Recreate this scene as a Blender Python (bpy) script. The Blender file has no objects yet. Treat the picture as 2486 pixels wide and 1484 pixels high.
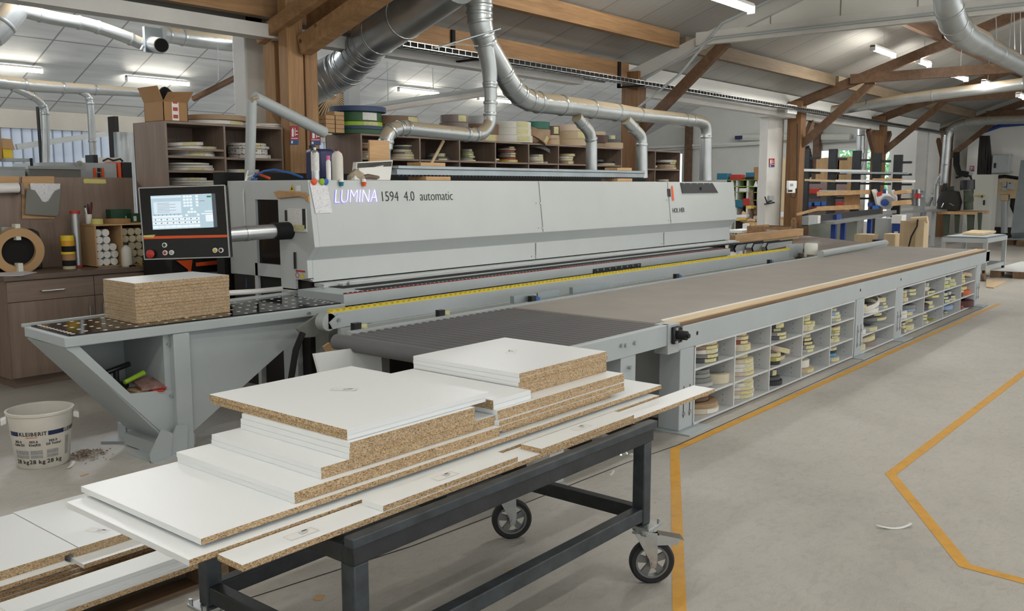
import bpy, math, random
from mathutils import Vector, Matrix, Euler
random.seed(7)
S = bpy.context.scene
C = S.collection
R = math.radians
# ---------------------------------------------------------------- camera model
IW, IH = 2486, 1484
FPX, CX, CY, HZ = 2200., 1243., 742., 449.
PITCH = math.atan((CY-HZ)/FPX); FF = math.hypot(FPX, CY-HZ)
AZ = math.atan((3058-CX)/FF); CZ = 1.75
_rt = Vector((math.sin(AZ), -math.cos(AZ), 0))
_fw = Vector((math.cos(AZ)*math.cos(PITCH), math.sin(AZ)*math.cos(PITCH), -math.sin(PITCH)))
_up = _rt.cross(_fw)
def ray(u, v): return _fw + _rt*((u-CX)/FPX) - _up*((v-CY)/FPX)
def pz(u, v, z):          # point on the horizontal plane z seen at u, v
    d = ray(u, v); t = (z-CZ)/d.z; return Vector((t*d.x, t*d.y, z))
def py(u, v, y):
    d = ray(u, v); t = y/d.y; return Vector((t*d.x, y, CZ+t*d.z))
def prj(p):
    d = Vector(p)-Vector((0, 0, CZ)); w_ = d.dot(_fw); return CX+FPX*d.dot(_rt)/w_, CY-FPX*d.dot(_up)/w_
def at_u(a, b_, u):        # point of the line a-b_ seen in column u
    lo, hi = 0., 1.
    for _ in range(40):
        m_ = (lo+hi)/2
        if prj(a.lerp(b_, m_))[0] < u: lo = m_
        else: hi = m_
    return a.lerp(b_, lo)
def px(u, v, x):
    d = ray(u, v); t = x/d.x; return Vector((x, t*d.y, CZ+t*d.z))
# ---------------------------------------------------------------- materials
def lin(h):
    if not isinstance(h, str): return tuple(h)
    h = h.lstrip('#'); o = []
    for i in (0, 2, 4):
        c = int(h[i:i+2], 16)/255.
        o.append(c/12.92 if c <= .04045 else ((c+.055)/1.055)**2.4)
    return tuple(o)
M = {}
def nm(name):
    m = bpy.data.materials.new(name); m.use_nodes = True
    nt = m.node_tree; b = nt.nodes['Principled BSDF']
    M[name] = m
    return m, nt, b
def mat(name, col, rough=.5, metal=0., emit=0., spec=.5, var=0., vs=8., bump=0., bs=60., trans=0., alpha=1.):
    m, nt, b = nm(name); c = lin(col)
    b.inputs['Base Color'].default_value = (*c, 1)
    b.inputs['Roughness'].default_value = rough; b.inputs['Metallic'].default_value = metal
    b.inputs['Specular IOR Level'].default_value = spec
    if emit:
        b.inputs['Emission Color'].default_value = (*c, 1); b.inputs['Emission Strength'].default_value = emit
    if trans: b.inputs['Transmission Weight'].default_value = trans
    if alpha < 1: b.inputs['Alpha'].default_value = alpha
    if var or bump:
        tc = nt.nodes.new('ShaderNodeTexCoord')
    if var:
        n = nt.nodes.new('ShaderNodeTexNoise'); n.inputs['Scale'].default_value = vs; n.inputs['Detail'].default_value = 6
        n.inputs['Roughness'].default_value = .6
        r = nt.nodes.new('ShaderNodeValToRGB')
        r.color_ramp.elements[0].position = .3; r.color_ramp.elements[1].position = .7
        r.color_ramp.elements[0].color = (*[x*(1-var) for x in c], 1); r.color_ramp.elements[1].color = (*[min(1, x*(1+var)) for x in c], 1)
        nt.links.new(tc.outputs['Object'], n.inputs['Vector']); nt.links.new(n.outputs['Fac'], r.inputs['Fac'])
        nt.links.new(r.outputs['Color'], b.inputs['Base Color'])
    if bump:
        n2 = nt.nodes.new('ShaderNodeTexNoise'); n2.inputs['Scale'].default_value = bs; n2.inputs['Detail'].default_value = 4
        bp = nt.nodes.new('ShaderNodeBump'); bp.inputs['Strength'].default_value = bump; bp.inputs['Distance'].default_value = .01
        nt.links.new(tc.outputs['Object'], n2.inputs['Vector']); nt.links.new(n2.outputs['Fac'], bp.inputs['Height'])
        nt.links.new(bp.outputs['Normal'], b.inputs['Normal'])
    return m
def N(nt, t, **k):
    n = nt.nodes.new(t)
    for a, v in k.items():
        if a in n.inputs: n.inputs[a].default_value = v
        else: setattr(n, a, v)
    return n
def ramp(nt, src, stops):
    r = nt.nodes.new('ShaderNodeValToRGB'); e = r.color_ramp.elements
    while len(e) < len(stops): e.new(.5)
    for i, (p, c) in enumerate(stops):
        e[i].position = p; e[i].color = (*lin(c), 1)
    nt.links.new(src, r.inputs['Fac']); return r
def mixc(nt, fac, a, b, mode='MIX'):
    n = nt.nodes.new('ShaderNodeMix'); n.data_type = 'RGBA'; n.blend_type = mode
    for s, v in ((n.inputs[0], fac), (n.inputs[6], a), (n.inputs[7], b)):
        if isinstance(v, (int, float)): s.default_value = v
        elif isinstance(v, (tuple, str)): s.default_value = (*lin(v), 1)
        else: nt.links.new(v, s)
    return n.outputs[2]
def coords(nt, scale=(1, 1, 1), rot=(0, 0, 0)):
    tc = nt.nodes.new('ShaderNodeTexCoord'); mp = nt.nodes.new('ShaderNodeMapping')
    mp.inputs['Scale'].default_value = scale; mp.inputs['Rotation'].default_value = rot
    nt.links.new(tc.outputs['Object'], mp.inputs['Vector']); return mp.outputs['Vector']
def wood(name, a, b_, grain='x', rough=.6, sc=1., fine=1., knots=False):
    m, nt, b = nm(name)
    s = {'x': (1.2*sc, 16*sc, 16*sc), 'y': (16*sc, 1.2*sc, 16*sc), 'z': (16*sc, 16*sc, 1.2*sc)}[grain]
    v = coords(nt, s)
    n = N(nt, 'ShaderNodeTexNoise', Scale=1.0, Detail=6., Roughness=.6, Distortion=.6)
    nt.links.new(v, n.inputs['Vector'])
    r = ramp(nt, n.outputs['Fac'], [(.3, a), (.72, b_)])
    v2 = coords(nt, tuple(x*5 for x in s))
    n2 = N(nt, 'ShaderNodeTexNoise', Scale=1.0, Detail=3.); nt.links.new(v2, n2.inputs['Vector'])
    r2 = ramp(nt, n2.outputs['Fac'], [(.35, (1-.25*fine,)*3), (.65, (1, 1, 1))])
    out = mixc(nt, 1., r.outputs['Color'], r2.outputs['Color'], 'MULTIPLY')
    if knots:
        vo = N(nt, 'ShaderNodeTexVoronoi', Scale=3.2); nt.links.new(coords(nt, {'x': (.5, 1, 1), 'y': (1, .5, 1), 'z': (1, 1, .5)}[grain]), vo.inputs['Vector'])
        k = ramp(nt, vo.outputs['Distance'], [(.05, (1, 1, 1)), (.11, (0, 0, 0))])
        out = mixc(nt, k.outputs['Color'], out, tuple(x*.3 for x in lin(a)))
    nt.links.new(out, b.inputs['Base Color']); b.inputs['Roughness'].default_value = rough
    return m
def galv(name, base='#9aa0a0', dust=True, rough=.36, metal=.7):
    m, nt, b = nm(name)
    n = N(nt, 'ShaderNodeTexNoise', Scale=3., Detail=5.); nt.links.new(coords(nt, (1, 1, 1)), n.inputs['Vector'])
    r = ramp(nt, n.outputs['Fac'], [(.3, tuple(x*.8 for x in lin(base))), (.7, base)])
    b.inputs['Roughness'].default_value = rough; b.inputs['Metallic'].default_value = metal
    if dust:   # sawdust that has settled on upward faces
        g = N(nt, 'ShaderNodeNewGeometry'); sp = N(nt, 'ShaderNodeSeparateXYZ'); nt.links.new(g.outputs['Normal'], sp.inputs[0])
        n3 = N(nt, 'ShaderNodeTexNoise', Scale=14., Detail=4.); nt.links.new(coords(nt), n3.inputs['Vector'])
        ad = N(nt, 'ShaderNodeMath', operation='MULTIPLY_ADD'); nt.links.new(n3.outputs['Fac'], ad.inputs[0]); ad.inputs[1].default_value = .5
        nt.links.new(sp.outputs['Z'], ad.inputs[2])
        k = ramp(nt, ad.outputs[0], [(.42, (0, 0, 0)), (.62, (1, 1, 1))])
        nt.links.new(mixc(nt, k.outputs['Color'], r.outputs['Color'], '#a2937b'), b.inputs['Base Color'])
        inv = N(nt, 'ShaderNodeMath', operation='MULTIPLY_ADD'); nt.links.new(k.outputs['Color'], inv.inputs[0]); inv.inputs[1].default_value = -metal; inv.inputs[2].default_value = metal
        nt.links.new(inv.outputs[0], b.inputs['Metallic'])
        rr = N(nt, 'ShaderNodeMath', operation='MULTIPLY_ADD'); nt.links.new(k.outputs['Color'], rr.inputs[0]); rr.inputs[1].default_value = .5; rr.inputs[2].default_value = rough
        nt.links.new(rr.outputs[0], b.inputs['Roughness'])
    else: nt.links.new(r.outputs['Color'], b.inputs['Base Color'])
    return m
def chip(name, cols, sc=1.):
    m, nt, b = nm(name)
    v = coords(nt, (230*sc, 230*sc, 420*sc))
    oi = N(nt, 'ShaderNodeObjectInfo'); am = N(nt, 'ShaderNodeVectorMath', operation='MULTIPLY_ADD'); nt.links.new(oi.outputs['Random'], am.inputs[0]); am.inputs[1].default_value = (317., 211., 173.); nt.links.new(v, am.inputs[2])
    vo = N(nt, 'ShaderNodeTexVoronoi', Scale=1.); nt.links.new(am.outputs[0], vo.inputs['Vector'])
    sp = N(nt, 'ShaderNodeSeparateColor'); nt.links.new(vo.outputs['Color'], sp.inputs[0])
    r = ramp(nt, sp.outputs[0], cols)
    nt.links.new(r.outputs['Color'], b.inputs['Base Color']); b.inputs['Roughness'].default_value = .85
    return m
def scrib(name, base, ink='#3a3a34', sx=60, sz=160, th=.6):   # handwriting on tape
    m, nt, b = nm(name)
    n = N(nt, 'ShaderNodeTexNoise', Scale=1., Detail=2.); nt.links.new(coords(nt, (sx, sx, sz)), n.inputs['Vector'])
    r = ramp(nt, n.outputs['Fac'], [(th, base), (th+.03, ink)])
    nt.links.new(r.outputs['Color'], b.inputs['Base Color']); b.inputs['Roughness'].default_value = .6
    return m
# ---------------------------------------------------------------- mesh builder
class MB:
    def __init__(s): s.v = []; s.f = []; s.m = []
    def _add(s, vs, fs, mi):
        o = len(s.v); s.v += [Vector(p) for p in vs]
        for f in fs: s.f.append([o+i for i in f]); s.m.append(mi)
        return s
    def hexa(s, p, mi=0, faces=None):
        fs = [(0, 3, 2, 1), (4, 5, 6, 7), (0, 1, 5, 4), (1, 2, 6, 5), (2, 3, 7, 6), (3, 0, 4, 7)]
        o = len(s.v); s.v += [Vector(q) for q in p]
        for k, f in enumerate(fs):
            s.f.append([o+i for i in f]); s.m.append(faces[k] if faces else mi)
        return s
    def box(s, x0, x1, y0, y1, z0, z1, mi=0, faces=None):   # faces: bottom top front(-y) right back left
        return s.hexa([(x0, y0, z0), (x1, y0, z0), (x1, y1, z0), (x0, y1, z0), (x0, y0, z1), (x1, y0, z1), (x1, y1, z1), (x0, y1, z1)], mi, faces)
    def prism(s, poly, vec, mi=0, mcap=None):
        n = len(poly); a = [Vector(p) for p in poly]; vec = Vector(vec); b = [p+vec for p in a]
        nn = Vector((0, 0, 0))
        for i in range(n): nn += (a[i]).cross(a[(i+1) % n])
        if nn.dot(vec) > 0: c0, c1, fl = list(range(n))[::-1], list(range(n, 2*n)), False
        else: c0, c1, fl = list(range(n)), list(range(n, 2*n))[::-1], True
        o = len(s.v); s.v += a+b
        mc = mi if mcap is None else mcap
        for f, k in ((c0, mc), (c1, mc)): s.f.append([o+i for i in f]); s.m.append(k)
        for i in range(n):
            j = (i+1) % n; f = [i, j, n+j, n+i]
            if fl: f = f[::-1]
            s.f.append([o+q for q in f]); s.m.append(mi)
        return s
    def beam(s, p0, p1, w, h, up=(0, 0, 1), mi=0):
        p0, p1 = Vector(p0), Vector(p1); d = (p1-p0).normalized(); sd = d.cross(Vector(up)).normalized(); u = sd.cross(d)
        a, b = sd*(w/2), u*(h/2)
        return s.hexa([p0+a-b, p1+a-b, p1-a-b, p0-a-b, p0+a+b, p1+a+b, p1-a+b, p0-a+b], mi)
    def tube(s, pts, r, n=12, cap=True, mi=0):
        P = [Vector(p) for p in pts]; k = len(P); rs = r if isinstance(r, (list, tuple)) else [r]*k
        o = len(s.v); prev = None
        for i in range(k):
            t = (P[min(i+1, k-1)]-P[max(i-1, 0)]).normalized()
            if prev is None:
                a = t.cross(Vector((0, 0, 1)));  a = t.cross(Vector((1, 0, 0))) if a.length < .1 else a
            else: a = prev-t*prev.dot(t)
            a.normalize(); prev = a; b = t.cross(a)
            for j in range(n):
                q = 2*math.pi*j/n; s.v.append(P[i]+(a*math.cos(q)+b*math.sin(q))*rs[i])
        for i in range(k-1):
            for j in range(n):
                j2 = (j+1) % n; s.f.append([o+i*n+j, o+i*n+j2, o+(i+1)*n+j2, o+(i+1)*n+j]); s.m.append(mi)
        if cap:
            s.f.append([o+j for j in range(n)][::-1]); s.m.append(mi)
            s.f.append([o+(k-1)*n+j for j in range(n)]); s.m.append(mi)
        return s
    def cyl(s, p0, p1, r, n=16, r1=None, mi=0):
        return s.tube([p0, p1], [r, r if r1 is None else r1], n, True, mi)
    def lathe(s, c, prof, n=32, close=False, mi=0, ax=None, mis=None):
        c = Vector(c); o = len(s.v); k = len(prof)
        if ax is None: X, Yv, Zv = Vector((1, 0, 0)), Vector((0, 1, 0)), Vector((0, 0, 1))
        else:
            Zv = Vector(ax).normalized(); X = Zv.cross(Vector((0, 0, 1)))
            if X.length < .1: X = Vector((1, 0, 0))
            X.normalize(); Yv = Zv.cross(X)
        for r_, z in prof:
            for j in range(n):
                q = 2*math.pi*j/n; s.v.append(c+X*(r_*math.cos(q))+Yv*(r_*math.sin(q))+Zv*z)
        for i in range(k if close else k-1):
            i2 = (i+1) % k
            for j in range(n):
                j2 = (j+1) % n; s.f.append([o+i*n+j, o+i*n+j2, o+i2*n+j2, o+i2*n+j]); s.m.append(mis[i] if mis else mi)
        return s
    def ring(s, c, R1, r0, h, n=32, mi=0, ax=None):   # hollow disc standing on c
        return s.lathe(c, [(r0, 0), (R1, 0), (R1, h), (r0, h)], n, True, mi, ax)
    def quad(s, a, b, c, d, mi=0): return s._add([a, b, c, d], [(0, 1, 2, 3)], mi)
    def build(s, name, mats, parent=None, bev=0., sharp=35, org=None):
        if not isinstance(mats, (list, tuple)): mats = [mats]
        if org is None:
            xs = [p.x for p in s.v]; ys = [p.y for p in s.v]; zs = [p.z for p in s.v]
            org = Vector(((min(xs)+max(xs))/2, (min(ys)+max(ys))/2, min(zs)))
        org = Vector(org)
        me = bpy.data.meshes.new(name); me.from_pydata([p-org for p in s.v], [], s.f)
        for m_ in mats: me.materials.append(M[m_] if isinstance(m_, str) else m_)
        me.polygons.foreach_set('material_index', s.m)
        me.polygons.foreach_set('use_smooth', [True]*len(s.f))
        me.update(); me.set_sharp_from_angle(angle=R(sharp))
        o = bpy.data.objects.new(name, me); C.objects.link(o)
        place(o, org, parent)
        if bev:
            b = o.modifiers.new('bevel', 'BEVEL'); b.width = bev; b.segments = 2; b.limit_method = 'ANGLE'; b.angle_limit = R(40)
        return o
WL = {}
def place(o, org, parent=None):
    WL[o.name] = Vector(org)
    if parent is not None:
        o.parent = parent; o.location = Vector(org)-WL[parent.name]
    else: o.location = org
def tag(o, label=None, cat=None, group=None, kind=None):
    if label: o['label'] = label
    if cat: o['category'] = cat
    if group: o['group'] = group
    if kind: o['kind'] = kind
    return o
def thing(name, label, cat, loc, group=None):
    o = bpy.data.objects.new(name, None); C.objects.link(o); o.empty_display_size = .1
    o.location = loc; WL[o.name] = Vector(loc)
    return tag(o, label, cat, group)
def struct(mb, name, m, **k):
    return tag(mb.build(name, m, **k), kind='structure')
def copy_tree(o, parent=None):
    c = o.copy(); C.objects.link(c); WL[c.name] = WL[o.name].copy()
    if parent is not None: c.parent = parent
    for ch in list(o.children): copy_tree(ch, c)
    return c
def glyphs(body, size, offset=0., shear=0., spx=1., align='LEFT', ext=.0004):
    """flat letter outlines as (verts, faces) in their own plane"""
    cu = bpy.data.curves.new('glyphs', 'FONT'); cu.body = body; cu.size = size; cu.align_x = align; cu.extrude = ext; cu.shear = shear
    cu.space_character = spx; cu.resolution_u = 3; cu.offset = offset
    o = bpy.data.objects.new('glyphs', cu); C.objects.link(o)
    dg = bpy.context.evaluated_depsgraph_get(); oe = o.evaluated_get(dg); me = oe.to_mesh()
    out = [v.co.copy() for v in me.vertices], [tuple(p.vertices) for p in me.polygons]
    oe.to_mesh_clear(); bpy.data.objects.remove(o); bpy.data.curves.remove(cu); return out
def text(body, size, mtl, origin, xdir, ydir, parent, name='lettering', off=.0008, align='LEFT', shear=0., ext=.0004, spx=1., sx=1., offset=0., mb=None):
    V, Fs = glyphs(body, size, offset, shear, spx, align, ext)
    xd = Vector(xdir).normalized(); zd = xd.cross(Vector(ydir)).normalized(); yd = zd.cross(xd); org = Vector(origin)+zd*off
    m_ = mb or MB(); m_._add([org+xd*(v.x*sx)+yd*v.y+zd*v.z for v in V], Fs, 0)
    return m_ if mb else m_.build(name, mtl, parent, org=org)
ORD = ['', 'first', 'second', 'third', 'fourth', 'fifth', 'sixth', 'seventh', 'eighth', 'ninth', 'tenth', 'eleventh', 'twelfth']
def pos(i, n):   # how high in a pile of n
    if n == 1: return 'lying alone'
    if i == 0: return 'at the bottom'
    if i == n-1: return 'on top'
    return ORD[i+1]+' from the bottom'
# ---------------------------------------------------------------- palette
mat('white_melamine', '#e9ecec', .38, spec=.45)
mat('edge_white', '#dcddd3', .45)
chip('chipboard', [(0., '#5e4832'), (.1, '#8a7052'), (.3, '#a98d69'), (.6, '#b89d78'), (.85, '#c8ae88'), (1., '#d8c29c')])
mat('machine_grey', '#c3c8c7', .42, var=.02, vs=3)
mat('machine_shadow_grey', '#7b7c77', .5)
mat('steel_grey_paint', '#a9afaf', .45, var=.05, vs=4)
mat('light_grey_paint', '#adb5b7', .42, var=.04, vs=3)
mat('dark_steel', '#2e3133', .45, .3, var=.35, vs=9, bump=.1)
mat('bluish_steel', '#3d4347', .42, .3, var=.35, vs=14)
mat('black_plastic', '#15161a', .35)
mat('black_glass', '#0c0c0e', .08)
mat('black_matt', '#0b0b0b', .8)
mat('rubber', '#1d1d1f', .7, var=.15, vs=30)
mat('belt_rubber', '#98938c', .7, var=.06, vs=2.5, bump=.15, bs=160)
mat('roller_sleeve', '#69686a', .6, var=.08, vs=5)
mat('zinc', '#b9bdbd', .3, .9, var=.12, vs=25)
mat('alu', '#b9bcbe', .35, .8)
mat('chrome', '#cfd2d4', .12, 1.)
mat('white_plastic', '#e8e8e4', .4); mat('cubby_white', '#cdd0d0', .45); mat('hub_grey', '#7d7f7f', .42, .4)
mat('bucket_white', '#d6d2c8', .45, var=.06, vs=6)
mat('navy', '#1d2450', .45)
mat('ink', '#1b1b1d', .6)
mat('grey_print', '#9a9a98', .6, var=.35, vs=160)
mat('yellow', '#e2c232', .5)
mat('yellow_belt', '#d8c23a', .55)
mat('red', '#b5342c', .5)
mat('orange', '#e65a25', .45)
mat('green_dark', '#1e4a33', .5)
mat('green_lime', '#94b82c', .55)
mat('teal', '#1c6f80', .5)
mat('blue', '#2c68b8', .45)
mat('blue_paint', '#24418a', .45)
mat('cable_blue', '#2f62a8', .5)
mat('paper', '#d9d6dc', .8)
mat('wall_white', '#e0e0da', .85, var=.04, vs=1.2, bump=.1, bs=20)
mat('beam_white', '#c8c7c2', .6, var=.08, vs=2.)
mat('plaster_grey', '#b5b2aa', .9, var=.08, vs=1.5)
mat('ceiling_panel_mat', '#d9dcdc', .6, var=.03, vs=.8)
mat('cardboard', '#a9835a', .8, var=.05, vs=6)
mat('cardboard_light', '#bd9a70', .8)
mat('decor_brown', '#86705f', .55)
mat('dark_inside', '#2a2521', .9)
mat('beige', '#c9b08a', .6)
mat('core_dark', '#2a2724', .8)
mat('yellow_tape', '#d3cb78', .6)
scrib('yellow_note', '#d0ca97', '#4c4a40', 110, 110, .64)
scrib('white_note', '#e0dfda', '#77756f', 120, 260, .62)
scrib('print_lines', '#e6e7ea', '#a9abb5', 45, 330, .6)
mat('glass_clear', '#f4f8f8', .03, trans=1.)
mat('cloth', '#a69a86', .9, var=.15, vs=20, bump=.4, bs=40)
mat('dust', '#a29a8c', .95, var=.2, vs=50)
mat('led_white', '#f2f4ff', .5, emit=1.)
M['led_white'].node_tree.nodes['Principled BSDF'].inputs['Emission Color'].default_value = (.80, .72, 1, 1)
M['led_white'].node_tree.nodes['Principled BSDF'].inputs['Emission Strength'].default_value = 1.0
mat('led_violet', '#6c62d4', .5, emit=.6)
mat('tube_light', '#fff8ea', .5, emit=1.); mat('tube_light_fill', '#fff8ea', .5, emit=1.); mat('tube_light_dim', '#fff8ea', .5, emit=20.)
wood('timber', '#8c6a47', '#b78f64', 'x', .7, .6, .7, True)
wood('timber_z', '#8c6a47', '#b78f64', 'z', .7, .6, .7, True)
wood('timber_dark', '#57402e', '#775a42', 'x', .6, .6, .7)
wood('timber_dark_z', '#6a4a2e', '#8d6740', 'z', .65, .6, .7)
wood('timber_grey', '#74644f', '#8c7a63', 'x', .75, .6, .7)
wood('pine', '#b99266', '#d3ae80', 'x', .65, .8, .5)
wood('pine_pale', '#cfb48c', '#dcc7a4', 'x', .65, .5, .3)
wood('plywood_pale', '#cbb48e', '#d9c6a4', 'z', .65, .4, .3)
wood('oak_panel', '#b28e62', '#c7a578', 'z', .6, .6, .5)
wood('decor_wood', '#7f6d60', '#917e70', 'z', .5, .7, .4)
wood('decor_wood_x', '#7f6d60', '#917e70', 'x', .5, .7, .4)
wood('worktop_wood', '#5f5147', '#79675a', 'x', .4, .8, .5)
wood('pallet_wood', '#6a533d', '#8c7254', 'x', .8, .8, .8)
wood('chopping_wood', '#b58a58', '#c69d6b', 'x', .5, .6, .4)
galv('duct_metal', '#b9bebe', True)
galv('duct_clean', '#b4b9ba', False, .3)
galv('zinc_sheet', '#a9b4b8', False, .45, .5)
WORLD, EXPO = 1.0, 0.86
# ================================================================ SETTING
XE, YL = 33.6, 21.3          # end wall, far side wall of the left bay
RZ0, RS = 3.83, .36          # main roof: height over the post row and slope
def roofz(y): return RZ0+RS*(8.37-y)
# ---- floor
m, nt, b = nm('concrete')
v = coords(nt)
n1 = N(nt, 'ShaderNodeTexNoise', Scale=.55, Detail=9., Roughness=.62, Distortion=.4); nt.links.new(v, n1.inputs['Vector'])
r1 = ramp(nt, n1.outputs['Fac'], [(.3, '#a39f97'), (.48, '#b6b2aa'), (.6, '#bdb9b2'), (.75, '#c9c6c0')])
n2 = N(nt, 'ShaderNodeTexNoise', Scale=7., Detail=8., Roughness=.7, Distortion=1.2); nt.links.new(coords(nt, (1.6, 3., 1)), n2.inputs['Vector'])
r2 = ramp(nt, n2.outputs['Fac'], [(.3, (.74, .73, .71)), (.5, (1, 1, 1)), (.72, (1.1, 1.1, 1.1))])
c1 = mixc(nt, .55, r1.outputs['Color'], r2.outputs['Color'], 'MULTIPLY')
n4 = N(nt, 'ShaderNodeTexNoise', Scale=160., Detail=2.); nt.links.new(v, n4.inputs['Vector'])
r4 = ramp(nt, n4.outputs['Fac'], [(.3, (.86, .86, .86)), (.7, (1.06, 1.06, 1.06))])
c1 = mixc(nt, .8, c1, r4.outputs['Color'], 'MULTIPLY')
n3 = N(nt, 'ShaderNodeTexNoise', Scale=26., Detail=3.); nt.links.new(v, n3.inputs['Vector'])
r3 = ramp(nt, n3.outputs['Fac'], [(.68, (0, 0, 0)), (.76, (1, 1, 1))])
n5 = N(nt, 'ShaderNodeTexNoise', Scale=1.1, Detail=2.); nt.links.new(v, n5.inputs['Vector'])
r5 = ramp(nt, n5.outputs['Fac'], [(.5, (0, 0, 0)), (.62, (.6, .6, .6))])
pit = mixc(nt, 1., r3.outputs['Color'], r5.outputs['Color'], 'MULTIPLY')
c1 = mixc(nt, pit, c1, '#77695c')
nt.links.new(c1, b.inputs['Base Color']); b.inputs['Roughness'].default_value = .5
bp = N(nt, 'ShaderNodeBump', Strength=.12, Distance=.01); nt.links.new(n2.outputs['Fac'], bp.inputs['Height']); nt.links.new(bp.outputs['Normal'], b.inputs['Normal'])
m, nt, b = nm('floor_paint')
n1 = N(nt, 'ShaderNodeTexNoise', Scale=9., Detail=8., Roughness=.7); nt.links.new(coords(nt), n1.inputs['Vector'])
r1 = ramp(nt, n1.outputs['Fac'], [(.3, '#b98d3f'), (.42, '#d19a35'), (.7, '#dca63c')])
nt.links.new(r1.outputs['Color'], b.inputs['Base Color']); b.inputs['Roughness'].default_value = .55
fl = struct(MB().box(-4, XE+.3, -6, YL+.3, -.3, 0), 'floor', 'concrete', org=(0, 0, 0))
def line(pts, w, name='painted_line', m='floor_paint', z=.0015, par=fl):
    mb = MB(); P = [Vector((p[0], p[1], 0)) for p in pts]; L = []; n = len(P)
    for i, p in enumerate(P):
        t0 = (P[i]-P[i-1]).normalized() if i else None; t1 = (P[i+1]-P[i]).normalized() if i < n-1 else None
        t = ((t0 or t1)+(t1 or t0)).normalized(); nv = Vector((-t.y, t.x, 0)); k = w/2/max(.4, nv.dot(Vector((-(t1 or t0).y, (t1 or t0).x, 0))))
        L.append((p-nv*k, p+nv*k))
    for i in range(n-1):
        a, b_ = L[i]; c, d = L[i+1]; zz = Vector((0, 0, z))
        mb.quad(a+zz, c+zz, d+zz, b_+zz)
    return mb.build(name, m, par)
line([pz(1650, 1484, 0)+Vector((-.16, -.09, 0)), pz(1650, 1484, 0), pz(1638, 1092, 0), (9.5, 2.86, 0), (14.9, 2.84, 0)], .058)
line([pz(2600, 800, 0), pz(2486, 905, 0), pz(2162, 1152, 0), pz(2342, 1374, 0), pz(2486, 1412, 0), pz(2700, 1450, 0)], .062)
# saw-cut joint in the slab
jt = [pz(600, 1455, 0), pz(1000, 1325, 0), pz(1260, 1225, 0), pz(1530, 1122, 0), pz(1640, 1080, 0), (9.3, 2.93, 0), (14.6, 2.93, 0)]
line([Vector(p)+Vector((0, .02*random.uniform(-1, 1) if 0 < i < 5 else 0, 0)) for i, p in enumerate(jt)], .008, 'expansion_joint', 'core_dark', .0012)
# ---- main roof deck: sandwich panels with joints running up the slope
m, nt, b = nm('roof_panel')
v = coords(nt)
br = N(nt, 'ShaderNodeSeparateXYZ'); nt.links.new(v, br.inputs[0])
fr = N(nt, 'ShaderNodeMath', operation='FRACT'); nt.links.new(br.outputs['X'], fr.inputs[0])
rr = ramp(nt, fr.outputs[0], [(0., '#44423e'), (.012, '#4a4845'), (.016, '#97958f'), (1., '#9d9b96')])
mu = N(nt, 'ShaderNodeMath', operation='MULTIPLY'); nt.links.new(br.outputs['X'], mu.inputs[0]); mu.inputs[1].default_value = 12
sn = N(nt, 'ShaderNodeMath', operation='PINGPONG'); nt.links.new(mu.outputs[0], sn.inputs[0]); sn.inputs[1].default_value = 1
bp = N(nt, 'ShaderNodeBump', Strength=.25, Distance=.01); nt.links.new(sn.outputs[0], bp.inputs['Height']); nt.links.new(bp.outputs['Normal'], b.inputs['Normal'])
nt.links.new(rr.outputs['Color'], b.inputs['Base Color']); b.inputs['Roughness'].default_value = .42
mb = MB(); YR = 1.5
mb.hexa([(-4, YR, roofz(YR)), (XE, YR, roofz(YR)), (XE, 9.0, roofz(9.0)), (-4, 9.0, roofz(9.0))]+[Vector(p)+Vector((0, 0, .12)) for p in ((-4, YR, roofz(YR)), (XE, YR, roofz(YR)), (XE, 9.0, roofz(9.0)), (-4, 9.0, roofz(9.0)))])
yb = -6.; zb = roofz(YR)-RS*(YR-yb)
mb.hexa([(-4, yb, zb), (XE, yb, zb), (XE, YR, roofz(YR)), (-4, YR, roofz(YR))]+[Vector(p)+Vector((0, 0, .12)) for p in ((-4, yb, zb), (XE, yb, zb), (XE, YR, roofz(YR)), (-4, YR, roofz(YR)))])
struct(mb, 'ceiling', 'roof_panel', org=(0, 0, 0))
# ---- left bay ceiling: stretched white panels with grey battens
m, nt, b = nm('left_bay_ceiling')
v = coords(nt)
sp = N(nt, 'ShaderNodeSeparateXYZ'); nt.links.new(v, sp.inputs[0])
def stripes(axis, per, wd):
    d = N(nt, 'ShaderNodeMath', operation='DIVIDE'); nt.links.new(sp.outputs[axis], d.inputs[0]); d.inputs[1].default_value = per
    f = N(nt, 'ShaderNodeMath', operation='FRACT'); nt.links.new(d.outputs[0], f.inputs[0])
    l = N(nt, 'ShaderNodeMath', operation='LESS_THAN'); nt.links.new(f.outputs[0], l.inputs[0]); l.inputs[1].default_value = wd/per
    return l.outputs[0]
mx = N(nt, 'ShaderNodeMath', operation='MAXIMUM'); nt.links.new(stripes('X', 1.05, .035), mx.inputs[0]); nt.links.new(stripes('Y', 2.3, .035), mx.inputs[1])
nn = N(nt, 'ShaderNodeTexNoise', Scale=1., Detail=6., Roughness=.6); nt.links.new(coords(nt, (.6, 5, 1)), nn.inputs['Vector'])
rr = ramp(nt, nn.outputs['Fac'], [(.3, '#c2c5c4'), (.7, '#dfe2e1')])
nt.links.new(mixc(nt, mx.outputs[0], rr.outputs['Color'], '#8d8e8d'), b.inputs['Base Color']); b.inputs['Roughness'].default_value = .45
bp = N(nt, 'ShaderNodeBump', Strength=.3, Distance=.03); nt.links.new(nn.outputs['Fac'], bp.inputs['Height']); nt.links.new(bp.outputs['Normal'], b.inputs['Normal'])
LY0, LZ0, LS = 17.43, 4.96, .42
YRL = 14.6
def lbz(y): return LZ0-LS*(y-LY0) if y >= YRL else LZ0-LS*(YRL-LY0)-.40*(YRL-y)
mb = MB()
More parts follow.
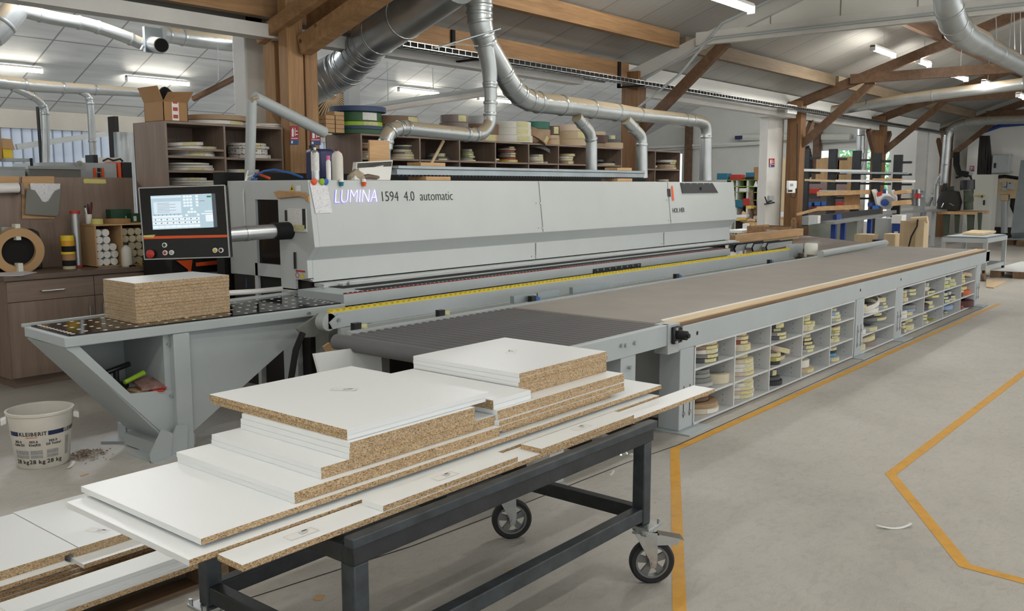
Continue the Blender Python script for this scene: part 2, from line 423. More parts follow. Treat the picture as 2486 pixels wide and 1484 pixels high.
for (ya, yb) in ((YRL, YL), (9.0, YRL)):
    q = [(-4, ya, lbz(ya)), (XE, ya, lbz(ya)), (XE, yb, lbz(yb)), (-4, yb, lbz(yb))]
    mb.hexa(q+[Vector(p)+Vector((0, 0, .1)) for p in q])
struct(mb, 'ceiling_left_bay', 'left_bay_ceiling', org=(0, 0, 0))
def lb(u, v, dz=0):      # point on the left-bay ceiling (far slope), dz below it
    d = ray(u, v); t = (LZ0+LS*LY0-dz-CZ)/(d.z+LS*d.y); return Vector((t*d.x, t*d.y, CZ+t*d.z))
# ---- walls
m, nt, b = nm('corrugated_sheet')     # translucent ribbed sheet, daylight behind
v = coords(nt); sp = N(nt, 'ShaderNodeSeparateXYZ'); nt.links.new(v, sp.inputs[0])
mu = N(nt, 'ShaderNodeMath', operation='MULTIPLY'); nt.links.new(sp.outputs['X'], mu.inputs[0]); mu.inputs[1].default_value = 4.5
f = N(nt, 'ShaderNodeMath', operation='FRACT'); nt.links.new(mu.outputs[0], f.inputs[0])
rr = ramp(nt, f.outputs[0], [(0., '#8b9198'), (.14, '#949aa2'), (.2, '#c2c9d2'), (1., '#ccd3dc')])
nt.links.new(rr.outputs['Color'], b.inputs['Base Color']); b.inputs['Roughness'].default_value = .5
tr = N(nt, 'ShaderNodeBsdfTranslucent'); nt.links.new(rr.outputs['Color'], tr.inputs['Color'])
ms = N(nt, 'ShaderNodeMixShader'); ms.inputs[0].default_value = .6
out = [n for n in nt.nodes if n.type == 'OUTPUT_MATERIAL'][0]
nt.links.new(b.outputs[0], ms.inputs[1]); nt.links.new(tr.outputs[0], ms.inputs[2]); nt.links.new(ms.outputs[0], out.inputs['Surface'])
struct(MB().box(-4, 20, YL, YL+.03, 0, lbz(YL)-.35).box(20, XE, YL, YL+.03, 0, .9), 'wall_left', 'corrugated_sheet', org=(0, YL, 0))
wf = MB()  # unseen window band, added to let daylight into the bay's far end
for q in range(7): xx = 20.05+q*(XE-20.1)/6; wf.box(xx-.05, xx+.05, YL, YL+.1, .9, lbz(YL)-.35)
wf.box(20, XE, YL+.001, YL+.099, .9, .98); o = struct(wf, 'window_added', 'white_plastic'); MB().box(20.05, XE-.05, YL+.04, YL+.05, .95, lbz(YL)-.35).build('window_pane', 'glass_clear', o)
struct(MB().box(-4.1, -4, -6, YR, 0, roofz(YR)-RS*(YR+6)).hexa([(-4.1, YR, 0), (-4, YR, 0), (-4, 9, 0), (-4.1, 9, 0), (-4.1, YR, roofz(YR)), (-4, YR, roofz(YR)), (-4, 9, roofz(9)), (-4.1, 9, roofz(9))]).box(-4.1, -4, 9, YL, 0, 3.3), 'wall_back', 'wall_white', org=(-4, 0, 0))
struct(MB().box(-4, XE, YL-.12, YL+.03, lbz(YL)-.35, lbz(YL)+.05), 'trim_1', 'plaster_grey')
# end wall with two windows
w1 = [px(1983, 366, XE), px(2080, 440, XE)]; w2 = [px(2092, 362, XE), px(2160, 462, XE)]
ya, yb_ = w1[0].y, w1[1].y; yc, yd = w2[0].y, w2[1].y; zt = max(w1[0].z, w2[0].z)+.05; z1 = w1[1].z; z2 = .35
w3a, w3b = px(1600, 366, XE).y, px(1660, 366, XE).y; z3b, z3t = .9, 3.1
mb = MB()
def gab(y): return roofz(y) if y < 9 else lbz(y)
cuts = sorted([-6, YR, 9.0, YRL, YL, ya, yb_, yc, yd, w3a, w3b]); 
for y0, y1 in zip(cuts, cuts[1:]):
    if y1-y0 < 1e-4: continue
    ym = (y0+y1)/2; segs = [(0, None)]
    if yb_ < ym < ya: segs = [(0, z1), (zt, None)]
    elif yd < ym < yc: segs = [(0, z2), (zt, None)]
    elif w3b < ym < w3a: segs = [(0, z3b), (z3t, None)]
    def gz(y): return (roofz(y) if y >= YR else roofz(YR)-RS*(YR-y)) if y <= 9.0001 else lbz(y)
    for a, b2 in segs:
        t0, t1 = (b2, b2) if b2 else (gz(y0+1e-5 if y0 == 9.0 else y0)+.1, gz(y1)+.1)
        mb.hexa([(XE, y0, a), (XE+.25, y0, a), (XE+.25, y1, a), (XE, y1, a), (XE, y0, t0), (XE+.25, y0, t0), (XE+.25, y1, t1), (XE, y1, t1)])
struct(mb, 'wall_end', 'wall_white', org=(XE, 0, 0))
def window(name, y0, y1, z0, z1_, muls):
    f = MB(); x0, x1 = XE+.02, XE+.14
    for a, b2, c, d in ((y0, y1, z0, z0+.08), (y0, y1, z1_-.08, z1_), (y0, y0+.08, z0+.08, z1_-.08), (y1-.08, y1, z0+.08, z1_-.08)): f.box(x0, x1, a, b2, c, d)
    for q in muls: f.box(x0, x1, q-.04, q+.04, z0+.08, z1_-.08)
    o = struct(f, name, 'white_plastic')
    MB().box(XE+.07, XE+.08, y0+.06, y1-.06, z0+.06, z1_-.06).build('window_pane', 'glass_clear', o)
    return o
window('window_1', yb_, ya, z1, zt, [(ya+yb_)/2]); window('window_2', yd, yc, z2, zt, [(yc+yd)/2]); window('window_3', w3b, w3a, z3b, z3t, [w3b+(w3a-w3b)*.45])
# trees seen through the end windows
m, nt, b = nm('foliage')
vo = N(nt, 'ShaderNodeTexVoronoi', Scale=9.); nt.links.new(coords(nt), vo.inputs['Vector'])
spc = N(nt, 'ShaderNodeSeparateColor'); nt.links.new(vo.outputs['Color'], spc.inputs[0])
rr = ramp(nt, spc.outputs[0], [(0., '#3f8a52'), (.4, '#6cbf7c'), (.8, '#a5e2ad'), (1., '#d4f2d6')])
nt.links.new(rr.outputs['Color'], b.inputs['Base Color']); b.inputs['Roughness'].default_value = .6
for k, (yy, rad, lab) in enumerate(((13.9, 1.6, 'bright green tree outside the wide end window'), (10.0, 1.5, 'bright green tree outside the tall end window beside the post'))):
    t = thing('tree', lab, 'tree', (XE+3.6, yy, 0), 'trees outside the end windows')
    mb = MB(); rnd = random.Random(k)
    for q in range(420):
        th, ph, rr_ = rnd.uniform(0, 6.28), math.acos(rnd.uniform(-1, 1)), rad*rnd.uniform(.7, 1.05)
        c = Vector((XE+3.6+rr_*.8*math.sin(ph)*math.cos(th), yy+rr_*math.sin(ph)*math.sin(th)*1.1, 2.4+rr_*1.15*math.cos(ph)))
        e1 = Vector((rnd.uniform(-1, 1), rnd.uniform(-1, 1), rnd.uniform(-1, 1))).normalized()*.22; e2 = e1.orthogonal().normalized()*.14
        mb.quad(c-e1, c+e2, c+e1, c-e2)
    mb.build('foliage', 'foliage', t)
    MB().tube([(XE+3.6, yy, 0), (XE+3.65, yy, 1.3), (XE+3.6, yy+.1, 2.4)], [.16, .12, .07], 8).build('trunk', 'timber_dark_z', t)
# ---- white steel beams and cladding over the post row
tag(MB().box(-4, 11.8, 8.22, 8.42, 3.29, 3.43).build('steel_beam', 'beam_white', org=(4, 8.3, 3.29)), 'long white steel beam over the bay with the brown shelves', 'beam', 'white beams over the post row')
tag(MB().box(13.45, 20.2, 8.22, 8.42, 3.24, 3.42).build('steel_beam', 'beam_white'), 'white beam above the rack bay beside the dark post', 'beam', 'white beams over the post row')
tag(MB().box(20.5, 26., 8.22, 8.42, 3.24, 3.42).build('steel_beam', 'beam_white'), 'white beam behind the knee brace beyond the wall meter post', 'beam', 'white beams over the post row')
struct(MB().box(13.4, 33, 8.45, 8.5, 3.48, 3.78), 'trim_2', 'wall_white'); struct(MB().box(-4, 13.2, 8.75, 8.8, 3.47, 3.8), 'trim_3', 'machine_shadow_grey')  # rear strip's dark grey holds the shade on the roof panels
# ---- purlins
def purlin(x0, x1, y, z0, z1, m, lab):
    tag(MB().box(x0, x1, y-.055, y+.055, z0, z1).build('roof_purlin', m, org=((x0+x1)/2, y, z0)), lab, 'purlin', 'roof purlins')
purlin(-4, 13.25, 8.37, 3.52, 3.76, 'timber', 'lowest timber purlin running above the cable tray')
purlin(-4, 13.25, 7.43, 3.925, 4.165, 'timber', 'second timber purlin from the eaves, ending at white truss')
purlin(13.45, 20.2, 7.43, 3.9, 4.13, 'timber_grey', 'dusty grey purlin between the white truss and the next truss')
purlin(20.4, 26, 7.43, 3.9, 4.13, 'timber_grey', 'dusty grey purlin behind the second brown truss')
purlin(26.2, 33, 7.43, 3.9, 4.13, 'timber_grey', 'short far purlin near the end wall')
purlin(13.45, 20.2, 5.3, 4.66, 4.9, 'timber_dark', 'reddish purlin carrying a strip light past the white truss')
purlin(20.4, 33, 5.3, 4.66, 4.9, 'timber_dark', 'reddish far purlin high beside the second brown truss')
# ---- posts
def post(x, w, y0, y1, ztop, m, lab): 
    return tag(MB().box(x-w/2, x+w/2, y0, y1, 0, ztop).build('timber_post', m, bev=.006), lab, 'post', 'timber posts in a row')
t1 = thing('timber_post', 'big triple timber post of orange pine with two red signs', 'post', (6.35, 8.15, 0), 'timber posts in a row')
for a, b2, y0, y1, zt_ in ((672, 698, 8.35, 8.55, 3.3), (703, 741, 8.0, 8.15, 3.88), (745, 775, 8.05, 8.4, 3.25)):
    xa, xb = py(a, 300, y0).x, py(b2, 300, y0).x; MB().box(xa, xb, y0, y1, 0, zt_).build('post_member', 'timber_z', t1, bev=.006)
xa, xb = py(690, 300, 8.3).x, py(745, 300, 8.3).x
MB().beam((xa-.1, 8.28, 2.45), (xb, 8.28, 2.75), .1, .16).build('spacer_block', 'timber', t1)
for x, m_, lab in ((13.33, 'timber_dark_z', 'dark timber post under the heel of the white truss'), (20.32, 'timber_dark_z', 'timber post carrying a white wall meter'), (26.16, 'timber_dark_z', 'timber post in front of the end window'), (33.2, 'timber_dark_z', 'farthest timber post near the end wall')):
    post(x, .3 if x > 14 else .26, 8.1, 8.42, 3.62, m_, lab)
# painted steel column beside the second bay
t = thing('steel_column', 'pale painted column with a red fire sign and socket', 'column', (19.2, 8.6, 0))
xa, xb = py(1857, 400, 8.6).x, py(1895, 400, 8.6).x
MB().box(xa, xb, 8.55, 8.75, 0, 3.3).build('column_shaft', 'beam_white', t, bev=.01); MB().box(xa-.15, xb+.15, 8.5, 8.8, 3.24, 3.32).build('head_plate', 'beam_white', t)
tag(MB().box(py(618, 200, 8.6).x, py(664, 200, 8.6).x, 8.75, 9.0, 0, 3.6).build('steel_column', 'beam_white', bev=.02), 'pale grey column left of the big triple post', 'column')
t = thing('steel_column', 'white painted column right of the cantilever rack', 'column', px(2245, 560, 30.5).xy.to_3d(), 'white columns')
a, b2 = px(2224, 420, 30.5), px(2249, 420, 30.5)
MB().box(30.4, 30.6, b2.y, a.y, 0, 3.5).build('column_shaft', 'beam_white', t)
t = thing('steel_column', 'grey white column behind the ducting elbow of the rack', 'column', px(2090, 560, 29).xy.to_3d(), 'white columns')
a, b2 = px(2080, 420, 29), px(2101, 420, 29)
MB().box(28.9, 29.1, b2.y, a.y, 0, 3.5).build('column_shaft', 'beam_white', t)
# ---- trusses
def truss(x, m, lab, white=False):
    t = thing('roof_truss', lab, 'truss', (x, 8.2, 3.5), 'roof trusses'); w = .12
    mw = 'beam_white' if white else m
    MB().beam((x, 8.45, 3.50), (x, YR, 5.86), w, .2).build('rafter', mw if white else m, t)
    MB().beam((x, YR, 5.86), (x, -5.5, 3.5), w, .2).build('rafter', mw if white else m, t)
    MB().beam((x-.1, 7.05, 4.02), (x-.1, -4., 4.02), .1, .2).build('tie_beam', mw if white else m, t)
    MB().beam((x+.02, 8.18, 2.62), (x+.02, 6.6, 3.96), .1, .16).build('brace', m, t)
    if white:
        MB().prism([(x+.03, 6.75, 4.1), (x+.03, YR, 5.8), (x+.03, -3.8, 4.1)], (.04, 0, 0)).build('infill_panel', 'wall_white', t)
        for q in range(9):
            yy = 5.9-q*1.05; MB().box(x+.022, x+.03, yy-.006, yy+.006, 4.12, min(5.7, 4.1+.34*(6.7-yy), 4.1+.34*(yy+3.8))).build('panel_joint', 'machine_shadow_grey', t)
        MB().tube([(x-.18, 8.0, 3.45), (x-.18, 6.72, 4.0), (x-.18, -4, 4.0)], .022, 8).build('conduit', 'steel_grey_paint', t)
        MB().tube([(x-.2, 8.1, 2.98), (x-.18, 7.3, 3.5), (x-.16, 6.6, 4.22), (x-.16, 2.5, 5.55)], .022, 8).build('conduit', 'steel_grey_paint', t)
    return t
truss(13.33, 'timber_dark', 'white panelled truss carrying grey conduits', True)
truss(20.32, 'timber_dark', 'reddish brown truss above the post with the wall meter')
truss(26.16, 'timber_dark', 'reddish brown truss above the post before the window')
truss(33.0, 'timber_dark', 'farthest brown truss against the end wall')
# first truss over the big post
t = thing('roof_truss', 'orange pine truss with a heavy brace above the big post', 'truss', (6.4, 8, 3.1), 'roof trusses')
MB().beam(px(738, 112, 6.25), px(975, -52, 6.25), .14, .2).build('brace', 'timber', t, bev=.004)
MB().prism([px(744, 28, 6.42), px(744, 110, 6.42), px(930, -20, 6.42), px(930, -60, 6.42), px(800, -30, 6.42)], (.03, 0, 0)).build('gusset_plate', 'timber', t)
MB().beam(px(630, 92, 6.05), px(800, -32, 6.05), .1, .15).build('rafter', 'timber', t, bev=.004)
# knee braces along the row
def knee(xp, sgn, l, lab):
    tag(MB().beam((xp+sgn*.12, 8.26, 2.35), (xp+sgn*l, 8.26, 3.22), .1, .14).build('knee_brace', 'timber_dark'), lab, 'brace', 'knee braces along the post row')
knee(20.32, 1, .9, 'short knee brace right of the post with wall meter')
knee(26.16, -1, .95, 'knee brace left of the post before the window'); knee(26.16, 1, .9, 'knee brace right of the post before the window')
knee(33.2, -1, 1.1, 'farthest knee brace near the end wall')
# ---- cable tray
t = thing('cable_tray', 'long wire cable tray full of black cables under the purlins', 'cable tray', (10, 7.95, 3.36))
mb = MB(); x0, x1 = 7.6, 32.
for yy, zz in ((7.86, 3.36), (8.06, 3.36), (7.86, 3.42), (8.06, 3.42), (7.96, 3.355)): mb.beam((x0, yy, zz), (x1, yy, zz), .008, .008)
x = x0
while x < x1:
    mb.box(x, x+.008, 7.86, 8.06, 3.352, 3.36); mb.box(x, x+.008, 7.856, 7.864, 3.36, 3.42); x += .12
mb.build('wire_basket', 'zinc', t)
mb = MB(); rnd = random.Random(3)
for q in range(14):
    yy = 7.875+.0125*q; ph = rnd.uniform(0, 6)
    mb.tube([(x0+i*1.3, yy+.012*math.sin(i*1.1+ph), 3.378+.012*math.sin(i*1.7+ph)+.014*(q % 4)) for i in range(20)], .013, 6)
mb.build('cables', 'core_dark', t)
for q in (8.9, 12.9):
    MB().box(q, q+.06, 7.82, 8.32, 3.33, 3.35).box(q, q+.06, 8.28, 8.32, 3.33, 3.75).build('bracket', 'black_matt', t)
# ================================================================ EDGEBANDING MACHINE
XM, XR = 4.633, 12.2
mach = thing('edgebanding_machine', 'long grey edge banding machine with glowing purple lettering on its hood', 'machine', (8.4, 6.4, 0))
# hood profile (y, z): top, fold, recess, lower panel
prof = [(7.05, 1.785), (5.86, 1.789), (5.796, 1.256), (5.90, 1.145), (5.892, .965), (7.05, .965)]
mb = MB()
pl = [(XM+.02, y, z) for y, z in prof]
mb.prism(pl, (XR-XM-.02, 0, 0))
# cut the lower left corner by a dark return, keep hood proper
hood = mb.build('hood', 'machine_grey', mach, bev=.004)
# grey recess band under the fold (unlit sloped face keeps the paint), edge seams
for u0, u1, v0, v1 in ((1307, 1316, 440, 548), (1620, 1629, 440, 534)):
    a = py(u0, v0, 5.86); sm = MB(); sm.beam((a.x, 5.856, 1.785), (a.x+.0, 5.793, 1.26), .004, .004, (1, 0, 0))
    sm.build('panel_seam', 'machine_shadow_grey', mach)
    MB().box(a.x-.002, a.x+.002, 5.888, 5.896, .97, 1.14).build('panel_seam', 'machine_shadow_grey', mach)
sc = MB()
for xx in (py(1307, 500, 5.83).x, py(1622, 500, 5.83).x):
    for zz in (1.56, 1.30):
        for dx in (-.03, .03): 
            yy = 5.86-(1.789-zz)/(1.789-1.256)*.064; sc.cyl((xx+dx, yy+.002, zz), (xx+dx, yy-.006, zz), .009, 8)
    for dx in (-.03, .03): sc.cyl((xx+dx, 5.90, 1.0), (xx+dx, 5.888, 1.0), .009, 8)
sc.build('panel_screws', 'zinc', mach)
# left end frame: sheet with openings (plane x = XM)
def ep(y0, y1, z0, z1, m='machine_grey', nme='end_frame', th=.04): return MB().box(XM-th, XM+.015, y0, y1, z0, z1)
ef = MB(); xx0, xx1 = XM-.03, XM+.02
pf = [(6.575, 1.781), (5.862, 1.788), (5.798, 1.256), (5.902, 1.145), (5.894, 1.0), (5.97, .985), (6.06, .98), (6.06, .89), (6.25, .89), (6.26, 1.628), (6.575, 1.628)]
ef.prism([(xx0, y, z) for y, z in pf][::-1], (xx1-xx0, 0, 0))
ef.box(xx0, xx1, 6.25, 6.61, .98, 1.087); ef.box(xx0, xx1, 6.575, 6.62, .0, 1.781)
ef.box(xx0, xx1, 6.06, 6.25, 0., .9)
ef.build('end_frame', 'machine_grey', mach)
MB().box(XM-.005, XM+.03, 6.24, 6.59, 1.07, 1.64).build('end_window', 'black_glass', mach)
MB().box(XM-.005, XM+.03, 6.05, 6.6, .5, .99).build('dark_opening', 'black_matt', mach)
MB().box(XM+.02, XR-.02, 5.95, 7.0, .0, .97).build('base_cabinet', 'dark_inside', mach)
# slot and stickers on the end
MB().tube([(XM-.032, 6.052, 1.07), (XM-.032, 6.052, 1.205)], .014, 10).build('slot', 'black_plastic', mach)
st = MB().quad((XM-.032, 6.05, 1.045), (XM-.032, 5.93, 1.045), (XM-.032, 5.93, 1.06), (XM-.032, 6.05, 1.06)).build('warning_sticker', 'red', mach)
s2 = MB()
a = (XM-.0325, 5.965, .995); s2.prism([(XM-.0325, 5.93, .995), (XM-.0325, 6.0-.005, .995), (XM-.0325, 5.962, 1.04)], (-.0008, 0, 0))
s2.build('warning_triangle', 'yellow', mach)
MB().ring((XM-.0325, 6.03, 1.017), .024, .019, .001, 20, 0, (-1, 0, 0)).build('prohibition_ring', 'red', mach)
MB().prism([(XM-.0325, 6.10, 1.70), (XM-.0325, 6.03, 1.70), (XM-.0325, 6.065, 1.76)][::-1], (-.0008, 0, 0)).build('warning_triangle', 'yellow', mach)
MB().prism([(XM-.0333, 6.08, 1.71), (XM-.0333, 6.05, 1.71), (XM-.0333, 6.065, 1.74)][::-1], (-.0004, 0, 0)).build('triangle_mark', 'ink', mach)
MB().quad((XM-.032, 6.01, 1.70), (XM-.032, 5.95, 1.70), (XM-.032, 5.95, 1.745), (XM-.032, 6.01, 1.745)).build('pictogram', 'white_plastic', mach)
# white retaining rod and pressure beam under the hood
MB().box(XM+.05, XR+.02, 5.80, 5.92, .925, .955).box(XM+.2, XR, 5.74, 5.80, .93, .945).build('pressure_beam', 'machine_grey', mach)
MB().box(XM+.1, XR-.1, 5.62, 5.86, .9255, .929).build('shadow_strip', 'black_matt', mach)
for k, (u, v) in enumerate(((757, 680), (783, 690), (784, 704), (845, 687))):
    p = py(u, v, 5.74); MB().cyl(p, p+Vector((0, -.03, 0)), .014, 10).build('pressure_bolt', 'zinc', mach)
# window in the hood at the right end
a, b2 = py(1652, 443, 5.86), py(1742, 474, 5.84)
def hd(x, z, o=.003): return Vector((x, 5.86-(1.789-z)/(1.789-1.256)*.064-o, z))
zt_, zb_ = 1.775, 1.64
xa, xb = py(1651, 445, 5.855).x, py(1729, 443, 5.855).x; xc, xd = py(1655, 474, 5.845).x, py(1742, 471, 5.845).x
vw = MB().prism([hd(xa, zt_), hd(xc, zb_), hd(xd, zb_), hd(xb, zt_)], (0, -.006, 0)).build('viewing_window', 'black_plastic', mach)
MB().cyl(hd((xc+xd)/2, 1.70, .009), hd((xc+xd)/2, 1.70, .016), .022, 12).build('knob', 'black_matt', vw)
mb = MB()
for q in range(5): x = xa+(xb-xa)*(.1+.2*q); mb.cyl(hd(x, 1.765, .008), hd(x, 1.765, .014), .008, 8)
mb.build('rivets', 'zinc', vw)
# logo mark: orange arrow with black block, lettering beneath
xl = py(1638, 480, 5.82).x
MB().prism([hd(xl-.05, 1.55), hd(xl+.0, 1.55), hd(xl+.0, 1.72), hd(xl-.02, 1.745), hd(xl-.05, 1.72)], (0, -.0015, 0)).build('logo_arrow', 'orange', mach)
MB().prism([hd(xl-.155, 1.60), hd(xl-.075, 1.60), hd(xl-.075, 1.70), hd(xl-.155, 1.70)], (0, -.0015, 0)).build('logo_block', 'ink', mach)
nh = Vector((0, -1, -.12)).normalized(); upv = Vector((0, .12, 1))
text('HOL HER', .085, 'ink', hd(py(1631, 515, 5.82).x, py(1640, 516, 5.82).z), (1, 0, 0), upv, mach, spx=.95, sx=.95)
lx = py(812, 490, 5.82).x
zL = py(815, 494, 5.82).z
lt = text('LUMINA', .168, 'led_white', hd(lx, zL), (1, 0, 0), upv, mach, 'glowing_lettering', .004, shear=.28, ext=.002, sx=.78, offset=-.006)
lt2 = text('LUMINA', .172, 'led_violet', hd(lx-.006, zL-.004), (1, 0, 0), upv, mach, 'lettering_glow', .001, shear=.28, ext=.0005, sx=.785, offset=-.004)
tx = py(927, 490, 5.82).x
o = text('1594  4.0  automatic', .125, 'ink', hd(tx, py(927, 489, 5.82).z), (1, 0, 0), upv, mach, sx=.88, offset=-.0015)
# pinned note with magnets
n0, n1 = py(753, 440, 5.86), py(800, 515, 5.84)
nt_ = thing('notice_sheet', 'white printed sheet pinned to the left end of the machine hood', 'paper', hd(n0.x, 1.5))
MB().prism([hd(py(u, v, 5.84).x, z_, .004) for u, v, z_ in ((754, 447, 1.77), (763, 513, 1.525), (804, 513, 1.525), (796, 447, 1.77))], (0, -.001, 0)).build('sheet', 'print_lines', nt_)
for k, (u, v, mm, lab) in enumerate(((762, 437, 'orange', 'round orange magnet'), (781, 438, 'green_lime', 'round green magnet'), (790, 438, 'blue', 'round blue magnet'))):
    p = hd(py(u, v, 5.85).x, 1.775, .006)
    tag(MB().lathe(p, [(.0, 0), (.026, 0), (.028, .008), (.02, .016), (0, .018)], 16, ax=nh).build('magnet', mm), lab+' holding the printed sheet on the machine hood', 'magnet', 'magnets on the hood')
for k, (u, mm, lab) in enumerate(((827, 'teal', 'tiny white and teal cup shaped clip on hood'), (882, 'orange', 'tiny white and orange cup shaped clip on hood'))):
    p = hd(py(u, 445, 5.85).x, 1.74, .004); t = thing('hood_clip', lab, 'clip', p, 'small clips on the hood')
    MB().cyl(p+Vector((0, -.008, 0)), p+Vector((0, -.008, .035)), .016, 10, .022).build('cup', mm, t); MB().cyl(p+Vector((0, -.008, .035)), p+Vector((0, -.008, .06)), .022, 10, .015).build('lid', 'white_plastic', t)
# whiteboard checklist with marker
t = thing('checklist_board', 'small handwritten checklist board stuck to the machine end panel', 'board', (XM-.04, 6.0, 1.39))
MB().box(XM-.045, XM-.03, 5.885, 6.12, 1.375, 1.56).build('board', 'white_note', t)
MB().box(XM-.047, XM-.044, 5.885, 5.925, 1.40, 1.56).build('dark_strip', 'ink', t); MB().box(XM-.048, XM-.044, 5.90, 6.04, 1.385, 1.43).build('yellow_note', 'yellow_note', t)
t = thing('marker_pen', 'black and white marker clipped beside the checklist board', 'pen', (XM-.05, 6.135, 1.36))
MB().cyl((XM-.045, 6.135, 1.36), (XM-.045, 6.135, 1.455), .011, 10).build('barrel', 'white_plastic', t); MB().cyl((XM-.045, 6.135, 1.455), (XM-.045, 6.135, 1.545), .012, 10).build('cap', 'black_plastic', t)
# corner bracket of wood (push stick)
pts = [px(667, 466, XM-.04), px(677, 482, XM-.04), px(729, 477, XM-.04), px(742, 481, XM-.04), px(747, 490, XM-.04), px(753, 491, XM-.04), px(752, 477, XM-.04), px(742, 468, XM-.04), px(680, 463, XM-.04)]
tag(MB().prism(pts, (-.016, 0, 0)).build('push_stick', 'chopping_wood', bev=.003), 'curved wooden push stick hanging on the machine end above dark window', 'push stick')
# cable and pneumatic lines along a pole
pl_ = thing('cable_pole', 'tall grey conduit pole with blue hoses beside the machine end', 'pole', py(600, 700, 6.9).xy.to_3d())
MB().tube([py(603, 700, 6.9).xy.to_3d(), py(606, 440, 6.9), py(611, 244, 6.9)], .045, 14).build('conduit', 'steel_grey_paint', pl_)
a0, a1 = py(611, 244, 6.9), py(788, 322, 6.9)
MB().tube([py(617, 236, 6.9), a1], .052, 16).build('swing_arm', 'steel_grey_paint', pl_)
MB().tube([py(611, 250, 6.88), py(614, 238, 6.86), py(626, 236, 6.86)], .02, 8).build('cable_bundle', 'cloth', pl_)
mb = MB()
for k in range(4):
    mb.tube([py(599+k*3, 700, 6.82), py(600+k*3, 560, 6.82), py(603+k*3, 460, 6.82), py(612+k*4, 432, 6.8)], .007, 6)
mb.build('hoses', 'cable_blue', pl_)
MB().ring(py(606, 498, 6.9), .062, .046, .02).build('strap', 'black_matt', pl_); MB().ring(py(604, 654, 6.9), .062, .046, .02).build('strap', 'black_matt', pl_)
tag(MB().tube([py(615, 428, 6.8), py(640, 416, 6.7), py(665, 412, 6.6), py(705, 420, 6.5), py(735, 431, 6.4)], .01, 8).build('air_hose', 'cable_blue'), 'blue air hose arching over the left end of the machine', 'hose')
tag(MB().tube([py(623, 421, 6.85), py(655, 433, 6.7)], .012, 8).build('orange_hose', 'orange'), 'short orange hose at the top left of the machine', 'hose')
tag(MB().tube([py(594, 445, 6.8), py(602, 415, 6.8), py(618, 424, 6.8), py(600, 430, 6.8), py(591, 470, 6.8), py(596, 560, 6.8), py(612, 612, 6.8)], .006, 6).build('cable', 'white_plastic'), 'thin white cable looped round the grey conduit pole', 'cable')
tag(MB().box(XM-.02, XR-.4, 7.08, 7.2, 0, 1.86).build('rear_guard', 'black_matt'), 'black rear panel standing up behind the machine hood', 'panel')
# extraction stub to the left: bellows and silver pipe to the control panel
t = thing('panel_boom', 'silver horizontal arm with black bellows carrying the control panel', 'arm', px(630, 575, XM-.3))
pA, pB = px(706, 562, XM-.02), px(664, 567, XM-.32)
mb = MB(); k = 9; pts = []; rs = []
pA = px(704, 560, XM-.03); pB = py(663, 562, pA.y-.01); pC = py(545, 571, pA.y-.02)
for i in range(k*2+1):
    pts.append(pA.lerp(pB, i/(k*2))); rs.append(.058 if i % 2 else .072)
mb.tube(pts, rs, 20).build('bellows', 'rubber', t)
MB().tube([pB, pC], .058, 20).build('pipe', 'alu', t)
MB().ring(pB.lerp(pC, .55), .062, .055, .03, 24, 0, (pC-pB)).build('clamp_ring', 'zinc', t)
# ---- control panel
cpl = thing('control_panel', 'black control panel with lit touch screen, orange stripe and round buttons', 'control panel', pz(445, 632, 1.05))
# plane through four measured corners at a nearly constant depth
base = Vector((pC.x, pC.y, CZ)); nrm = Vector((-_fw.x, -_fw.y, 0)).normalized(); nrm = (nrm+Vector((-.10, .08, .1))).normalized()
p0 = pC+nrm*.09
def cp(u, v, off=0.):
    d = ray(u, v); o = Vector((0, 0, CZ)); t = (p0+nrm*off-o).dot(nrm)/d.dot(nrm); return o+d*t
q = [cp(338, 457), cp(546, 450), cp(558, 624), cp(352, 630)]
MB().prism(q[::-1], -nrm*.06).build('housing', 'black_plastic', cpl, bev=.006)
mb = MB()
for i in range(4): mb.beam(q[i]+nrm*.002, q[(i+1) % 4]+nrm*.002, .008, .012, nrm)
mb.build('trim_frame', 'alu', cpl)
def panel(us, off, nme, m_, th=.002, par=cpl): return MB().prism([cp(u, v, off) for u, v in us][::-1], -nrm*th).build(nme, m_, par)
panel([(340, 460), (544, 453), (553, 569), (347, 579)], .002, 'screen_glass', 'black_glass')
m_, nt, b = nm('screen')   # lit user interface
b.inputs['Roughness'].default_value = .1
b.inputs['Base Color'].default_value = (*lin('#a9c0cc'), 1); b.inputs['Emission Color'].default_value = (*lin('#b4cdda'), 1); b.inputs['Emission Strength'].default_value = .32
for k_, c_ in (('scr_white', '#e4eef6'), ('scr_grey', '#8fa0a8'), ('scr_dark', '#4a5158'), ('scr_green', '#2f7d4a'), ('scr_list', '#cfe0ee')):
    mat(k_, c_, .2, emit=.32)
scr = panel([(365, 476), (513, 470), (519, 552), (371, 558)], .0045, 'screen', 'screen')
panel([(513, 470), (522, 470), (528, 551), (519, 552)], .0045, 'screen_sidebar', 'scr_dark', par=scr)
def sp(fx, fy):   # fraction of the screen area
    a = Vector((365, 476)).lerp(Vector((513, 470)), fx); b_ = Vector((371, 558)).lerp(Vector((519, 552)), fx); return tuple(a.lerp(b_, fy))
def sq(x0, x1, y0, y1, m_, nme, mb): mb.prism([cp(*sp(x, y), .0055) for x, y in ((x0, y0), (x1, y0), (x1, y1), (x0, y1))][::-1], -nrm*.0008)
mb = MB(); sq(.04, .49, .19, .54, 0, '', mb); sq(.01, .5, .03, .08, 0, '', mb); mb.build('list_area', 'scr_list', scr)
def sbtn(x0, x1, y0, y1, m__='scr_white', nme='screen_button'):
    mb = MB(); sq(x0, x1, y0, y1, 0, '', mb); return mb.build(nme, m__, scr)
